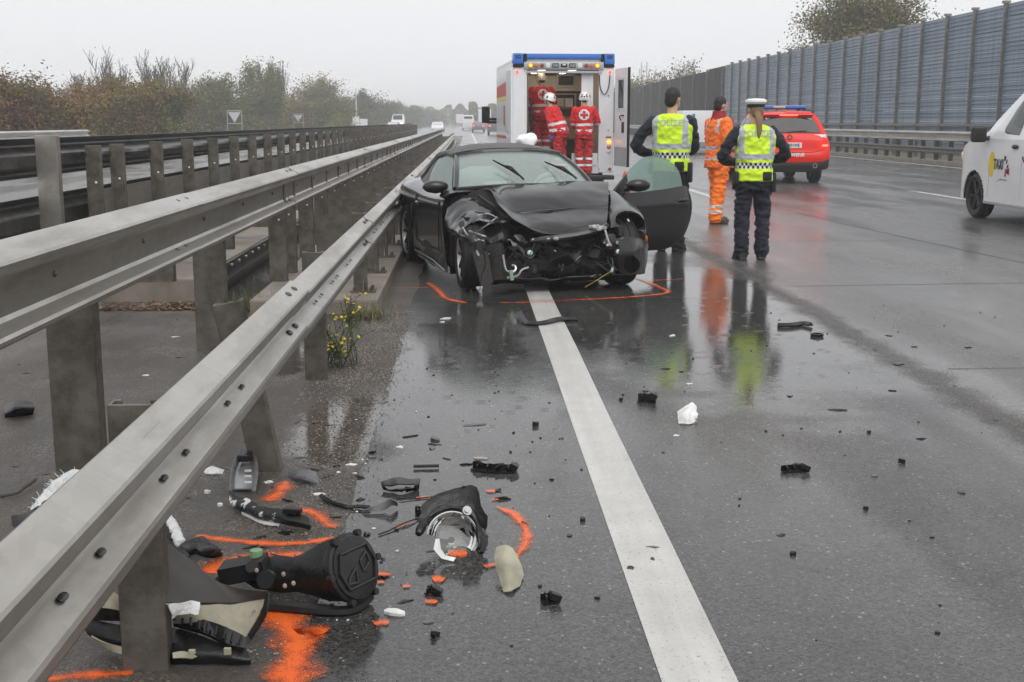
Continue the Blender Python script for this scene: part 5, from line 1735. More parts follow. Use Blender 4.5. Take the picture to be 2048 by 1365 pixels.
panel('bonnet', [[(3.35, -.84, 1.07), (3.5, 0, 1.09), (3.35, .84, 1.07)], [(4.1, -.8, .98), (4.2, 0, 1.02), (4.1, .8, .98)], [(4.62, -.72, .8), (4.75, 0, .84), (4.62, .72, .8)]], 'red_paint', suv, 5, 4, th=.02)
panel('rear_window', [[(.145, -.76, 1.225), (.10, 0, 1.235), (.145, .76, 1.225)], [(.255, -.70, 1.40), (.20, 0, 1.41), (.255, .70, 1.40)], [(.37, -.60, 1.585), (.31, 0, 1.60), (.37, .60, 1.585)]], 'dark_glass', suv, 6, 4, th=.008, off=.016, flip=False)
part(suv, 'spoiler', 'red_paint', lambda b: b.loft([[(x, y, z) for x, z in ((.30, 1.685), (.26, 1.655), (.36, 1.62), (.5, 1.70))] for y in (-.6, -.3, 0, .3, .6)], True, True), .01, True)
part(suv, 'brake_light', 'tail_lit', lambda b: b.box((.262, 0, 1.655), (.012, .44, .024)))
part(suv, 'white_band', 'white_paint', lambda b: b.loft([[(.125 - .02 * (abs(y) < .7), y, 1.19), (.055 + .07 * (abs(y) / .9) ** 3, y, 1.075)] for y in (-.90, -.7, -.35, 0, .35, .7, .90)], False))
part(suv, 'badge', 'ink', lambda b: b.lathe((.04, 0, 1.125), (-1, 0, 0), [(0, .062), (.012, .060), (.012, .045), (.006, .043)], 18), smooth=True)
part(suv, 'badge_star', 'grey_metal', lambda b: [b.box((.034, math.sin(a) * .022, 1.125 + math.cos(a) * .022), (.006, .009, .046), Matrix.Rotation(-a, 3, 'X')) for a in (0, 2.094, 4.189)])
part(suv, 'number_plate', 'plate_white', lambda b: b.box((.0, -.02, .93), (.02, .54, .13)), .006)
flat_text('201WE', .105, 'ink', suv, (-.012, -.10, .93), (0, -1, 0), (0, 0, 1), bold=.002, sx=.86, name='plate_number')
flat_text('FEUERWEHR', .115, 'plate_white', suv, (-.062, -.02, .70), (0, -1, 0), (0, 0, 1), shear=.25, bold=.004, name='lettering')
flat_text('KDO 2 WELS', .05, 'plate_white', suv, (.325, -.42, 1.565), (0, -1, 0), (.35, 0, 1), bold=.002, name='lettering')
flat_text('FEUERWEHR', .05, 'plate_white', suv, (.325, .42, 1.565), (0, -1, 0), (.35, 0, 1), bold=.002, name='lettering')
part(suv, 'tailgate_gap', 'ink', lambda b: (b.tube(crom([(.005, -.86, .86), (-.015, -.60, .775), (-.03, 0, .765), (-.015, .60, .775), (.005, .86, .86)], 5), .006, 4)))
part(suv, 'rear_wiper', 'ink', lambda b: b.tube([(.09, .05, 1.235), (.10, -.12, 1.265), (.11, -.42, 1.275)], .012, 6), smooth=True)
panel('bumper', [[(.10, -.95, .36), (-.01, -.7, .33), (-.03, 0, .30), (-.01, .7, .33), (.10, .95, .36)], [(.05, -.97, .46), (-.045, -.72, .45), (-.065, 0, .44), (-.045, .72, .45), (.05, .97, .46)], [(.035, -.972, .60), (-.04, -.72, .535), (-.06, 0, .525), (-.04, .72, .535), (.035, .972, .60)]], 'black_plastic', suv, 6, 5, th=.03, flip=False)
part(suv, 'underbody', 'matte_black', lambda b: b.box((2.3, 0, .40), (4.2, 1.3, .25)))
part(suv, 'cabin_block', 'matte_black', lambda b: b.box((2.0, 0, .85), (3.4, 1.7, .5)))
part(suv, 'arch_liner', 'matte_black', lambda b: [b.box((ax, s * .66, .62), (.86, .3, .5)) for ax in (.92, 3.85) for s in (-1, 1)])
lb = sub(suv, 'light_bar', (1.55, 0, 1.80))
for s in (-1, 1):
    part(lb, 'lens', 'blue_light', lambda b: b.box((0, s * .42, .065), (.26, .50, .075)), .025, True)
part(lb, 'base', 'ink', lambda b: (b.box((0, 0, .02), (.22, 1.34, .03)), b.box((0, .5, -.02), (.08, .1, .08)), b.box((0, -.5, -.02), (.08, .1, .08))), .008)
part(lb, 'centre', 'grey_metal', lambda b: b.box((0, 0, .06), (.24, .32, .06)), .015)

# ------------------------------------------------------------------ white taxi van entering at the right (x forward from front axle, y left)
tx = thing('taxi_van', 'white taxi van driving away at the right edge of the picture', 'van', (8.98, 19.02, 0), R(90))
HWt = .97
for s in (1, -1):
    prof_top = [(-3.9, 1.93), (-2.6, 1.99), (-1.75, 2.0), (-1.25, 1.95), (-.95, 1.82), (-.55, 1.58), (-.1, 1.33), (.30, 1.20), (.58, 1.12), (.76, 1.0), (.84, .84)]
    rows = []
    # belt rows: sill, rub line, mid, shoulder; side is nearly flat and turns in at the nose
    xs = [-3.9, -2.9, -2.2, -1.75, -1.25, -.85, -.5, -.2, .1, .40, .62, .76, .84]
    def wy(x, z):
        w_ = HWt - .012 * (z - .7) ** 2
        if x > .35:
            w_ -= .20 * ((x - .35) / .49) ** 2.2
        return w_ * s
    def zt(x):
        for (a, za), (c, zc) in zip(prof_top, prof_top[1:]):
            if a <= x <= c:
                return za + (zc - za) * (x - a) / (c - a)
        return prof_top[-1][1]
    belt = lambda x: min(1.24, zt(x) - .03)
    for z in (.27, .42, .62, .82, 1.02):
        rows.append([(x, wy(x, z), min(z + (.02 if x > .5 and z < .3 else 0), zt(x) - .06 + .02 * z)) for x in xs])
    rows.append([(x, wy(x, 1.2), belt(x)) for x in xs])
    panel('side_panel', rows, 'taxi_white', tx, 12, 9, th=.02, holes=((0, .345, .40), (-3.2, .345, .40)))
    # greenhouse: roof edge and A-pillar in body colour, window in dark glass
    g0 = [(-3.9, wy(-3.9, 1.2), 1.24), (-2.6, wy(-2.6, 1.2), 1.24), (-1.6, wy(-1.6, 1.2), 1.24), (-.95, wy(-.95, 1.2), 1.24), (-.3, wy(-.3, 1.2), 1.24), (.05, wy(.05, 1.2), 1.22)]
    g1 = [(-3.9, s * .88, 1.6), (-2.6, s * .88, 1.62), (-1.6, s * .88, 1.62), (-1.0, s * .88, 1.60), (-.62, s * .875, 1.50), (-.18, s * .88, 1.33)]
    g2 = [(-3.9, s * .80, 1.93), (-2.6, s * .79, 1.99), (-1.75, s * .78, 2.0), (-1.25, s * .785, 1.95), (-.88, s * .80, 1.78), (-.40, s * .84, 1.50)]
    panel('cabin_side', [g0, g1, g2], 'taxi_white', tx, 6, 6, th=.02)
    w0 = [(-1.45, s * .958, 1.27), (-1.0, s * .957, 1.27), (-.55, s * .955, 1.265)]
    w1 = [(-1.50, s * .915, 1.54), (-1.15, s * .912, 1.52), (-.80, s * .905, 1.44)]
    w2 = [(-1.52, s * .828, 1.90), (-1.34, s * .835, 1.85), (-1.08, s * .862, 1.66)]
    panel('door_window', [w0, w1, w2], 'taxi_glass' if 'taxi_glass' in MATS else 'side_glass', tx, 5, 5, th=.008)
    q0 = [(-.55, s * .957, 1.265), (-.40, s * .957, 1.262), (-.20, s * .955, 1.26)]
    q1 = [(-.80, s * .908, 1.43), (-.70, s * .905, 1.41), (-.52, s * .90, 1.37)]
    q2 = [(-1.06, s * .868, 1.63), (-.98, s * .868, 1.60), (-.86, s * .868, 1.54)]
    panel('quarter_window', [q0, q1, q2], 'ink', tx, 4, 4, th=.008)
    mr = sub(tx, 'wing_mirror', (-.42, s * 1.12, 1.31))
    part(mr, 'shell', 'black_plastic', lambda b: b.box((0, 0, .0), (.13, .23, .25)), .055, True, seg=4)
    part(mr, 'arm', 'black_plastic', lambda b: b.tube([(0, -s * .06, -.07), (-.02, -s * .17, -.06)], .035, 8), smooth=True)
    part(tx, 'door_handle', 'black_plastic', lambda b: b.ell((-1.40, s * .985, 1.135), (.10, .025, .035), 12, 6), smooth=True)
    part(tx, 'door_gap', 'print_grey', lambda b: (b.tube([(-1.62, s * .966, .36), (-1.62, s * .968, .9), (-1.6, s * .958, 1.25)], .005, 4), b.tube([(-.52, s * .968, .36), (-.55, s * .970, .7), (-.40, s * .966, 1.0), (-.35, s * .96, 1.22)], .004, 4)))
    part(tx, 'sill', 'grey_metal', lambda b: b.box((-1.6, s * .955, .275), (2.4, .05, .05)), .012)
    part(tx, 'arch_trim', 'ink', lambda b: b.tube([(.40 * math.cos(a), s * .945, .345 + .40 * math.sin(a)) for a in [R(d) for d in range(-10, 191, 8)]], .012, 5))
    part(tx, 'headlight', 'lamp_white', lambda b: b.ell((.62, s * .865, .95), (.17, .05, .10), 12, 8), smooth=True)
    part(tx, 'arch_liner', 'matte_black', lambda b: [b.box((ax, s * .70, .55), (.84, .30, .60)) for ax in (0, -3.2)])
    wheel(tx, (0, s * .845, .345), .345, .225, s, steer=0, rim='rim_dark', lip='rim_dark', spokes=5)
    wheel(tx, (-3.2, s * .845, .345), .345, .225, s, rim='rim_dark', lip='rim_dark', spokes=5)
roofc = [[(x, y * w_, z + (1 - y * y) * .035) for y in (-1, -.5, 0, .5, 1)] for x, w_, z in ((-3.9, .80, 1.93), (-2.6, .79, 1.99), (-1.75, .78, 2.0), (-1.25, .785, 1.95))]
panel('roof', roofc, 'taxi_white', tx, 4, 4, th=.02)
panel('windscreen', [[(x + (1 - y * y) * .12, y * w_, z) for y in (-1, -.5, 0, .5, 1)] for x, w_, z in ((-1.25, .78, 1.95), (-.88, .80, 1.78), (-.40, .84, 1.50), (.0, .86, 1.27))], 'dark_glass', tx, 4, 4, th=.01)
panel('bonnet', [[(x + (1 - y * y) * .10, y * w_, z) for y in (-1, -.5, 0, .5, 1)] for x, w_, z in ((.0, .93, 1.27), (.30, .92, 1.18), (.60, .88, 1.09), (.80, .79, .94))], 'taxi_white', tx, 4, 4, th=.02)
panel('front_bumper', [[(x + (1 - y * y) * .14, y * w_, z) for y in (-1, -.5, 0, .5, 1)] for x, w_, z in ((.80, .79, .94), (.845, .765, .75), (.85, .76, .5), (.80, .77, .27))], 'taxi_white', tx, 4, 4, th=.02)
part(tx, 'rear_panel', 'taxi_white', lambda b: b.box((-3.92, 0, 1.1), (.05, 1.8, 1.66)), .02)
part(tx, 'floor', 'matte_black', lambda b: b.box((-1.6, 0, .35), (4.6, 1.6, .16)))
part(tx, 'dashboard', 'dash', lambda b: b.box((-.35, 0, 1.05), (.5, 1.7, .3)), .04)
part(tx, 'seats', 'dash', lambda b: [b.box((-1.55, y, 1.15), (.16, .5, .75), Matrix.Rotation(R(-10), 3, 'Y')) for y in (-.45, .45)], .05)
part(tx, 'steering_wheel', 'ink', lambda b: b.lathe((-.75, .45, 1.22), (-.6, 0, .8), [(-.012, .17), (0, .19), (.012, .17), (0, .155), (-.012, .17)], 20), smooth=True)
# door lettering: yellow spot, TAXI with a curved film strip
part(tx, 'decal_spot', 'decal_yellow', lambda b: b.add([(-.62 + .17 * math.cos(a) * .62 , HWt + .003, .86 + .19 * math.sin(a)) for a in [i * math.pi / 16 for i in range(32)]], [tuple(range(32))]))
flat_text('TAXI', .21, 'ink', tx, (-.86, HWt + .006, .86), (-1, 0, 0), (0, 0, 1), shear=.15, bold=.006, sx=.72, name='lettering')
part(tx, 'decal_arc', 'ink', lambda b: b.add([q for i in range(9) for q in ((-1.05 - .17 * math.sin(i / 8 * 1.6), HWt + .004, .74 + .26 * math.cos(i / 8 * 1.6)), (-1.05 - .11 * math.sin(i / 8 * 1.6), HWt + .004, .74 + .19 * math.cos(i / 8 * 1.6)))], [(2 * i, 2 * i + 1, 2 * i + 3, 2 * i + 2) for i in (0, 1, 3, 5, 7)]))
part(tx, 'decal_arc', 'decal_red', lambda b: b.add([(-1.10, HWt + .004, .80), (-1.24, HWt + .004, .82), (-1.25, HWt + .004, .72), (-1.21, HWt + .004, .72), (-1.2, HWt + .004, .75), (-1.14, HWt + .004, .74), (-1.13, HWt + .004, .69), (-1.08, HWt + .004, .69)], [tuple(range(8))]))
part(tx, 'decal_swoosh', 'print_grey', lambda b: b.add([(-.8, HWt + .004, .60), (-.95, HWt + .004, .635), (-1.18, HWt + .004, .63), (-1.18, HWt + .004, .645), (-.95, HWt + .004, .655)], [tuple(range(5))]))
flat_text('24h', .12, 'ink', tx, (-1.80, HWt + .006, .95), (-1, 0, 0), (0, 0, 1), bold=.003, name='lettering') if False else None
part(tx, 'phone_symbol', 'ink', lambda b: b.tube(crom([(-1.66, HWt + .003, 1.0), (-1.67, HWt + .003, .96), (-1.70, HWt + .003, .93), (-1.74, HWt + .003, .92)], 4), .012, 5))

# ------------------------------------------------------------------ white box vehicle behind the officer
bv = thing('box_trailer', 'white box trailer with green marks, half hidden between the officer and the orange worker', 'trailer', (10.95, 57, 0), R(90))
part(bv, 'body', 'white_paint', lambda b: b.box((1.6, 0, 1.25), (3.4, 1.9, 1.5)), .05, True)
part(bv, 'chassis', 'print_grey', lambda b: b.box((1.6, 0, .45), (3.5, 1.8, .22)), .02)
part(bv, 'green_mark', 'teal', lambda b: (b.box((-.103, .42, 1.72), (.006, .14, .26)), b.box((-.103, .42, 1.3), (.006, .14, .3))))
for s in (-1, 1):
    part(bv, 'mudguard', 'print_grey', lambda b: b.box((1.0, s * .98, .66), (1.0, .22, .1)), .03)
    wheel(bv, (1.0, s * .96, .33), .33, .2, s)
    part(bv, 'tail_lamp', 'lamp_red', lambda b: b.box((-.12, s * .8, .5), (.04, .2, .1)), .01)

# ------------------------------------------------------------------ far traffic
def far_car(name, label, cat, x, y, rz, L, Wd, Hh, m, kind='car', lights=None, group='vehicles far down the road'):
    t = thing(name, label, cat, (x, y, 0), rz, group)
    w2 = Wd / 2
    if kind == 'truck':
        part(t, 'body', m, lambda b: b.box((L / 2, 0, Hh / 2 + .5), (L, Wd, Hh - 1.0)), .05)
        part(t, 'chassis', 'print_grey', lambda b: b.box((L / 2, 0, .7), (L, Wd * .9, .5)), .03)
        part(t, 'cab', m, lambda b: b.box((L + .9, 0, 1.7), (1.6, Wd * .95, 2.4)), .1)
    else:
        vn = kind == 'van'
        sh = [(0, .35), (0, .62 * Hh), (.10 * L if not vn else .02 * L, .96 * Hh), (.35 * L, Hh), (.58 * L if not vn else .68 * L, .97 * Hh), (.72 * L if not vn else .84 * L, .66 * Hh), (.96 * L, .55 * Hh), (L, .4 * Hh), (L, .3)]
        part(t, 'body', m, lambda b: b.loft([[(px, y_ * w2 * (.84 if pz > .7 * Hh else 1), pz) for px, pz in sh] for y_ in (-1, -.5, .5, 1)], True, True), .06, True)
        part(t, 'rear_window', 'dark_glass', lambda b: b.add([(-.02 + .015 * L, -.72 * w2, .68 * Hh), (-.02 + .015 * L, .72 * w2, .68 * Hh), (.07 * L if not vn else .0, .66 * w2, .92 * Hh), (.07 * L if not vn else .0, -.66 * w2, .92 * Hh)], [(0, 1, 2, 3)]))
        part(t, 'windscreen', 'dark_glass', lambda b: b.add([((.60 if not vn else .70) * L, -.74 * w2, .955 * Hh), ((.60 if not vn else .70) * L, .74 * w2, .955 * Hh), ((.725 if not vn else .845) * L, .8 * w2, .685 * Hh), ((.725 if not vn else .845) * L, -.8 * w2, .685 * Hh)], [(0, 1, 2, 3)]))
    for s in (-1, 1):
        if lights == 'head':
            part(t, 'headlight', 'headlight_lit', lambda b: b.ell((L - .02, s * w2 * .74, .45 * Hh), (.06, .14, .1), 8, 6), smooth=True)
        else:
            part(t, 'tail_light', 'red_lit' if lights == 'tail' else 'lamp_red', lambda b: b.box((-.01, s * w2 * .8, .55 * Hh if kind != 'truck' else .9), (.04, .2, .16)), .02)
        for ax in (.2, .8):
            part(t, 'wheel', 'tyre_rubber', lambda b: b.disc((L * ax, s * (w2 - .2), .34), .34, (0, s, 0), .2, 16))
    return t
far_car('hatchback', 'grey car with its tail light lit, half hidden by the ambulance mirror', 'car', 3.35, 140, R(90), 4.4, 1.95, 1.85, 'grey_paint', 'van', 'tail')
far_car('truck', 'pale box truck driving away in the mist left of the ambulance', 'truck', 3.6, 250, R(90), 9, 2.6, 4.0, 'white_paint', 'truck')
far_car('hatchback', 'red tail-lit car between the misty truck and the white police van', 'car', 1.6, 175, R(90), 4.2, 1.8, 1.5, 'grey_paint', 'car', 'tail')
far_car('van', 'pale van with a roof unit in the mist left of the truck', 'van', .2, 215, R(90), 5.5, 2.1, 2.6, 'white_paint', 'van', 'tail')
far_car('hatchback', 'faint pale car at the end of the guardrail in the mist', 'car', -4.5, 190, R(-90), 4.3, 1.8, 1.45, 'white_paint', 'car')
far_car('truck', 'barely visible pale truck in the mist at the road end', 'truck', -2.5, 420, R(90), 9, 2.6, 4.0, 'white_paint', 'truck')
far_car('delivery_van', 'oncoming pale van with lit headlights on the opposite carriageway', 'van', pxx(796, 205), 215, R(-90), 5.6, 2.1, 2.7, 'white_paint', 'van', 'head')
far_car('hatchback', 'oncoming car with lit headlights in front of the pale van', 'car', pxx(784, 170), 180, R(-90), 4.3, 1.8, 1.45, 'grey_paint', 'car', 'head')

# ------------------------------------------------------------------ signs beyond the opposite carriageway, mast
def tri_sign(px, d, size, label):
    t = thing('triangle_sign', label, 'sign', (pxx(px, d), d, 0), 0, 'inverted triangle sign backs')
    w_ = size
    part(t, 'frame', 'galvanised_clean', lambda b: [b.tube(p, .035, 6) for p in ([(-w_ / 2 - .08, 0, 0), (-w_ / 2 - .08, 0, 1.42 + w_ * .92)], [(w_ / 2 + .08, 0, 0), (w_ / 2 + .08, 0, 1.42 + w_ * .92)], [(-w_ / 2 - .08, 0, 1.42 + w_ * .92), (w_ / 2 + .08, 0, 1.42 + w_ * .92)], [(-w_ / 2 - .08, 0, 1.34), (w_ / 2 + .08, 0, 1.34)])])
    part(t, 'plate', 'steel_box', lambda b: b.add([(-w_ / 2, -.05, 1.36 + w_ * .88), (w_ / 2, -.05, 1.36 + w_ * .88), (0, -.05, 1.40), (-w_ / 2, -.01, 1.36 + w_ * .88), (w_ / 2, -.01, 1.36 + w_ * .88), (0, -.01, 1.40)], [(0, 1, 2), (3, 5, 4), (0, 3, 4, 1), (1, 4, 5, 2), (2, 5, 3, 0)]))
tri_sign(482, 100, 1.0, 'larger inverted triangle sign back in a steel frame, left of the pair')
tri_sign(606, 140, 1.0, 'smaller inverted triangle sign back in a steel frame, right of the pair')
t = thing('sign_post', 'tall pale pole with white boards left of the oncoming van', 'pole', (pxx(719, 190), 190, 0))
part(t, 'pole', 'steel_box', lambda b: b.tube([(0, 0, 0), (0, 0, 6.5)], [.14, .09], 8), smooth=True)
part(t, 'board', 'white_paint', lambda b: b.box((-.1, -.12, 1.6), (1.1, .05, 1.4)))
part(t, 'board', 'white_paint', lambda b: b.box((1.1, -.12, 1.4), (1.2, .05, 1.0)))
t = thing('marker_board', 'small white board standing low left of the tall pale pole', 'sign', (pxx(707, 185), 185, 0))
part(t, 'board', 'white_paint', lambda b: b.box((0, 0, .9), (.5, .05, .8)))
part(t, 'leg', 'steel_box', lambda b: b.tube([(0, .04, 0), (0, .04, .9)], .05, 6))
t = thing('radio_mast', 'thin lattice radio mast beyond the brown noise wall', 'mast', (pxx(1284, 230), 230, 0))
def _mast(b):
    for k_, (x0_, h_) in enumerate(((-.55, 12.3), (.45, 12.4))):
        b.tube([(x0_, 0, 0), (x0_, 0, h_)], .13, 6)
    for i in range(16):
        z = 4.5 + i * .45
        b.tube([(-.55, 0, z), (.45, 0, z + (.45 if i % 2 else -.0))], .04, 4)
part(t, 'lattice', 'steel_box', _mast)
part(t, 'antenna', 'steel_box', lambda b: [b.box((x_, 0, z_), (.22, .22, 1.3)) for x_, z_ in ((-.9, 10.6), (.85, 10.2), (-.2, 9.6), (.8, 8.6))], .04)

# ------------------------------------------------------------------ people
mat('skin', (.55, .33, .24), .55, var=.08)
mat('hair_dark', (.018, .014, .012), .55, bump=.4, bs=80)
mat('hair_blond', (.22, .14, .075), .55, bump=.5, bs=90)
mat('navy', (.010, .012, .022), .8, var=.25, vs=8, bump=.3, bs=240, sheen=.1)
mat('boot_black', (.012, .012, .012), .45, var=.3)
mat('boot_brown', (.06, .045, .035), .65, var=.3)
mat('reflective', (.48, .50, .52), .45, .1, var=.06)
mat('reflective_white', (.72, .74, .76), .5, var=.05)
mat('cap_white', (.80, .81, .80), .6)
mat('helmet_white', (.82, .83, .84), .3, coat=.5)
mat('helmet_cream', (.66, .60, .45), .4, coat=.3)
mat('glove_blue', (.12, .20, .62), .5)
mat('red_cloth', (.62, .012, .014), .7, var=.12, vs=6, bump=.3, bs=200, sheen=.15)
mat('dark_red', (.30, .012, .02), .75, var=.12)
mat('gear_black', (.010, .010, .010), .55)
mat('print_silver', (.42, .46, .40), .5)

def band_mat(name, base, bands, rough=.7, var=.10, straps=(), checks=(), yoke=None):
    """garment cloth with sewn-on bands, placed in the garment's own rest coordinates.
    bands: (z0, z1, colour[, xmin, xmax]); straps: (x0, x1, z0, z1, colour) on |x|"""
    m, nt, p = new_mat(name)
    at = N(nt, 'ShaderNodeAttribute', attribute_name='rest')
    sep = N(nt, 'ShaderNodeSeparateXYZ')
    link(nt, at.outputs['Vector'], sep.inputs[0])
    X, Y, Zz = sep.outputs
    nz = noise_n(nt, at.outputs['Vector'], 7, 4, .6)
    c = mixc(nt, ramp(nt, nz, .3, .7), tuple(min(1, q * (1 + var)) for q in base), tuple(q * (1 - var) for q in base))
    def within(v, a, b_):
        return math_n(nt, 'MULTIPLY', math_n(nt, 'GREATER_THAN', v, a), math_n(nt, 'LESS_THAN', v, b_))
    ax = math_n(nt, 'ABSOLUTE', X)
    if yoke:
        z0, col = yoke
        c = mixc(nt, math_n(nt, 'GREATER_THAN', Zz, z0), c, col)
    for (x0, x1, z0, z1, col) in straps:
        c = mixc(nt, math_n(nt, 'MULTIPLY', within(ax, x0, x1), within(Zz, z0, z1)), c, col)
    for (z0, z1, col) in bands:
        wz = math_n(nt, 'ADD', Zz, math_n(nt, 'MULTIPLY', math_n(nt, 'SUBTRACT', nz, .5), .012))
        c = mixc(nt, within(wz, z0, z1), c, col)
    for (z0, z1, n_, ca, cb) in checks:
        ang = math_n(nt, 'ARCTAN2', X, math_n(nt, 'MULTIPLY', Y, -1.3))
        i_ = math_n(nt, 'FLOOR', math_n(nt, 'MULTIPLY', ang, n_))
        j_ = math_n(nt, 'FLOOR', math_n(nt, 'MULTIPLY', math_n(nt, 'SUBTRACT', Zz, z0), 2 / (z1 - z0)))
        k_ = math_n(nt, 'FLOORED_MODULO', math_n(nt, 'ADD', i_, j_), 2)
        ck = mixc(nt, k_, ca, cb)
        c = mixc(nt, within(Zz, z0, z1), c, ck)
    link(nt, c, p.inputs['Base Color'])
    p.inputs['Roughness'].default_value = rough
    p.inputs['Sheen Weight'].default_value = .1
    tc = N(nt, 'ShaderNodeTexCoord').outputs['Object']
    h = math_n(nt, 'ADD', noise_n(nt, tc, 14, 3, .55), math_n(nt, 'MULTIPLY', noise_n(nt, tc, 300, 2, .5), .1))
    link(nt, bump_n(nt, h, .7, .03), p.inputs['Normal'])
    return m
SIL, WHT, NAV = (.46, .49, .52), (.74, .75, .76), (.012, .014, .03)
band_mat('police_vest', (.68, .96, .03), [(1.135, 1.195, SIL)], straps=[(.140, .200, 1.19, 1.6, SIL)], checks=[(1.035, 1.10, 7.5, NAV, WHT)], var=.05)
band_mat('worker_jacket', (1.0, .18, .01), [(.905, .955, SIL), (1.05, 1.10, SIL)], straps=[(.12, .165, 1.30, 1.6, SIL)], yoke=None)
band_mat('worker_trousers', (1.0, .19, .01), [(.155, .20, WHT), (.235, .275, WHT)])
band_mat('medic_jacket', (.66, .012, .014), [(.945, 1.0, WHT), (1.075, 1.13, WHT)])
band_mat('medic_trousers', (.48, .010, .014), [(.20, .25, WHT), (.34, .39, WHT)])

def remesh(b, name, m, parent, vox=.013, fold=.0, fs=9., seed=0, bend=None, smooth_it=3, twist=None, zstretch=1.):
    me = b.mesh(name, m)
    o = bpy.data.objects.new(name, me)
    COL.objects.link(o)
    md = o.modifiers.new('r', 'REMESH')
    md.mode = 'VOXEL'
    md.voxel_size = vox
    ms = o.modifiers.new('s', 'SMOOTH')
    ms.factor = .5
    ms.iterations = smooth_it
    dg = bpy.context.evaluated_depsgraph_get()
    me2 = bpy.data.meshes.new_from_object(o.evaluated_get(dg))
    bpy.data.objects.remove(o)
    bpy.data.meshes.remove(me)
    me2.name = name
    if fold:
        nrm = [v.normal.copy() for v in me2.vertices]
        for v, nn in zip(me2.vertices, nrm):
            q = v.co
            w = Vector((q.x * fs * .7 + seed, q.y * fs * .7, q.z * fs * zstretch))
            k = noise.noise(w) + .5 * noise.noise(w * 2.3)
            k = -abs(k) + .3
            v.co = q + nn * fold * k
    at = me2.attributes.new('rest', 'FLOAT_VECTOR', 'POINT')
    at.data.foreach_set('vector', [c for v in me2.vertices for c in v.co])
    if bend:
        for v in me2.vertices:
            v.co = bend(v.co)
    me2.materials.clear()
    me2.materials.append(MATS[m] if isinstance(m, str) else m)
    me2.polygons.foreach_set('use_smooth', [True] * len(me2.polygons))
    me2.update()
    ob = obj(name, me2, parent)
    return ob

def ellring(c, rx, ry, n=20, pw=2.3):
    out = []
    for j in range(n):
        a = 2 * math.pi * j / n
        ca, sa = math.cos(a), math.sin(a)
        out.append(Vector((c[0] + rx * math.copysign(abs(ca) ** (2 / pw), ca), c[1] + ry * math.copysign(abs(sa) ** (2 / pw), sa), c[2])))
    return out

def limb(b, pts, rs, n=12, sub_=4):
    P = crom(pts, sub_)
    k = len(P)
    rr = []
    for i in range(k):
        t = i / (k - 1) * (len(rs) - 1)
        a = min(int(t), len(rs) - 2)
        rr.append(rs[a] + (rs[a + 1] - rs[a]) * (t - a))
    b.tube(P, rr, n)
    b.ell(P[0], (rr[0],) * 3, n, 8)
    b.ell(P[-1], (rr[-1],) * 3, n, 8)

def hand(b, w, d, up, s=1., curl=.5):
    """palm with four fingers and a thumb; w wrist, d pointing direction, up = back of hand"""
    w, d, up = Vector(w), Vector(d).normalized(), Vector(up)
    up = (up - d * up.dot(d)).normalized()
    sd = d.cross(up) * s
    c = w + d * .055
    Mx = Matrix((sd, d, up)).transposed()
    b.box(c, (.078, .10, .03), Mx)
    for i, (o_, L) in enumerate(((-.030, .072), (-.010, .082), (.010, .078), (.030, .062))):
        r0 = w + d * .098 + sd * o_
        p1 = r0 + d * L * .45 - up * L * .15 * curl
        p2 = p1 + d * L * .30 * (1 - .4 * curl) - up * L * .35 * curl
        p3 = p2 + d * L * .22 * (1 - .8 * curl) - up * L * .35 * curl
        b.tube([r0 - d * .02, r0, p1, p2, p3], [.0095, .0095, .009, .0085, .0075], 7)
    t0 = w + d * .035 - sd * .036
    b.tube([t0, t0 + d * .03 - sd * .03 - up * .01, t0 + d * .062 - sd * .036 - up * .02], [.012, .011, .009], 7)

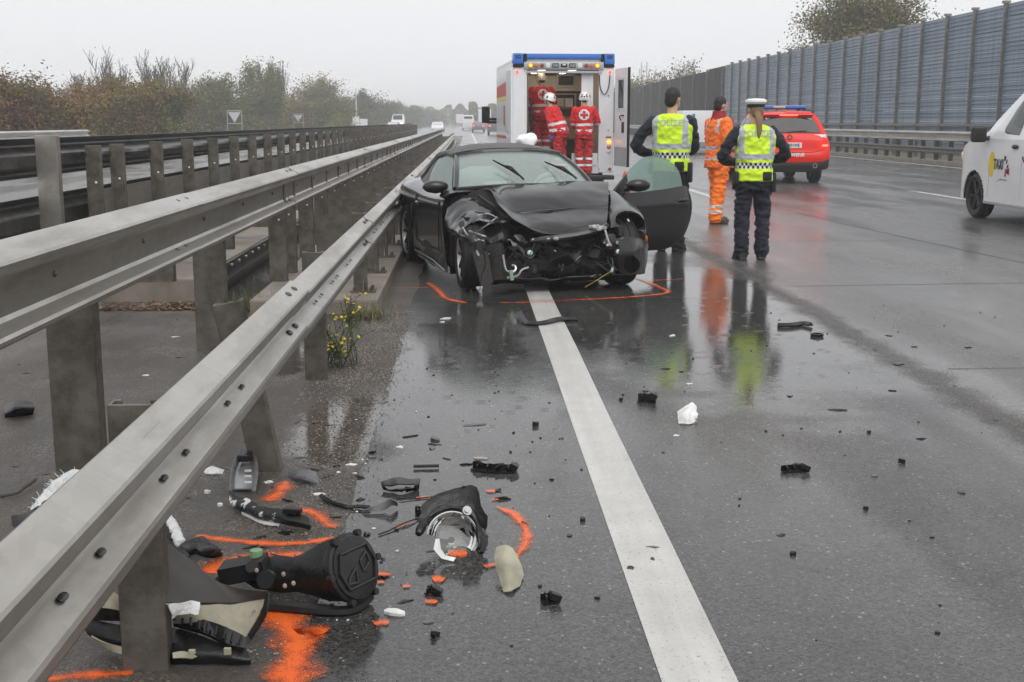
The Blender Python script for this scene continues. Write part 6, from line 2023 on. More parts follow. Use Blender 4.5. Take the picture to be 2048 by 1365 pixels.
def person(label, loc, rz, h=1.78, arms=None, lean=0., leanx=0., legs=None, jacket='red_cloth', jz=(.86, 1.52), trousers='navy', boots='boot_black', hair='hair_dark', headgear=None,
           sleeves=None, vest=None, head_turn=0., head_tilt=0., fit=1., cuffs=None, glove=None, group=None, hem=None):
    """standing figure; local +y is where it faces, origin between the feet. Returns the body object"""
    k = h / 1.78
    arms = arms or {}
    legs = legs or {}
    def bend(p):
        p = Vector(p)
        t = max(0., min(1., (p.z - .88) / .35))
        if lean or leanx:
            a, c = lean * t, leanx * t
            q = Vector((p.x, p.y, p.z - .93))
            q = Matrix.Rotation(-a, 3, 'X') @ q
            q = Matrix.Rotation(c, 3, 'Y') @ q
            p = Vector((q.x, q.y, q.z + .93))
        return p * k
    sh = {s: Vector((s * .195, -.005, 1.43)) for s in (-1, 1)}
    el = {s: Vector(arms.get(('el', s), (s * .27, -.03, 1.15))) for s in (-1, 1)}
    wr = {s: Vector(arms.get(('wr', s), (s * .25, .10, .92))) for s in (-1, 1)}
    hp = {s: Vector((s * .095, 0, .92)) for s in (-1, 1)}
    kn = {s: Vector(legs.get(('kn', s), (s * .105, .025, .50))) for s in (-1, 1)}
    an = {s: Vector(legs.get(('an', s), (s * .11, -.02, .09))) for s in (-1, 1)}
    toe = {s: Vector(legs.get(('toe', s), (an[s].x + s * .03, an[s].y + .17, .035))) for s in (-1, 1)}
    # ---- body: one mesh
    b = MB()
    b.loft([ellring((0, y, z), rx, ry, 18) for z, y, rx, ry in ((.86, 0, .13, .10), (.95, 0, .155, .11), (1.10, 0, .14, .095), (1.28, 0, .16, .105), (1.40, -.005, .17, .10), (1.47, -.01, .10, .08))], True, True)
    limb(b, [(0, -.012, 1.44), (0, .0, 1.52), (0, .012, 1.60)], [.064, .056, .056])
    for s in (-1, 1):
        limb(b, [sh[s], el[s], wr[s]], [.05, .036, .028])
        limb(b, [hp[s], kn[s], an[s]], [.075, .042, .034])
        b.tube([an[s] + Vector((0, -.05, -.045)), toe[s]], [.04, .035], 10)
        hand(b, wr[s], (wr[s] - el[s]).normalized() * .7 + Vector(arms.get(('hd', s), (0, 0, -.3))), Vector((s * .8, -.4, .2)), s)
    # head built upright then turned
    Hm = Matrix.Translation((0, .018, 1.58)) @ Matrix.Rotation(head_turn, 4, 'Z') @ Matrix.Rotation(-head_tilt, 4, 'X')
    hb = MB()
    hb.ell((0, .005, .12), (.076, .097, .108), 18, 14)
    hb.ell((0, .035, .055), (.058, .062, .072), 16, 12)
    hb.ell((0, .078, .022), (.032, .024, .024), 10, 8)
    hb.tube([(0, .098, .115), (0, .122, .078), (0, .10, .068)], [.010, .017, .012], 8)
    hb.ell((0, .094, .045), (.026, .010, .009), 10, 6)
    for s in (-1, 1):
        hb.ell((s * .077, .0, .095), (.010, .020, .032), 8, 8)
        hb.ell((s * .031, .088, .108), (.013, .010, .009), 8, 6)
    b.add([Hm @ Vector(v) for v in hb.v], hb.f)
    body = remesh(b, 'person', 'skin', None, .0095, bend=bend, smooth_it=2)
    body.location = loc
    body.rotation_euler = (0, 0, rz)
    tag(body, label, 'person', group)
    # ---- eyes
    b = MB()
    for s in (-1, 1):
        b.ell(Hm @ Vector((s * .031, .094, .108)), (.007, .007, .006), 8, 6)
    e = b.build('eyes', 'ink', body, smooth=True)
    for v in e.data.vertices:
        v.co = bend(v.co)
    # ---- hair
    if hair:
        b = MB()
        hb = MB()
        hb.ell((0, -.008, .135), (.083, .098, .102), 18, 12, z0=-.45)
        hb.ell((0, -.045, .085), (.072, .062, .085), 14, 10)
        b.add([Hm @ Vector(v) for v in hb.v], hb.f)
        remesh(b, 'hair', hair, body, .011, .006, 30, 2, bend, 1)
    # ---- trousers
    f = fit
    b = MB()
    b.loft([ellring((0, y, z), rx * f, ry * f, 20) for z, y, rx, ry in ((.80, 0, .17, .13), (.90, -.008, .182, .138), (1.0, 0, .175, .13), (1.08, 0, .165, .12))], True, True)
    for s in (-1, 1):
        mid = hp[s].lerp(kn[s], .5) + Vector((0, .008, 0))
        low = kn[s].lerp(an[s], .55) + Vector((0, -.012, 0))
        limb(b, [hp[s] + Vector((s * .0, 0, 0)), mid, kn[s], low, an[s] + Vector((0, .0, .0))], [.105 * f, .098 * f, .083 * f, .08 * f, .083 * f])
    remesh(b, 'trousers', trousers, body, .013, .042, 8.5, 3 + h * 10, bend, 2, zstretch=1.6)
    # ---- boots
    for s in (-1, 1):
        b = MB()
        limb(b, [an[s] + Vector((0, 0, .10)), an[s] + Vector((0, -.005, -.02))], [.056, .056])
        d = (toe[s] - an[s]); d.z = 0
        d = d.normalized()
        c = an[s].copy(); c.z = .045
        b.tube([c - d * .065, c + d * .03, c + d * .13, c + d * .185], [.05, .052, .05, .036], 12, flat=.85)
        b.ell(c + d * .185, (.038, .036, .032), 10, 8)
        b.box(c + d * .06 + Vector((0, 0, -.036)), (.09, .27, .018), Matrix.Rotation(math.atan2(-d.x, d.y), 3, 'Z'))
        remesh(b, 'boot', boots, body, .010, .004, 20, s, bend, 2)
    # ---- jacket with sleeves
    b = MB()
    z0, z1 = jz
    sec = [(.80, 0, .195, .148), (.90, 0, .192, .145), (1.02, 0, .178, .132), (1.15, 0, .178, .130), (1.28, 0, .190, .135), (1.38, -.005, .198, .128), (1.45, -.008, .165, .105), (1.50, -.006, .085, .082), (1.545, .0, .072, .074)]
    secs = [q for q in sec if z0 <= q[0] <= z1 + .001]
    b.loft([ellring((0, y, z), rx * f, ry * f, 22) for z, y, rx, ry in secs], True, True)
    for s in (-1, 1):
        limb(b, [sh[s], el[s], wr[s]], [.076 * f, .064 * f, .050 * f])
        b.ell(sh[s] + Vector((-s * .02, 0, -.01)), (.085 * f, .08 * f, .075 * f), 12, 8)
    jk = remesh(b, 'jacket', jacket, body, .012, .034, 10, 5 + h, bend, 2)
    surf_o = jk
    if cuffs:
        for s in (-1, 1):
            for t_ in cuffs:
                a0, a1 = (el[s].lerp(wr[s], t_), el[s].lerp(wr[s], t_ + .20)) if t_ >= 0 else (sh[s].lerp(el[s], 1 + t_), sh[s].lerp(el[s], 1 + t_ + .16))
                b = MB()
                b.tube([a0, a1], [.063 * f if t_ >= 0 else .077 * f] * 2, 14)
                o = b.build('sleeve_band', 'reflective_white', body, smooth=True)
                for v in o.data.vertices:
                    v.co = bend(v.co)
    if vest:
        b = MB()
        vs = [(.895, 0, .212, .165), (1.0, 0, .206, .158), (1.12, 0, .208, .156), (1.28, 0, .226, .158), (1.38, -.005, .238, .150), (1.455, -.008, .222, .122), (1.49, -.008, .17, .108), (1.515, -.006, .105, .096)]
        b.loft([ellring((0, y, z), rx * f, ry * f, 24) for z, y, rx, ry in vs], True, True)
        surf_o = remesh(b, 'vest', vest, body, .011, .026, 8, 8 + h, bend, 2)
    if glove:
        for s in glove:
            b = MB()
            hand(b, wr[s], (wr[s] - el[s]).normalized() * .7 + Vector(arms.get(('hd', s), (0, 0, -.3))), Vector((s * .8, -.4, .2)), s)
            limb(b, [wr[s] - (wr[s] - el[s]).normalized() * .05, wr[s]], [.04, .036])
            for i, v in enumerate(b.v):
                c = wr[s]
                b.v[i] = tuple(c + (Vector(v) - c) * 1.06)
            remesh(b, 'glove', 'glove_blue', body, .008, bend=bend, smooth_it=1)
    # ---- head gear
    if headgear:
        b = MB()
        if headgear == 'cap':
            b.lathe((0, 0, 0), (0, 0, 1), [(.135, .0995), (.165, .1045), (.185, .127), (.205, .125), (.222, .09), (.228, .001)], 28)
            o = b.build('cap', 'cap_white', body, smooth=True)
            for v in o.data.vertices:
                v.co = bend(Hm @ (Vector((v.co.x * .93, v.co.y * 1.03, v.co.z))))
            b = MB(); b.lathe((0, 0, 0), (0, 0, 1), [(.13, .103), (.163, .106)], 28)
            o2 = b.build('cap_band', 'gear_black', body, smooth=True)
            b = MB(); b.ell((0, .10, .135), (.075, .06, .010), 16, 6)
            o3 = b.build('cap_peak', 'gear_black', body, smooth=True)
            for ob in (o2, o3):
                for v in ob.data.vertices:
                    v.co = bend(Hm @ (Vector((v.co.x * .93, v.co.y * 1.03, v.co.z))))
        else:
            hb = MB()
            hb.ell((0, -.005, .115), (.118, .142, .135), 24, 14, z0=-.05)
            hb.lathe((0, -.005, .11), (0, 0, 1), [(-.025, .118), (-.03, .124), (.0, .122), (.01, .117)], 24)
            o = hb.build('helmet', headgear, body, smooth=True)
            for v in o.data.vertices:
                q = v.co.copy()
                if q.z < .12:
                    q.z += .3 * max(0, q.y) * .5 - (.028 if q.y < -.02 else 0) * min(1, -q.y / .1)
                v.co = bend(Hm @ Vector((q.x, q.y * 1.0, q.z)))
            if headgear == 'helmet_white':
                hb = MB()
                for (a, z) in ((-2.05, .135), (-1.1, .135), (-1.57, .128), (.2, .14), (3.0, .14)):
                    hb.ell((.116 * math.cos(a), -.005 + .14 * math.sin(a), z), (.018, .018, .02 if abs(a) < 2.2 and a < 0 else .034), 8, 6)
                o = hb.build('helmet_vents', 'gear_black', body, smooth=True)
                for v in o.data.vertices:
                    v.co = bend(Hm @ v.co)
                hb = MB()
                for (a, z) in ((-2.0, .175), (-1.15, .175), (.9, .17), (2.2, .17)):
                    hb.ell((.112 * math.cos(a), -.005 + .134 * math.sin(a), z), (.022, .018, .011), 8, 6)
                o = hb.build('helmet_marks', 'signal_red', body, smooth=True)
                for v in o.data.vertices:
                    v.co = bend(Hm @ v.co)
            hb = MB()
            for s in (-1, 1):
                hb.tube([(s * .098, .02, .10), (s * .078, .035, .03), (s * .03, .06, -.005)], .006, 5)
            o = hb.build('chin_strap', 'gear_black', body, smooth=True)
            for v in o.data.vertices:
                v.co = bend(Hm @ v.co)
    body['_s'] = 1
    del body['_s']
    return body, surf_o, bend, k

def cross_emblem(body, surf_o, z, r, name='emblem', x=0., k=1.):
    sf = bvh_of(surf_o)
    def proj(pts, fs, m, nm, off):
        out = []
        for q in pts:
            hit = sf.ray_cast(Vector((q[0], -1.5, q[1])), Vector((0, 1, 0)))
            y = hit[0].y if hit[0] is not None else -.15
            out.append((q[0], y - off, q[1]))
        b = MB(); b.add(out, fs)
        return b.build(nm, m, body, fix=False)
    pts = [(x, z)]
    fs = []
    for i in range(1, 6):
        for j in range(24):
            pts.append((x + r * i / 5 * math.cos(j * math.pi / 12), z + r * i / 5 * math.sin(j * math.pi / 12)))
    for j in range(24):
        fs.append((0, 1 + j, 1 + (j + 1) % 24))
        for i in range(4):
            a, c = 1 + i * 24, 1 + (i + 1) * 24
            fs.append((a + j, c + j, c + (j + 1) % 24, a + (j + 1) % 24))
    proj(pts, fs, 'reflective_white', 'emblem_disc', .008)
    n_ = 9
    pts = []
    idx = {}
    fs = []
    w_ = r * .72
    for i in range(n_ + 1):
        for j in range(n_ + 1):
            idx[i, j] = len(pts)
            pts.append((x - w_ + 2 * w_ * i / n_, z - w_ + 2 * w_ * j / n_))
    for i in range(n_):
        for j in range(n_):
            if 3 <= i <= 5 or 3 <= j <= 5:
                fs.append((idx[i, j], idx[i + 1, j], idx[i + 1, j + 1], idx[i, j + 1]))
    proj(pts, fs, 'signal_red', 'emblem_cross', .013)

def belt_gear(body, k, z=.98):
    b = MB()
    b.loft([ellring((0, 0, zz), .186, .142, 28) for zz in (z - .025, z + .025)], True, False)
    b.box((.215, -.02, z - .10), (.05, .11, .22)); b.box((-.21, -.05, z - .05), (.05, .10, .14)); b.box((-.20, .06, z - .09), (.05, .08, .20)); b.box((.12, -.15, z - .03), (.10, .05, .10))
    b.v = [tuple(Vector(v) * k) for v in b.v]
    b.build('belt', 'gear_black', body, bevel=.012, smooth=True)

# officer beside the open car door, back to the camera
o1, s1, bd1, k1 = person('police officer in yellow vest with dark hair, standing behind the open car door', (2.37, 14.15, 0), R(-20), 1.86,
    arms={('el', -1): (-.40, -.03, 1.18), ('wr', -1): (-.24, .14, 1.06), ('el', 1): (.22, .14, 1.15), ('wr', 1): (.08, .30, 1.12)},
    legs={('an', -1): (-.085, -.02, .09), ('an', 1): (.085, .03, .09)}, jacket='navy', jz=(.90, 1.51), trousers='navy', vest='police_vest', hair='hair_dark', head_turn=R(-25))
belt_gear(o1, k1)
flat_text('POLIZEI', .098, 'print_silver', o1, (0, -.3, 1.42 * k1), (1, 0, 0), (0, 0, 1), bold=.002, surf=bvh_of(s1), off=.006)
# officer with white cap, back to the camera
o3, s3, bd3, k3 = person('police officer in yellow vest with white cap and ponytail, back to the camera', (3.12, 13.2, 0), R(-2), 1.72,
    arms={('el', -1): (-.36, .02, 1.17), ('wr', -1): (-.20, .26, 1.10), ('el', 1): (.36, .02, 1.18), ('wr', 1): (.20, .26, 1.14)},
    legs={('an', -1): (-.115, -.02, .09), ('an', 1): (.115, -.0, .09), ('kn', -1): (-.115, .02, .5), ('kn', 1): (.12, .02, .5)}, jacket='navy', jz=(.90, 1.51), trousers='navy', vest='police_vest', hair='hair_blond', headgear='cap', head_turn=R(12))
belt_gear(o3, k3)
flat_text('POLIZEI', .098, 'print_silver', o3, (0, -.3, 1.42 * k3), (1, 0, 0), (0, 0, 1), bold=.002, surf=bvh_of(s3), off=.006)
b = MB()
b.tube(crom([(0, -.06, 1.66), (.01, -.125, 1.58), (.015, -.145, 1.46), (.012, -.155, 1.36)], 5), [.03, .034, .036, .036, .036, .036, .035, .034, .033, .032, .03, .027, .022, .016, .01, .004], 10, flat=.7)
b.v = [tuple(Vector(v) * k3) for v in b.v]
b.build('ponytail', 'hair_blond', o3, smooth=True)
# road worker in orange, turned to the right
o2, s2, bd2, k2 = person('road worker in orange high-visibility jacket and trousers, facing right', (3.72, 18.05, 0), R(-68), 1.84,
    arms={('el', -1): (-.26, .04, 1.15), ('wr', -1): (-.12, .26, 1.10), ('el', 1): (.27, .0, 1.14), ('wr', 1): (.16, .25, 1.06)},
    legs={('an', -1): (-.12, .08, .09), ('an', 1): (.12, -.10, .09), ('kn', -1): (-.115, .07, .5), ('kn', 1): (.115, -.03, .5)},
    jacket='worker_jacket', jz=(.80, 1.55), trousers='worker_trousers', boots='boot_brown', hair='hair_dark', cuffs=(.2, .7), fit=1.12)
b = MB()
b.loft([ellring((0, -.002, zz), rx, ry, 20) for zz, rx, ry in ((1.44, .15, .12), (1.50, .115, .105), (1.56, .088, .092), (1.60, .085, .09))], True, False)
b.box((0, .165, 1.35), (.20, .03, .26))
b.v = [tuple(Vector(v) * k2) for v in b.v]
b.build('collar', 'dark_red', o2, bevel=.01, smooth=True)
# helper in the ambulance, back to the camera
p4 = (1.615, 26.5, 1.537)
q4, s4, bd4, k4 = person('paramedic with cream helmet standing inside the ambulance, back to the camera', (p4[0], 26.5, .73), R(8), 1.78,
    arms={('el', -1): (-.27, .06, 1.14), ('wr', -1): (-.2, .28, 1.0), ('el', 1): (.28, .06, 1.14), ('wr', 1): (.2, .28, 1.02)}, lean=R(6), jacket='medic_jacket', trousers='medic_trousers', hair='hair_dark', headgear='helmet_cream', cuffs=(.55,), fit=1.15)
cross_emblem(q4, s4, 1.34 * k4, .115)
# helper bending at the rear step
p5 = (1.877, 25.22, 1.434)
q5, s5, bd5, k5 = person('paramedic in red bending forward at the ambulance step, wearing blue gloves', (p5[0] + .05, 25.24, .405), R(62), 1.70,
    arms={('el', -1): (-.26, .06, 1.16), ('wr', -1): (-.2, .12, .90), ('el', 1): (.27, .02, 1.14), ('wr', 1): (.24, .06, .86)}, lean=R(24), head_turn=R(8), head_tilt=R(-26), jacket='medic_jacket', trousers='medic_trousers', hair='hair_dark', headgear='helmet_white', cuffs=(.1, .62), glove=(-1, 1), fit=1.1)
# helper on the step, back to the camera
p6 = (2.406, 25.2, 0.926)
q6, s6, bd6, k6 = person('paramedic in red with white helmet on the ambulance step, back to the camera', (p6[0], 25.22, .405), R(-6), 1.66,
    arms={('el', -1): (-.25, .06, 1.14), ('wr', -1): (-.16, .24, 1.04), ('el', 1): (.30, .06, 1.16), ('wr', 1): (.2, .26, 1.12)},
    legs={('an', -1): (-.085, 0, .09), ('an', 1): (.10, 0, .09)}, jacket='medic_jacket', trousers='medic_trousers', hair='hair_dark', headgear='helmet_white', cuffs=(.55,), fit=1.05)
cross_emblem(q6, s6, 1.32 * k6, .11)

# ------------------------------------------------------------------ orange spray marks made by the police
def spray_mark(pts, w, m='orange_spray'):
    return struct(ribbon('spray_marking', pts, w * 1.2, m, .0055, n=8, jag=.5))
spray_mark([(-0.753, 11.039), (-0.555, 10.998), (-0.323, 11.024)], .03)
spray_mark([(-0.378, 11.34), (-0.272, 10.822), (-0.187, 10.318), (-0.011, 10.022)], .085)
spray_mark([(0.257, 10.04), (0.477, 10.061), (0.822, 10.163)], .05)
spray_mark([(0.735, 10.137), (1.218, 10.267), (1.589, 10.436), (1.773, 10.618), (1.754, 10.982), (1.617, 11.675)], .07)
spray_mark([(1.686, 11.409), (1.889, 11.476), (2.075, 11.544)], .045)
spray_mark([(-1.001, 4.282), (-0.89, 4.235), (-0.738, 4.192), (-0.595, 4.192), (-0.497, 4.247)], .055, 'orange_spray_thick')
spray_mark([(-0.775, 4.956), (-0.784, 4.796), (-0.809, 4.684)], .10)
spray_mark([(-0.695, 4.585), (-0.605, 4.532), (-0.55, 4.423), (-0.508, 4.353)], .075)
spray_mark([(-0.874, 3.899), (-0.835, 4.0), (-0.735, 4.065), (-0.575, 4.069)], .12)
spray_mark([(-0.656, 3.642), (-0.574, 3.514), (-0.518, 3.384), (-0.494, 3.231), (-0.49, 3.061)], .13, 'orange_spray_thick')
spray_mark([(-0.519, 3.409), (-0.48, 3.429), (-0.43, 3.406)], .09, 'orange_spray_thick')
spray_mark([(-1.153, 3.124), (-1.058, 3.145), (-0.93, 3.152)], .07)
spray_mark([(0.108, 4.581), (0.166, 4.492), (0.207, 4.327), (0.205, 4.179), (0.169, 4.042)], .06)
spray_mark([(0.103, 3.966), (0.077, 3.943), (0.048, 3.93)], .05)
spray_mark([(0.169, 4.042), (0.138, 3.984), (0.103, 3.956)], .04)
for q in (((-0.123, 3.813), (-0.087, 3.811), .06), ((-0.142, 3.722), (-0.107, 3.696), .05), ((-0.292, 3.462), (-0.247, 3.472), .045), ((0.07, 4.785), (0.109, 4.791), .04), ((-0.143, 3.631), (-0.105, 3.622), .05), ((0.09, 4.671), (0.118, 4.67), .045),
          ((-0.216, 4.708), (-0.156, 4.719), .02), ((-0.12, 4.711), (-0.079, 4.723), .02), ((-0.311, 3.873), (-0.271, 3.858), .05), ((-0.219, 3.759), (-0.197, 3.758), .025), ((-0.305, 3.797), (-0.284, 3.796), .03), ((-0.274, 4.344), (-0.219, 4.411), .02), ((-0.073, 4.05), (-0.01, 4.058), .06)):
    spray_mark([q[0], ((q[0][0] + q[1][0]) / 2, (q[0][1] + q[1][1]) / 2 + .004), q[1]], q[2], 'orange_spray_thick')

# ------------------------------------------------------------------ debris
mat('debris_black', (.009, .009, .009), .30, var=.5, vs=20, bump=.35, bs=45)
mat('debris_grey', (.10, .10, .105), .4, var=.3, vs=20, bump=.2, bs=40)
mat('debris_white', (.70, .70, .68), .5, var=.15, vs=30, bump=.3, bs=50)
mat('debris_beige', (.34, .32, .24), .55, var=.2, vs=12, bump=.25, bs=50)
mat('debris_silver', (.38, .39, .40), .35, .7, var=.2)
mat('foam_white', (.72, .73, .72), .9, bump=.9, bs=60)
m, nt, p = new_mat('scraped_black')
tc = N(nt, 'ShaderNodeTexCoord').outputs['Object']
f = ramp(nt, noise_n(nt, mapping(nt, tc, (1, 1, 1)), 11, 6, .75), .52, .56)
link(nt, mixc(nt, f, (.013, .013, .013), (.66, .66, .65)), p.inputs['Base Color'])
p.inputs['Roughness'].default_value = .5

def shard(name, label, gp, L, Wd, m, seed, rz=0., bendk=.25, th=.004, z=.004, tilt=0., group=None, cat='debris', n=8, jag=.35, crump=0., lift=0.):
    """broken piece of thin plastic: irregular outline, curved, with thickness, lying on the road"""
    rg = random.Random(seed)
    out = []
    for i in range(n):
        a = 2 * math.pi * i / n
        k = 1 - jag * rg.random()
        out.append((L / 2 * math.cos(a) * k, Wd / 2 * math.sin(a) * k))
    b = MB()
    rings = []
    def up(x, y, t):
        return bendk * (L / 2) * (1 - (2 * x / L) ** 2) * .32 * (1 if t else .35) + crump * noise.noise(Vector((x * 40 + seed, y * 40, 0))) + t
    cen = [(0, 0)]
    for t in (0, th):
        for fr_ in (1, .55):
            rings.append([(x * fr_, y * fr_, up(x * fr_, y * fr_, t)) for x, y in out])
    vs = rings[0] + rings[1] + [(0, 0, up(0, 0, 0))] + rings[2] + rings[3] + [(0, 0, up(0, 0, th))]
    fs = []
    o2 = 2 * n + 1
    for i in range(n):
        j = (i + 1) % n
        fs += [(i, n + i, n + j, j), (n + i, 2 * n, n + j), (o2 + i, o2 + j, o2 + n + j, o2 + n + i), (o2 + n + i, o2 + n + j, o2 + 2 * n), (i, j, o2 + j, o2 + i)]
    b.add(vs, fs)
    o = b.build(name, m, None, smooth=35)
    o.location = (gp[0], gp[1], -.0015 + lift)
    o.rotation_euler = (tilt, 0, rz)
    tag(o, label, cat, group)
    return o

def bracket(name, label, gp, L, m, seed, rz=0., group=None, ribs=4, h=.03, w_=.05, curve=.1, cat='debris', tilt=0.):
    """moulded bracket: curved floor strip, upright web and cross ribs"""
    b = MB()
    n = 10
    def cy(x):
        return curve * L * (1 - (2 * x / L) ** 2)
    rg = random.Random(seed)
    xs = [-L / 2 + L * i / n for i in range(n + 1)]
    b.loft([[(x, cy(x) - w_ / 2, .003), (x, cy(x) + w_ / 2, .003), (x, cy(x) + w_ / 2, .008), (x, cy(x) - w_ / 2, .008)] for x in xs], True, True)
    b.loft([[(x, cy(x) + w_ / 2 - .004, .003), (x, cy(x) + w_ / 2, .003), (x, cy(x) + w_ / 2, h * (.7 + .5 * rg.random())), (x, cy(x) + w_ / 2 - .004, h * .9)] for x in xs], True, True)
    for i in range(ribs):
        x = -L / 2 + L * (i + .7) / (ribs + .4)
        b.box((x, cy(x), h * .45), (.004, w_ * .95, h * .8), Matrix.Rotation(rg.uniform(-.3, .3), 3, 'Z'))
    b.box((L / 2 - .01, cy(L / 2), h * .7), (.035, w_ * .8, h * .7), Matrix.Rotation(.4, 3, 'Y'))
    o = b.build(name, m, None)
    o.location = (gp[0], gp[1], 0)
    o.rotation_euler = (tilt, 0, rz)
    tag(o, label, cat, group)
    return o

def strip(name, label, pts, w_, m, th=.006, h=.012, group=None, cat='debris', wr=.006):
    """bent strip of trim following pts (x,y,z)"""
    P = crom(pts, 6)
    b = MB()
    rg_ = []
    for i, q in enumerate(P):
        d = (P[min(i + 1, len(P) - 1)] - P[max(i - 1, 0)]).normalized()
        sd = d.cross(Vector((0, 0, 1)))
        sd = sd.normalized() if sd.length > .1 else Vector((1, 0, 0))
        k = .8 + .35 * noise.noise(q * 25)
        u = Vector((0, 0, th)) + sd * .15 * h
        q = q + noise.noise_vector(q * 18) * wr
        q.z = max(q.z, .003)
        rg_.append([q - sd * w_ / 2 * k, q + sd * w_ / 2 * k, q + sd * w_ / 2 * k + u, q + Vector((0, 0, h)), q - sd * w_ / 2 * k + u])
    b.loft(rg_, True, True)
    o = b.build(name, m, None, smooth=30)
    tag(o, label, cat, group)
    return o

# ---- headlamp housing in front of the guardrail post
hl = thing('headlamp_unit', 'big black headlamp housing with round cover, lying by the near rail post', 'headlamp', (*(-0.502, 3.58), 0), R(-4))
ax = Vector((.72, -.42, .30)).normalized()
c0 = Vector((.115, .03, .115))
part(hl, 'cover', 'debris_black', lambda b: (b.lathe(c0, ax, [(-.02, .092), (.0, .098), (.012, .098), (.016, .09), (.022, .088), (.026, .06), (.028, .001)], 28)), smooth=30)
e1 = ax.cross(Vector((0, 0, 1))).normalized(); e2 = e1.cross(ax)
part(hl, 'cover_ribs', 'black_plastic', lambda b: (
    [b.tube([c0 + ax * .028 + e1 * x0 + e2 * y0, c0 + ax * .028 + e1 * x1 + e2 * y1], .0045, 5) for x0, y0, x1, y1 in ((-.055, .05, .055, .05), (.055, .05, .075, 0), (.075, 0, .055, -.05), (.055, -.05, -.055, -.05), (-.055, -.05, -.075, 0), (-.075, 0, -.055, .05), (-.045, .03, -.012, .012), (-.045, .03, -.05, .0), (-.05, 0, -.015, -.018), (-.012, .012, -.015, -.018), (.01, .0, .045, -.02), (.01, 0, .02, -.04), (.02, -.04, .055, -.035), (.045, -.02, .055, -.035))],
    [b.disc(c0 + ax * .004 + e1 * math.cos(a) * .1 + e2 * math.sin(a) * .1, .01, ax, .018, 8) for a in (0, 1.05, 2.1, 3.14, 4.19, 5.24)]), smooth=True)
def _hlbody(b):
    b.loft([[c0 + ax * -.01 * 0 + Vector((x, y, z)) + (e1 * math.cos(2 * math.pi * j / 18) * r1 + e2 * math.sin(2 * math.pi * j / 18) * r2) for j in range(18)]
            for x, y, z, r1, r2 in ((-.01, .005, -.003, .092, .092), (-.06, .03, -.02, .085, .086), (-.12, .06, -.04, .06, .064), (-.17, .075, -.05, .045, .05), (-.22, .09, -.055, .05, .055), (-.28, .10, -.06, .05, .045), (-.33, .11, -.065, .02, .02))], True, True)
part(hl, 'housing', 'debris_black', _hlbody, smooth=40)
part(hl, 'lens_bezel', 'black_plastic', lambda b: (b.tube(crom([(-.30, .02, .015), (-.24, .0, .012), (-.10, -.015, .02), (.02, -.03, .015), (.12, -.02, .012), (.16, .06, .02)], 5), .016, 7), b.tube(crom([(-.31, .03, .02), (-.27, .12, .05), (-.18, .15, .08), (-.10, .13, .10)], 4), .012, 6), b.box((-.2, .09, .085), (.13, .08, .05), Matrix.Rotation(R(-12), 3, 'Y'))), smooth=30)
part(hl, 'socket', 'black_plastic', lambda b: (b.disc((-.115, .015, .085), .026, (-.2, -.9, .35), .02, 14), b.disc((-.16, .05, .10), .018, (-.2, -.7, .6), .025, 12)), smooth=30)
part(hl, 'screw', 'debris_beige', lambda b: [b.ell(q, (.006, .004, .008), 6, 5) for q in ((-.06, -.035, .12), (-.055, -.045, .09), (-.14, -.01, .12), (-.03, -.05, .10))], smooth=True)
part(hl, 'adjuster', 'plastic_green', lambda b: b.disc((-.17, .11, .105), .018, (0, 0, 1), .03, 10), smooth=30)
hl.scale = (1.12, 1.12, 1.12)
# ---- second headlamp with clear bowl lens
h2 = thing('headlamp_unit', 'smashed black headlamp with a clear bowl lens lying on the wet road', 'headlamp', (*(-0.049, 4.07), 0), R(8))
def _h2(b):
    b.loft([[Vector((x, y, z)) + Vector((rx * math.cos(2 * math.pi * j / 14), ry * .5 * math.sin(2 * math.pi * j / 14), rz_ * math.sin(2 * math.pi * j / 14 + .3))) for j in range(14)] for x, y, z, rx, ry, rz_ in ((-.10, .14, .10, .012, .05, .03), (-.05, .15, .12, .03, .08, .05), (.02, .15, .125, .04, .09, .06), (.07, .13, .12, .04, .1, .075), (.10, .10, .10, .02, .07, .05))], True, True)
    for v in range(len(b.v)):
        q = Vector(b.v[v]); b.v[v] = tuple(q + noise.noise_vector(q * 24) * .022)
part(h2, 'housing', 'debris_black', _h2, smooth=35)
part(h2, 'skirt', 'debris_black', lambda b: (b.tube(crom([(-.13, .03, .07), (-.08, .10, .11), (0, .12, .13), (.07, .10, .11), (.09, .03, .06), (.08, -.02, .02)], 5), [.012 + .006 * math.sin(i) for i in range(26)], 7), b.tube(crom([(.09, .04, .07), (.10, .0, .04), (.085, -.04, .012)], 4), [.014, .018, .016, .02, .014, .016, .01, .012, .008], 6), b.tube(crom([(.02, .14, .06), (.06, .11, .05), (.09, .06, .03)], 4), .02, 6)), smooth=30)
def _bowl(b):
    for sgn in (0, .004):
        n_ = 22
        rg_ = []
        for i in range(6):
            el_ = R(8 + 72 * i / 5)
            rg_.append([Vector((-.005, .035, .055)) + Matrix.Rotation(R(58), 3, 'X') @ Vector(((.09 - sgn) * math.sin(el_) * math.cos(a), (.09 - sgn) * math.sin(el_) * math.sin(a), -(.09 - sgn) * math.cos(el_) * .8)) for a in [R(-130 + 300 * j / n_) for j in range(n_ + 1)]])
        b.loft(rg_, False)
part(h2, 'lens', 'clear_plastic', _bowl, smooth='all')
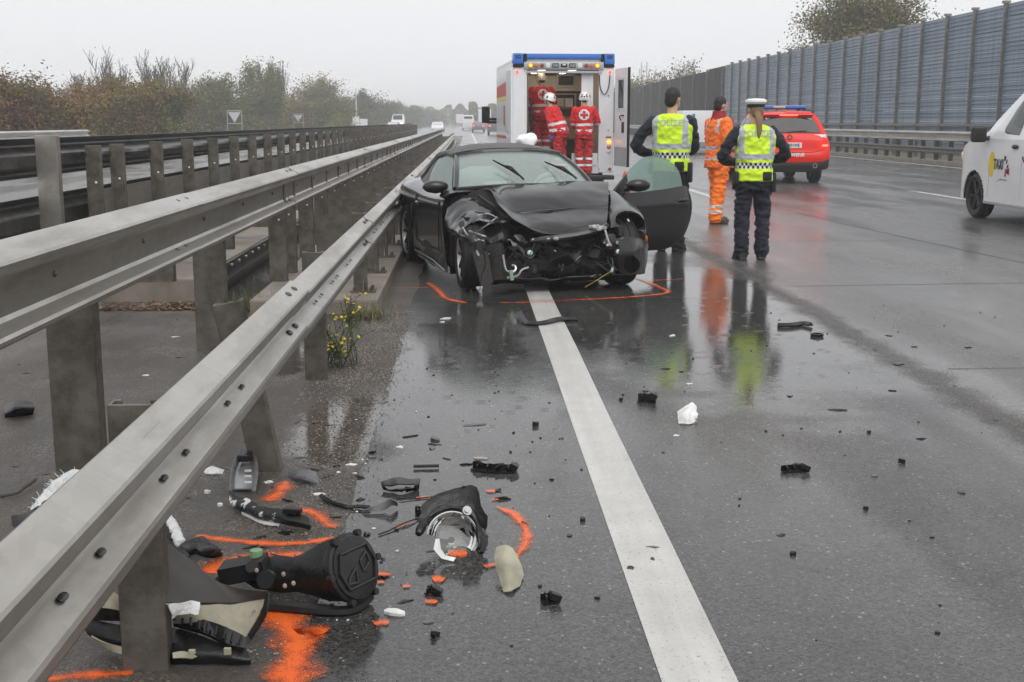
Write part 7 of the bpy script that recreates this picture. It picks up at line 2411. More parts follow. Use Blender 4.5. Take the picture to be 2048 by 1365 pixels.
def _lip(b):
    b.tube([Vector((-.005, .035, .055)) + Matrix.Rotation(R(58), 3, 'X') @ Vector((.0895 * math.cos(a), .0895 * math.sin(a), -.02)) for a in [R(-130 + 300 * j / 30) for j in range(31)]], .0045, 6)
    b.loft([[(-.075, -.03, .07), (-.062, -.035, .072)], [(-.085, -.05, .04), (-.06, -.055, .042)], [(-.06, -.07, .012), (-.045, -.066, .02)], [(-.02, -.085, .004), (-.01, -.075, .014)]], False)
part(h2, 'lens_rim', 'debris_white', _lip, smooth=True)
part(h2, 'knob', 'debris_silver', lambda b: (b.disc((.045, .055, .135), .017, (.2, -.8, .55), .012, 14), b.disc((.045, .046, .141), .009, (.2, -.8, .55), .008, 10)), smooth=30)
# ---- translucent curved cover piece
o = panel('cover_piece', [[(0.091, 3.934, 0.075), (0.119, 3.92, 0.085), (0.142, 3.903, 0.08)], [(0.081, 3.872, 0.05), (0.12, 3.834, 0.06), (0.165, 3.878, 0.05)], [(0.095, 3.789, 0.02), (0.128, 3.763, 0.035), (0.181, 3.844, 0.015)], [(0.109, 3.703, 0.004), (0.135, 3.692, 0.015), (0.163, 3.753, 0.004)]], 'debris_beige', None, 5, 5, th=.004, wr=.004, ws=20)
tag(o, 'curved pale plastic cover piece beside the orange paint arc', 'debris')
# ---- bumper bracket with scraped paint, two pieces
t = thing('bumper_bracket', 'grey and black bumper bracket with white scrapes, lying at the leaning post', 'debris', (0, 0, 0))
panel('silver_frame', [[(-1.018, 5.221, 0.06), (-0.959, 5.235, 0.06)], [(-0.996, 4.96, 0.045), (-0.905, 4.994, 0.045)], [(-0.976, 4.807, 0.02), (-0.886, 4.804, 0.02)]], 'debris_silver', t, 5, 6, th=.006, wr=.002, ws=20)
b = MB()
b.tube(crom([(-1.011, 5.208, 0.075), (-0.993, 4.946, 0.06), (-0.963, 4.727, 0.03)], 5), .009, 6); b.tube(crom([(-0.959, 5.222, 0.075), (-0.894, 4.943, 0.06), (-0.87, 4.724, 0.03)], 5), .009, 6)
b.build('frame_edge', 'debris_grey', t, smooth=True)
b = MB(); b.box((-0.964, 5.073, 0.085), (.05, .10, .03)); b.build('socket_block', 'debris_black', t, bevel=.005)
b = MB()
for q in ((-0.93, 4.946, 0.055), (-0.916, 4.865, 0.055), (-0.901, 4.78, 0.055)):
    b = MB(); b.box(q, (.028, .012, .006)); b.build('lug', 'debris_white', t)
panel('scraped_strip', [[(-0.944, 4.647, 0.055), (-0.824, 4.499, 0.06), (-0.694, 4.391, 0.06), (-0.599, 4.347, 0.05)], [(-0.936, 4.58, 0.035), (-0.805, 4.437, 0.04), (-0.678, 4.345, 0.04), (-0.591, 4.314, 0.03)], [(-0.918, 4.581, 0.008), (-0.798, 4.444, 0.008), (-0.684, 4.376, 0.006), (-0.594, 4.33, 0.005)]], 'scraped_black', t, 6, 5, th=.012, wr=.008, ws=14)
panel('white_flange', [[(-0.909, 4.619, 0.012), (-0.806, 4.492, 0.012), (-0.716, 4.406, 0.01)], [(-0.881, 4.524, 0.006), (-0.794, 4.417, 0.005), (-0.719, 4.374, 0.005)]], 'debris_white', t, 5, 3, th=.004, wr=.003, ws=20)
b = MB(); b.box((-0.661, 4.359, 0.07), (.07, .03, .02), Matrix.Rotation(-.2, 3, 'Z')); b.build('clip', 'debris_black', t, bevel=.004)
# ---- big bumper skin piece behind the near post
t = thing('bumper_cover', 'large torn dark bumper cover with pale underside, lying behind the near rail post', 'debris', (0, 0, 0))
panel('outer_skin', [[(-0.901, 3.425, 0.3), (-0.834, 3.418, 0.24), (-0.732, 3.392, 0.17), (-0.596, 3.404, 0.135)], [(-0.864, 3.266, 0.26), (-0.796, 3.322, 0.2), (-0.717, 3.38, 0.145), (-0.599, 3.411, 0.12)], [(-0.838, 3.177, 0.2), (-0.771, 3.264, 0.16), (-0.7, 3.365, 0.12), (-0.609, 3.425, 0.105)]], 'debris_skin' if 'debris_skin' in MATS else 'debris_black', t, 6, 6, th=.005, wr=.003, ws=8)
panel('pale_underside', [[(-0.835, 3.178, 0.195), (-0.771, 3.265, 0.155), (-0.701, 3.366, 0.115), (-0.608, 3.437, 0.1)], [(-0.843, 3.238, 0.13), (-0.766, 3.265, 0.11), (-0.7, 3.314, 0.08), (-0.622, 3.407, 0.07)], [(-0.828, 3.283, 0.07), (-0.756, 3.275, 0.06), (-0.694, 3.277, 0.04), (-0.65, 3.322, 0.03)]], 'debris_beige', t, 6, 5, th=.005, wr=.004, ws=14)
panel('edge_lip', [[(-0.598, 3.407, 0.137), (-0.605, 3.359, 0.09), (-0.644, 3.332, 0.03)], [(-0.586, 3.389, 0.135), (-0.593, 3.345, 0.085), (-0.634, 3.322, 0.022)]], 'debris_black', t, 5, 3, th=.008)
panel('torn_sticker', [[(-0.721, 3.314, 0.088), (-0.674, 3.374, 0.085), (-0.651, 3.409, 0.09)], [(-0.708, 3.291, 0.075), (-0.67, 3.342, 0.06), (-0.631, 3.39, 0.082)]], 'clear_plastic', t, 5, 3, th=.002, wr=.003)
panel('torn_fibre', [[(-0.82, 3.158, 0.2), (-0.784, 3.206, 0.19), (-0.756, 3.234, 0.175)], [(-0.818, 3.167, 0.16), (-0.789, 3.202, 0.155), (-0.757, 3.217, 0.145)]], 'foam_white', t, 6, 3, th=.004, wr=.012, ws=30)
# ---- lower grille and lining
t = thing('grille_section', 'black lower bumper grille section with pale lining in front of the near rail post', 'debris', (0, 0, 0))
panel('slat', [[(-0.851, 3.297, 0.12), (-0.768, 3.272, 0.11), (-0.662, 3.231, 0.09), (-0.632, 3.231, 0.07)], [(-0.843, 3.263, 0.1), (-0.76, 3.235, 0.09), (-0.668, 3.183, 0.07), (-0.631, 3.206, 0.05)]], 'black_paint', t, 6, 5, th=.015, wr=.004, ws=12)
panel('lower_tray', [[(-1.116, 3.329, 0.1), (-0.983, 3.284, 0.09), (-0.85, 3.285, 0.08), (-0.686, 3.205, 0.06), (-0.634, 3.219, 0.05)], [(-1.093, 3.294, 0.06), (-0.972, 3.238, 0.05), (-0.83, 3.195, 0.045), (-0.696, 3.178, 0.04), (-0.616, 3.178, 0.03)], [(-1.043, 3.307, 0.02), (-0.944, 3.226, 0.01), (-0.825, 3.196, 0.01), (-0.698, 3.185, 0.01), (-0.615, 3.186, 0.008)]], 'debris_black', t, 6, 5, th=.01, wr=.008, ws=10)
panel('pale_lining', [[(-1.073, 3.275, 0.065), (-1.02, 3.234, 0.06), (-0.945, 3.2, 0.055)], [(-1.062, 3.279, 0.045), (-0.996, 3.221, 0.04), (-0.943, 3.187, 0.04)]], 'debris_beige', t, 5, 3, th=.004, off=.006)
panel('pale_lining', [[(-0.824, 3.173, 0.052), (-0.791, 3.178, 0.052), (-0.753, 3.16, 0.045)], [(-0.82, 3.164, 0.04), (-0.788, 3.162, 0.04), (-0.766, 3.155, 0.04)]], 'debris_beige', t, 5, 3, th=.004, off=.006)
b = MB()
for i in range(9):
    a_, c_ = Vector((-0.838, 3.274, 0.125)).lerp(Vector((-0.637, 3.206, 0.08)), i / 8), Vector((-0.833, 3.25, 0.11)).lerp(Vector((-0.641, 3.184, 0.06)), i / 8)
    b.tube([a_ + Vector((0, -.004, .008)), c_ + Vector((0, -.004, .01))], .004, 5)
b.build('grille_bars', 'debris_black', t)
b = MB(); b.box((-0.671, 3.163, 0.06), (.02, .01, .02)); b.box((-0.763, 3.141, 0.07), (.018, .012, .012)); b.build('clip', 'debris_beige', t, bevel=.002)
panel('side_liner', [[(-1.096, 3.295, 0.14), (-1.031, 3.269, 0.16), (-0.975, 3.266, 0.15)], [(-1.107, 3.3, 0.1), (-1.037, 3.282, 0.11), (-0.974, 3.278, 0.1)]], 'debris_black', t, 6, 4, th=.008, wr=.012, ws=14)
panel('pale_corner', [[(-1.023, 3.274, 0.2), (-0.996, 3.26, 0.19), (-0.963, 3.229, 0.18)], [(-1.038, 3.269, 0.15), (-1.005, 3.25, 0.15), (-0.975, 3.255, 0.14)]], 'debris_beige', t, 5, 4, th=.004, wr=.006, ws=14)
# ---- foam and black pieces behind the rail
t = thing('foam_lump', 'torn white foam strip behind the front rail at the lower left', 'debris', (0, 0, 0))
b = MB()
rg = random.Random(11)
Pf = crom([(-1.649, 4.945, 0.05), (-1.67, 4.82, 0.045), (-1.666, 4.655, 0.04), (-1.662, 4.529, 0.03)], 8)
for q in Pf:
    b.ell(q, (.022 + .012 * rg.random(), .03, .022), 10, 7)
o = remesh(b, 'foam', 'foam_white', t, .008, .012, 40, 1, None, 1)
b = MB()
for _ in range(60):
    q = rg.choice(Pf)
    d = Vector((rg.gauss(0, 1), rg.gauss(0, 1), abs(rg.gauss(0, 1)))).normalized()
    b.tube([q + d * .015, q + d * .05], .0012, 3)
b.build('fibres', 'foam_white', t)
t = thing('foam_lump', 'torn white foam behind the near rail post with a black scrap', 'debris', (0, 0, 0))
b = MB()
for q in crom([(-1.12, 4.33, 0.06), (-1.086, 4.273, 0.05), (-1.029, 4.14, 0.03)], 5):
    b.ell(q, (.02, .025, .018), 10, 7)
remesh(b, 'foam', 'foam_white', t, .008, .012, 40, 4, None, 1)
panel('black_scrap', [[(-1.128, 4.302, 0.06), (-1.09, 4.293, 0.055), (-1.062, 4.273, 0.05)], [(-1.098, 4.195, 0.03), (-1.061, 4.167, 0.03), (-1.044, 4.177, 0.03)]], 'debris_black', t, 5, 4, th=.008, wr=.01, ws=20)
o = panel('crumpled_liner', [[(-1.025, 4.14, 0.03), (-0.963, 4.129, 0.05), (-0.902, 4.085, 0.05), (-0.868, 4.058, 0.03)], [(-1.004, 4.073, 0.03), (-0.939, 4.017, 0.055), (-0.885, 4.004, 0.05), (-0.862, 4.055, 0.02)], [(-0.985, 4.08, 0.005), (-0.939, 4.046, 0.006), (-0.893, 4.035, 0.006), (-0.874, 4.066, 0.005)]], 'debris_black', None, 6, 6, th=.006, wr=.014, ws=22)
tag(o, 'crumpled black liner piece above the headlamp housing', 'debris')
o = panel('mirror_cap', [[(-2.442, 6.29, 0.03), (-2.402, 6.342, 0.05), (-2.295, 6.301, 0.045)], [(-2.384, 6.132, 0.03), (-2.295, 6.083, 0.07), (-2.239, 6.165, 0.05)], [(-2.38, 6.131, 0.004), (-2.316, 6.15, 0.004), (-2.259, 6.191, 0.004)]], 'debris_black', None, 6, 6, th=.006, wr=.003, ws=14)
tag(o, 'black rounded mirror cap on the asphalt left of the tall rail posts', 'debris')
panel_pieces = [
    ('torn_liner', 'black torn liner pieces behind the front rail below the white foam', [[(-1.73, 4.442, 0.03), (-1.668, 4.468, 0.05), (-1.643, 4.591, 0.05)], [(-1.712, 4.402, 0.01), (-1.632, 4.363, 0.03), (-1.623, 4.497, 0.02)]], 'debris_black', 31),
    ('black_fin', 'curved black fin with slots lying left of the near tall post', [[(-1.953, 5.594, 0.012), (-1.902, 5.598, 0.03), (-1.861, 5.634, 0.02)], [(-1.935, 5.551, 0.004), (-1.881, 5.545, 0.015), (-1.868, 5.631, 0.006)]], 'debris_black', 32),
    ('grey_scrap', 'crumpled grey plastic scrap right of the leaning post foot', [[(-0.781, 5.045, 0.02), (-0.715, 5.036, 0.035), (-0.657, 5.032, 0.02)], [(-0.763, 4.995, 0.008), (-0.693, 4.919, 0.03), (-0.63, 4.94, 0.01)], [(-0.713, 4.934, 0.004), (-0.668, 4.911, 0.006), (-0.624, 4.93, 0.004)]], 'debris_grey', 33),
    ('white_scrap', 'pale crumpled scrap left of the grey bumper bracket', [[(-1.16, 5.116, 0.012), (-1.115, 5.116, 0.025), (-1.065, 5.113, 0.012)], [(-1.145, 5.082, 0.004), (-1.096, 5.053, 0.012), (-1.063, 5.079, 0.004)]], 'debris_white', 34),
    ('cap_fragment', 'broken white cap standing on the road right of the white line', [[(1.066, 6.008, 0.035), (1.117, 6.034, 0.06), (1.162, 6.057, 0.07), (1.163, 5.962, 0.04)], [(1.058, 5.941, 0.02), (1.093, 5.901, 0.045), (1.134, 5.941, 0.04), (1.154, 5.897, 0.03)], [(1.057, 5.89, 0.004), (1.094, 5.868, 0.004), (1.134, 5.898, 0.004), (1.158, 5.928, 0.004)]], 'debris_white', 35),
    ('bent_bracket', 'bent black frame piece in the puddle left of the second headlamp', [[(-0.366, 4.836, 0.03), (-0.31, 4.872, 0.04), (-0.201, 4.853, 0.04)], [(-0.36, 4.812, 0.02), (-0.294, 4.77, 0.03), (-0.203, 4.802, 0.03)], [(-0.353, 4.822, 0.004), (-0.285, 4.786, 0.006), (-0.213, 4.831, 0.004)]], 'debris_black', 36),
    ('trim_flap', 'folded dark trim flap at the edge of the puddle', [[(-0.402, 4.525, 0.012), (-0.346, 4.555, 0.03), (-0.311, 4.555, 0.05), (-0.284, 4.566, 0.03)], [(-0.414, 4.526, 0.004), (-0.349, 4.542, 0.01), (-0.308, 4.56, 0.02), (-0.284, 4.59, 0.01)]], 'debris_grey', 37),
]
for nm, lab, net, mm, sd in panel_pieces:
    o = panel(nm, net, mm, None, 6, 6, th=.005, wr=.007, ws=24, seed=sd, keep=(lambda a, c, p: not (.3 < a < .75 and .15 < c < .8)) if nm == 'bent_bracket' else None)
    tag(o, lab, 'debris')
strip('trim_strip', 'long bent black strip lying across the white line in front of the wreck', [(*(0.406, 9.224), .04), (*(0.443, 8.941), .006), (*(0.554, 8.915), .004), (*(0.655, 9.025), .012), (*(0.756, 9.092), .006), (*(0.836, 9.089), .006)], .05, 'debris_black', .01, .03)
strip('trim_strip', 'long dark strip at the boundary of grit and puddle', [(*(-0.597, 4.696), .02), (*(-0.544, 4.63), .01), (*(-0.471, 4.589), .006), (*(-0.391, 4.574), .006)], .03, 'debris_black')
strip('thin_bar', 'thin straight black bar in the puddle above the bent frame', [(*(-0.245, 5.139), .006), (*(-0.133, 5.143), .006)], .016, 'debris_black', wr=.001)
strip('twig', 'curved reddish twig on the asphalt at the left edge', [(*(-1.901, 4.783), .004), (*(-1.835, 4.794), .01), (*(-1.813, 4.944), .02)], .008, 'bark')
strip('wire', 'thin dark wire with orange paint by the second headlamp', [(*(-0.334, 4.269), .004), (*(-0.262, 4.361), .005), (*(-0.194, 4.445), .006)], .006, 'debris_black', .004, .005)
strip('thin_bar', 'thin dark wire lying between puddle and white line', [(*(-0.284, 4.691), .004), (*(-0.18, 4.707), .004), (*(-0.002, 4.761), .004)], .006, 'debris_black', .003, .004)
bracket('ribbed_bracket', 'black ribbed bracket on the road beside the amber shard', (0.107, 5.095), .20, 'debris_black', 1, R(-14), h=.035, w_=.045, curve=-.12)
shard('lens_shard', 'clear shard with an amber corner behind the ribbed bracket', (0.053, 5.288), .095, .04, 'debris_beige', 2, R(-6), bendk=.15)
bracket('black_clip', 'black bracket with upright fin right of the white line', (0.962, 6.363), .10, 'debris_black', 3, R(-20), h=.05, w_=.03, ribs=2)
bracket('black_clip', 'flat black clip with broken lugs in the right lane', (1.414, 5.025), .115, 'debris_black', 4, R(6), h=.03, w_=.04, ribs=3)
strip('trim_strip', 'black strip with a yellow tag in the right lane below the orange reflection', [(*(2.288, 8.762), .003), (*(2.381, 8.759), .004), (*(2.492, 8.821), .003), (*(2.536, 8.753), .01)], .05, 'debris_black', .012, .03, wr=.003)
shard('lens_piece', 'oval dark lens piece with pale rim in the puddle', (-0.164, 5.628), .10, .045, 'debris_grey', 5, R(-58), bendk=.5, th=.006)
shard('flat_shard', 'large thin dark shard flat in the puddle', (0.037, 5.913), .16, .06, 'debris_grey', 6, R(14), bendk=.04, jag=.45, n=7)
shard('white_shard', 'curved white shard with silver edge right of the headlamp housing', (-0.236, 3.547), .09, .045, 'debris_white', 7, R(-28), bendk=.6, th=.005)
shard('grey_shard', 'small grey shard right of the headlamp housing', (-0.126, 3.479), .04, .04, 'debris_grey', 8, R(20))
bracket('black_clip', 'small black clip below the pale cover piece', (0.252, 3.613), .055, 'debris_black', 9, R(10), h=.03, w_=.035, ribs=2)
bracket('black_clip', 'tiny black clip near the bottom edge left of the white line', (-0.105, 3.372), .025, 'debris_black', 10, R(60), h=.015, w_=.016, ribs=1)
bracket('connector', 'black connector plug covered with orange paint', (-0.181, 4.505), .06, 'debris_black', 12, R(4), h=.03, w_=.04, ribs=4)
bracket('connector', 'dark broken plug on the wet road below the second headlamp', (-0.12, 3.696), .05, 'debris_black', 13, R(-20), h=.025, w_=.03, ribs=3)
b = MB(); b.lathe((0, 0, 0), (0, 0, 1), [(.004, .045), (.02, .048), (.02, .034), (.004, .032), (.004, .045)], 20)
o = b.build('rubber_ring', 'debris_black', None, smooth=30); o.location = (*(2.472, 8.373), 0); tag(o, 'black rubber ring lying in the right lane', 'debris')
rg = random.Random(77)
LST = [  # px, py, length px, width px, mat, label
    (893, 638, 30, 9, 'debris_white', 'white shards pair between kerb end and wreck, larger one'), (884, 645, 14, 6, 'debris_white', 'white shards pair between kerb end and wreck, smaller one'),
    (1220, 648, 30, 12, 'debris_black', 'black clip with pale tip right of the long bent strip'), (1165, 660, 14, 7, 'debris_black', 'small black stub just right of the long bent strip'),
    (1345, 672, 18, 10, 'debris_white', 'small white shard by the green reflection'), (1380, 769, 18, 6, 'debris_white', 'narrow white shard above the broken white cap'),
    (1352, 872, 14, 5, 'debris_white', 'tiny white splinter below the broken white cap'), (1071, 852, 16, 10, 'debris_black', 'black cube-like lump left of the white line'),
    (799, 896, 24, 9, 'debris_white', 'white leaf-shaped shard at the puddle edge'), (703, 931, 30, 8, 'debris_white', 'narrow white shard on the grit right of the leaning post'),
    (640, 990, 36, 8, 'debris_white', 'white strip shard between the bracket and the puddle'), (678, 946, 12, 7, 'debris_white', 'small white chip on the grit'),
    (710, 948, 14, 6, 'debris_white', 'small pale chip at the grit edge'), (535, 966, 26, 14, 'debris_white', 'white shard at the foot of the leaning post'),
    (415, 988, 14, 12, 'debris_white', 'pale chip left of the scraped bracket strip'), (440, 1014, 14, 10, 'debris_white', 'square pale chip below the scraped bracket strip'),
    (748, 1058, 14, 5, 'debris_white', 'tiny pale chip in the puddle above the headlamp'), (745, 915, 30, 8, 'debris_grey', 'thin grey shard at the puddle edge'),
    (795, 1103, 12, 5, 'debris_white', 'pale orange-tinted chip right of the headlamp housing'), (435, 1140, 24, 10, 'debris_beige', 'orange-dusted flat stone-like shard above the headlamp housing'),
    (1798, 729, 32, 16, 'debris_black', 'dark triangular shard in the right lane'), (1778, 672, 14, 8, 'debris_black', 'small black ring piece in the right lane'),
    (1828, 694, 14, 6, 'debris_black', 'black splinter beside the dull road strip'), (1935, 696, 24, 5, 'debris_black', 'flat black splinter near the right edge'),
    (1676, 820, 44, 6, 'debris_grey', 'long thin grey splinter in the right lane'), (1580, 793, 16, 7, 'debris_black', 'short black stick in the right lane'),
    (1784, 782, 22, 5, 'debris_black', 'thin black splinter below the triangular shard'), (1738, 866, 10, 7, 'debris_black', 'black crumb in the middle of the right lane'),
    (1842, 878, 24, 5, 'debris_black', 'narrow toothed splinter at the right'), (1804, 926, 16, 12, 'debris_black', 'black lump with pale base in the right lane'),
    (1992, 840, 14, 8, 'debris_black', 'black crumb at the right edge'), (1922, 986, 18, 10, 'debris_black', 'curved black chip at the lower right'),
    (1732, 1019, 14, 13, 'debris_black', 'black lump low in the right lane'), (1750, 953, 18, 8, 'debris_grey', 'slanted dark chip in the right lane'),
    (1562, 1070, 26, 10, 'debris_grey', 'flat grey shard right of the white line bottom'), (1478, 1012, 6, 24, 'debris_black', 'thin dark needle right of the white line'),
    (1586, 1110, 14, 9, 'debris_black', 'black chip low right of the white line'), (1864, 1075, 14, 7, 'debris_black', 'small black chip low at the right'),
    (1306, 1096, 36, 6, 'debris_grey', 'thin grey splinter on the lower white line'), (1305, 1120, 14, 8, 'debris_black', 'black chip on the lower white line'),
    (1260, 1138, 22, 9, 'debris_black', 'black chip at the left edge of the lower white line'), (1165, 1043, 14, 9, 'debris_black', 'black chip left of the white line'),
    (1138, 1073, 18, 7, 'debris_black', 'flat black chip left of the white line'), (1330, 738, 22, 6, 'debris_black', 'dark splinter in the green reflection'),
    (1362, 744, 14, 5, 'debris_black', 'small dark splinter beside the green reflection'), (1242, 801, 10, 7, 'debris_black', 'black crumb left of the finned bracket'),
    (1290, 783, 16, 5, 'debris_black', 'thin black splinter above the finned bracket'), (620, 940, 40, 8, 'debris_black', 'long black splinter right of the leaning post'),
    (600, 917, 40, 5, 'debris_grey', 'thin grey rod right of the leaning post'), (570, 1068, 40, 12, 'debris_black', 'dark flat shard inside the orange ring'),
    (35, 933, 24, 10, 'debris_black', 'black crumpled chip on the asphalt at the left edge'), (90, 950, 26, 5, 'debris_black', 'thin black splinter left of the foam'),
    (360, 716, 26, 5, 'debris_black', 'black stick on the asphalt between the two rails'), (290, 752, 18, 6, 'debris_white', 'pale strip shard on the asphalt between the rails'),
    (52, 748, 18, 7, 'debris_black', 'black chip on the asphalt under the tall rail'), (125, 870, 34, 4, 'debris_black', 'thin dark splinter above the curved fin'),
    (350, 675, 26, 6, 'debris_white', 'pale flake on the asphalt below the leaf litter'),
]
for i, (px_, py_, lp, wp, mm, lab) in enumerate(LST):
    pass
SH = [(-0.169, 9.245), (-0.201, 9.08), (1.066, 8.964), (0.834, 8.706), (1.451, 8.431), (1.282, 6.821), (1.003, 5.661), (0.333, 5.881), (-0.326, 5.49), (-0.522, 5.204), (-0.61, 4.776), (-0.566, 5.089), (-0.495, 5.071), (-0.852, 4.952), (-1.072, 4.806), (-0.987, 4.633), (-0.358, 4.347), (-0.439, 5.331),
      (-0.257, 4.102), (-0.858, 3.944), (2.701, 7.357), (2.99, 8.375), (3.013, 7.946), (3.359, 7.897), (1.95, 6.165), (1.78, 6.491), (2.394, 6.608), (1.957, 5.684), (2.17, 5.562), (1.932, 5.155), (2.692, 5.919), (2.017, 4.707), (1.557, 4.509), (1.742, 4.952), (1.147, 4.225), (1.068, 4.571),
      (1.136, 4.016), (1.694, 4.178), (0.654, 4.105), (0.635, 3.985), (0.545, 3.902), (0.43, 4.405), (0.364, 4.238), (1.209, 7.271), (1.292, 7.177), (0.831, 6.427), (0.995, 6.646), (-0.697, 5.14), (-0.766, 5.326), (-0.683, 4.303), (-1.997, 5.242), (-1.83, 5.105), (-1.861, 7.736), (-1.94, 7.177), (-2.674, 7.262), (-1.978, 5.789), (-2.073, 8.498)]
for i, ((px_, py_, lp, wp, mm, lab), g_) in enumerate(zip(LST, SH)):
    sc_ = (g_[1] + .3) / 2420
    L_ = lp * sc_
    lump = wp > .6 * lp
    if lump:
        shard('plastic_lump', lab, g_, L_, L_ * .9, mm, 900 + i, rg.uniform(0, 3), bendk=.3, th=L_ * .5, crump=.004, cat='debris')
    else:
        shard('plastic_shard', lab, g_, L_, max(.012, wp * sc_ * 2.4), mm, 900 + i, rg.uniform(-.35, .35), bendk=.25, th=.004, n=11, jag=.62, cat='debris', crump=.003)

# ---- crumbs too alike to tell apart
b_me = []
for v_ in range(6):
    q = shard('plastic_crumb', 'x', (0, 0), .022, .016, 'debris_black' if v_ % 3 else 'debris_grey', 40 + v_, bendk=.4, th=.006, n=6, jag=.5)
    b_me.append(q.data)
    bpy.data.objects.remove(q)
q = shard('plastic_crumb', 'x', (0, 0), .02, .014, 'debris_white', 48, bendk=.4, th=.004, n=6, jag=.6)
pale_me = q.data
bpy.data.objects.remove(q)
frag_me = []
for v_ in range(7):
    q = shard('plastic_crumb', 'x', (0, 0), .075, .04, ('debris_black', 'debris_grey', 'debris_black')[v_ % 3], 60 + v_, bendk=.3, th=.003, n=13, jag=.72, crump=.006)
    frag_me.append(q.data)
    bpy.data.objects.remove(q)
zones = [('tiny black plastic crumb lying on the wet lane right of the white line', 'black crumbs right of the white line', 90, lambda: (rg.uniform(.8, 4.2), rg.uniform(3.3, 10))),
         ('tiny plastic crumb lying left of the white line near the headlamps', 'crumbs left of the white line', 60, lambda: (rg.uniform(-.45, .5), rg.uniform(3.2, 7.5))),
         ('thin jagged black splinter among the debris beside the near guardrail posts', 'black splinters at the near rail', 70, lambda: (rg.gauss(-.72, .28), rg.uniform(3.3, 6.2))),
         ('jagged flat black plastic fragment strewn between the headlamp pieces and the rail', 'flat fragments near the headlamps', 30, lambda: (rg.uniform(-.85, .25), rg.uniform(3.6, 5.6))),
         ('small pale chip among the debris beside the near guardrail posts', 'pale chips at the near rail', 40, lambda: (rg.gauss(-.62, .3), rg.uniform(3.3, 6.6))),
         ('tiny plastic crumb on the gritty asphalt between the two front rails', 'crumbs on the median', 60, lambda: (rg.uniform(-2.9, -.55), rg.uniform(3.4, 9.3)))]
for lab, grp, cnt, fn in zones:
    for _ in range(cnt):
        x_, y_ = fn()
        o = obj('plastic_crumb', rg.choice(b_me), None, (x_, y_, -.001), (0, 0, rg.uniform(0, 6.28)))
        k_ = rg.uniform(.4, 1.1)
        o.scale = (k_, k_ * rg.uniform(.5, 1.2), k_)
        if 'splinter' in lab:
            o.scale = (rg.uniform(1.4, 4.6), rg.uniform(.5, 1.5), rg.uniform(.5, 1.2))
        if 'fragment' in lab:
            o.data = rg.choice(frag_me)
            o.scale = (rg.uniform(.6, 1.4), rg.uniform(.5, 1.2), rg.uniform(.6, 1.5))
        if 'pale' in lab:
            o.data = pale_me
        tag(o, lab, 'debris', grp)

# ------------------------------------------------------------------ grit, leaf litter and plants
mat('stone_pale', (.36, .32, .27), .7, var=.3, vs=200)
mat('stone_dark', (.12, .11, .10), .7, var=.3, vs=200)
def stones(name, label, n, fn, r0, r1, seed):
    rg = random.Random(seed)
    b = MB()
    for _ in range(n):
        x_, y_, z_ = fn(rg)
        r = rg.uniform(r0, r1)
        c = Vector((x_, y_, z_ + r * .35))
        vs = [c + Vector((rg.uniform(.6, 1.2) * r * dx, rg.uniform(.6, 1.2) * r * dy, rg.uniform(.4, .8) * r * dz)) for dx, dy, dz in ((1, 0, 0), (0, 1, 0), (-1, 0, 0), (0, -1, 0), (0, 0, 1), (0, 0, -1))]
        b.add(vs, [(0, 1, 4), (1, 2, 4), (2, 3, 4), (3, 0, 4), (1, 0, 5), (2, 1, 5), (3, 2, 5), (0, 3, 5)], 0 if rg.random() < .45 else 1)
    o = b.build(name, ['stone_pale', 'stone_dark'], None, fix=False)
    tag(o, label, 'gravel', kind='stuff')
def edge_pt(rg):
    y = rg.uniform(3.2, 9.6)
    x = -.62 + rg.gauss(0, .11) + .08 * noise.noise(Vector((y * 1.7, 2, 0)))
    return x, y, .003
def patch_pt(rg):
    while True:
        x, y = rg.uniform(-.95, -.45), rg.uniform(6.4, 9.6)
        if noise.noise(Vector((x * 4, y * 2.2, 1))) + .25 > rg.random() * .6:
            return x, y, .003
stones('gravel', 'loose pale grit along the edge of the carriageway', 4200, edge_pt, .002, .0055, 1)
stones('gravel', 'patch of pale gravel at the foot of the flowering weed', 5200, patch_pt, .002, .0055, 2)
stones('gravel', 'scattered grit on the asphalt of the median', 3000, lambda rg: (rg.uniform(-3.2, -.5), rg.uniform(3, 9.8), .003), .0015, .004, 3)
stones('gravel', 'scattered grit on the wet carriageway', 1500, lambda rg: (rg.uniform(-.45, 4.5), rg.uniform(2.9, 9.5), .001), .001, .003, 4)
mat('leaf_litter_a', (.16, .07, .03), .7, var=.3, vs=60)
mat('leaf_litter_b', (.30, .20, .12), .7, var=.3, vs=60)
mat('leaf_litter_c', (.07, .04, .025), .8, var=.3, vs=60)
b = MB()
rg = random.Random(9)
for _ in range(1100):
    x_, y_ = rg.gauss(-2.35, .42), 9.72 + abs(rg.gauss(0, .22))
    if x_ > -1.75 and rg.random() < .7:
        continue
    a = rg.uniform(0, 6.28); L_ = rg.uniform(.012, .035); w_ = L_ * rg.uniform(.2, .6)
    d, s_ = Vector((math.cos(a), math.sin(a), rg.uniform(-.2, .3))), Vector((-math.sin(a), math.cos(a), rg.uniform(-.3, .3)))
    c = Vector((x_, y_, .006 + .03 * rg.random() * max(0, 1 - abs(y_ - 9.95) / .3)))
    b.add([c - d * L_, c + s_ * w_, c + d * L_, c - s_ * w_], [(0, 1, 2, 3)], rg.randrange(3))
o = b.build('leaf_litter', ['leaf_litter_a', 'leaf_litter_b', 'leaf_litter_c'], None, fix=False)
tag(o, 'brown leaf litter washed up in front of the kerb slabs', 'leaf litter', kind='stuff')

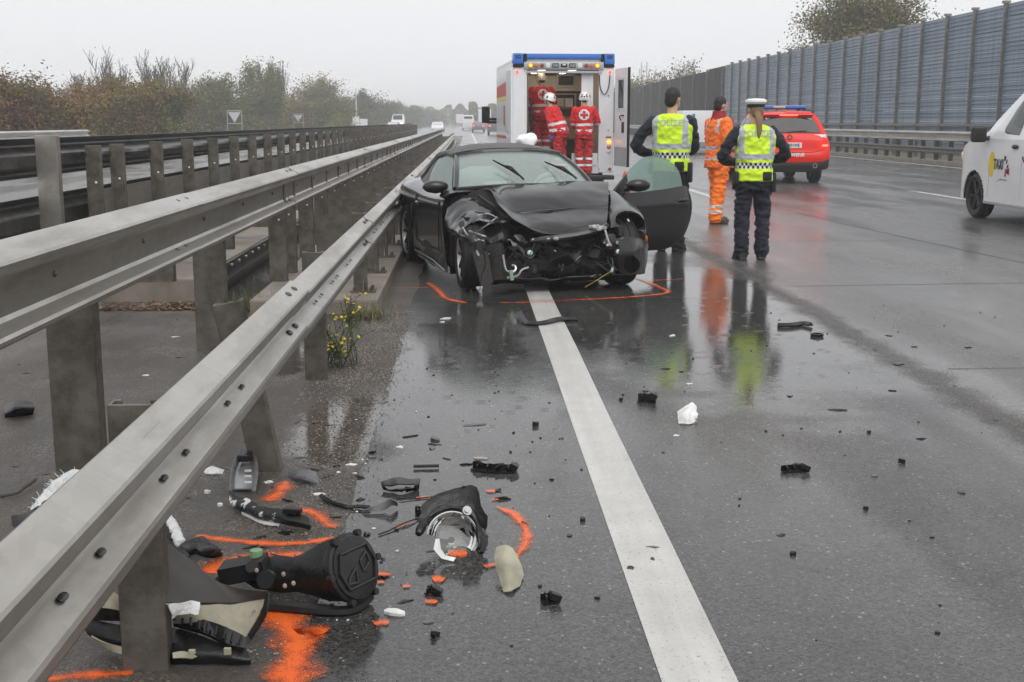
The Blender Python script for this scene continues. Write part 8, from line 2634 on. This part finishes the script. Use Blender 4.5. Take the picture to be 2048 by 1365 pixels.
mat('grass_blade', (.10, .13, .035), .6, var=.3, vs=30)
mat('grass_dry', (.26, .21, .10), .7, var=.3, vs=30)
mat('weed_green', (.06, .085, .03), .6, var=.3, vs=30)
mat('petal', (.80, .58, .02), .5)
def blade(b, p, d, L_, w_, mi, droop=.5):
    sd = d.cross(Vector((0, 0, 1))).normalized()
    rgs = []
    for i in range(5):
        t = i / 4
        c = p + d * L_ * t + Vector((d.x, d.y, 0)) * L_ * .3 * t * t - Vector((0, 0, 1)) * L_ * droop * t * t
        rgs.append([c - sd * w_ * (1 - t * .9), c + sd * w_ * (1 - t * .9)])
    b.loft(rgs, False, mi=mi)
def tuft(label, c, n, h, spread, seed, dry=.3):
    rg = random.Random(seed)
    t = thing('grass_tuft', label, 'grass', (*c, 0))
    b = MB()
    for _ in range(n):
        a = rg.uniform(0, 6.28)
        p = Vector((rg.gauss(0, spread), rg.gauss(0, spread * .7), 0))
        d = Vector((math.cos(a) * rg.uniform(.1, .8), math.sin(a) * rg.uniform(.1, .8), 1)).normalized()
        blade(b, p, d, h * rg.uniform(.5, 1.1), .003, 1 if rg.random() < dry else 0, rg.uniform(.1, .6))
    b.build('blades', ['grass_blade', 'grass_dry'], t, fix=False)
tuft('green grass tuft growing at the water channel between the kerb slabs', (-1.657, 9.701), 420, .24, .10, 1, .25)
tuft('dry grass tuft at the front corner of the kerb slab beside the wreck', (-0.775, 9.219), 200, .24, .09, 2, .6)
tuft('small low weed in the leaf litter before the left kerb slab', (-2.417, 9.998), 40, .08, .03, 3, .1)
tuft('low green tuft at the foot of the kerb slab', (-0.91, 9.224), 120, .10, .07, 4, .1)
def ragwort(label, c, n, h, seed, spread):
    rg = random.Random(seed)
    t = thing('flowering_weed', label, 'plant', (*c, 0))
    bs, bl, bf = MB(), MB(), MB()
    for _ in range(n):
        a = rg.uniform(0, 6.28)
        p = Vector((rg.gauss(0, spread * .4), rg.gauss(0, spread * .4), 0))
        d = Vector((math.cos(a) * rg.uniform(.1, .7), math.sin(a) * rg.uniform(.1, .7), 1)).normalized()
        H_ = h * rg.uniform(.5, 1.05)
        P = crom([p, p + d * H_ * .5 + Vector((rg.gauss(0, .02), rg.gauss(0, .02), 0)), p + d * H_], 4)
        bs.tube(P, .0022, 4)
        tips = [P[-1]]
        for q in P[2:]:
            for _k in range(3):
                a2 = rg.uniform(0, 6.28)
                dd = Vector((math.cos(a2), math.sin(a2), rg.uniform(.1, .9))).normalized()
                blade(bl, q, dd, rg.uniform(.03, .07), .004, 0, .3)
            if rg.random() < .5:
                e = q + Vector((rg.gauss(0, .04), rg.gauss(0, .04), .05))
                bs.tube([q, e], .0015, 4)
                tips.append(e)
        for e in tips:
            if rg.random() < .38:
                for _k in range(rg.choice((1, 1, 2))):
                    f_ = e + Vector((rg.gauss(0, .012), rg.gauss(0, .012), rg.gauss(0, .008)))
                    up = Vector((rg.gauss(0, .4), rg.gauss(0, .4) - .3, 1)).normalized()
                    e1_ = up.cross(Vector((1, 0, 0))).normalized(); e2_ = up.cross(e1_)
                    for j in range(7):
                        a3 = j * .8976
                        dd = e1_ * math.cos(a3) + e2_ * math.sin(a3)
                        sd_ = up.cross(dd) * .0035
                        bf.add([f_, f_ + dd * .008 + sd_, f_ + dd * .014, f_ + dd * .008 - sd_], [(0, 1, 2, 3)])
    bs.build('stems', 'weed_green', t, fix=False)
    bl.build('leaves', 'weed_green', t, fix=False)
    bf.build('flowers', 'petal', t, fix=False)['kind'] = 'stuff'
ragwort('yellow flowering weed growing behind the third rail post', (-0.823, 7.391), 30, .32, 3, .15)
ragwort('small yellow flowering weed at the kerb slab front', (-0.877, 8.877), 10, .22, 4, .07)

haze()
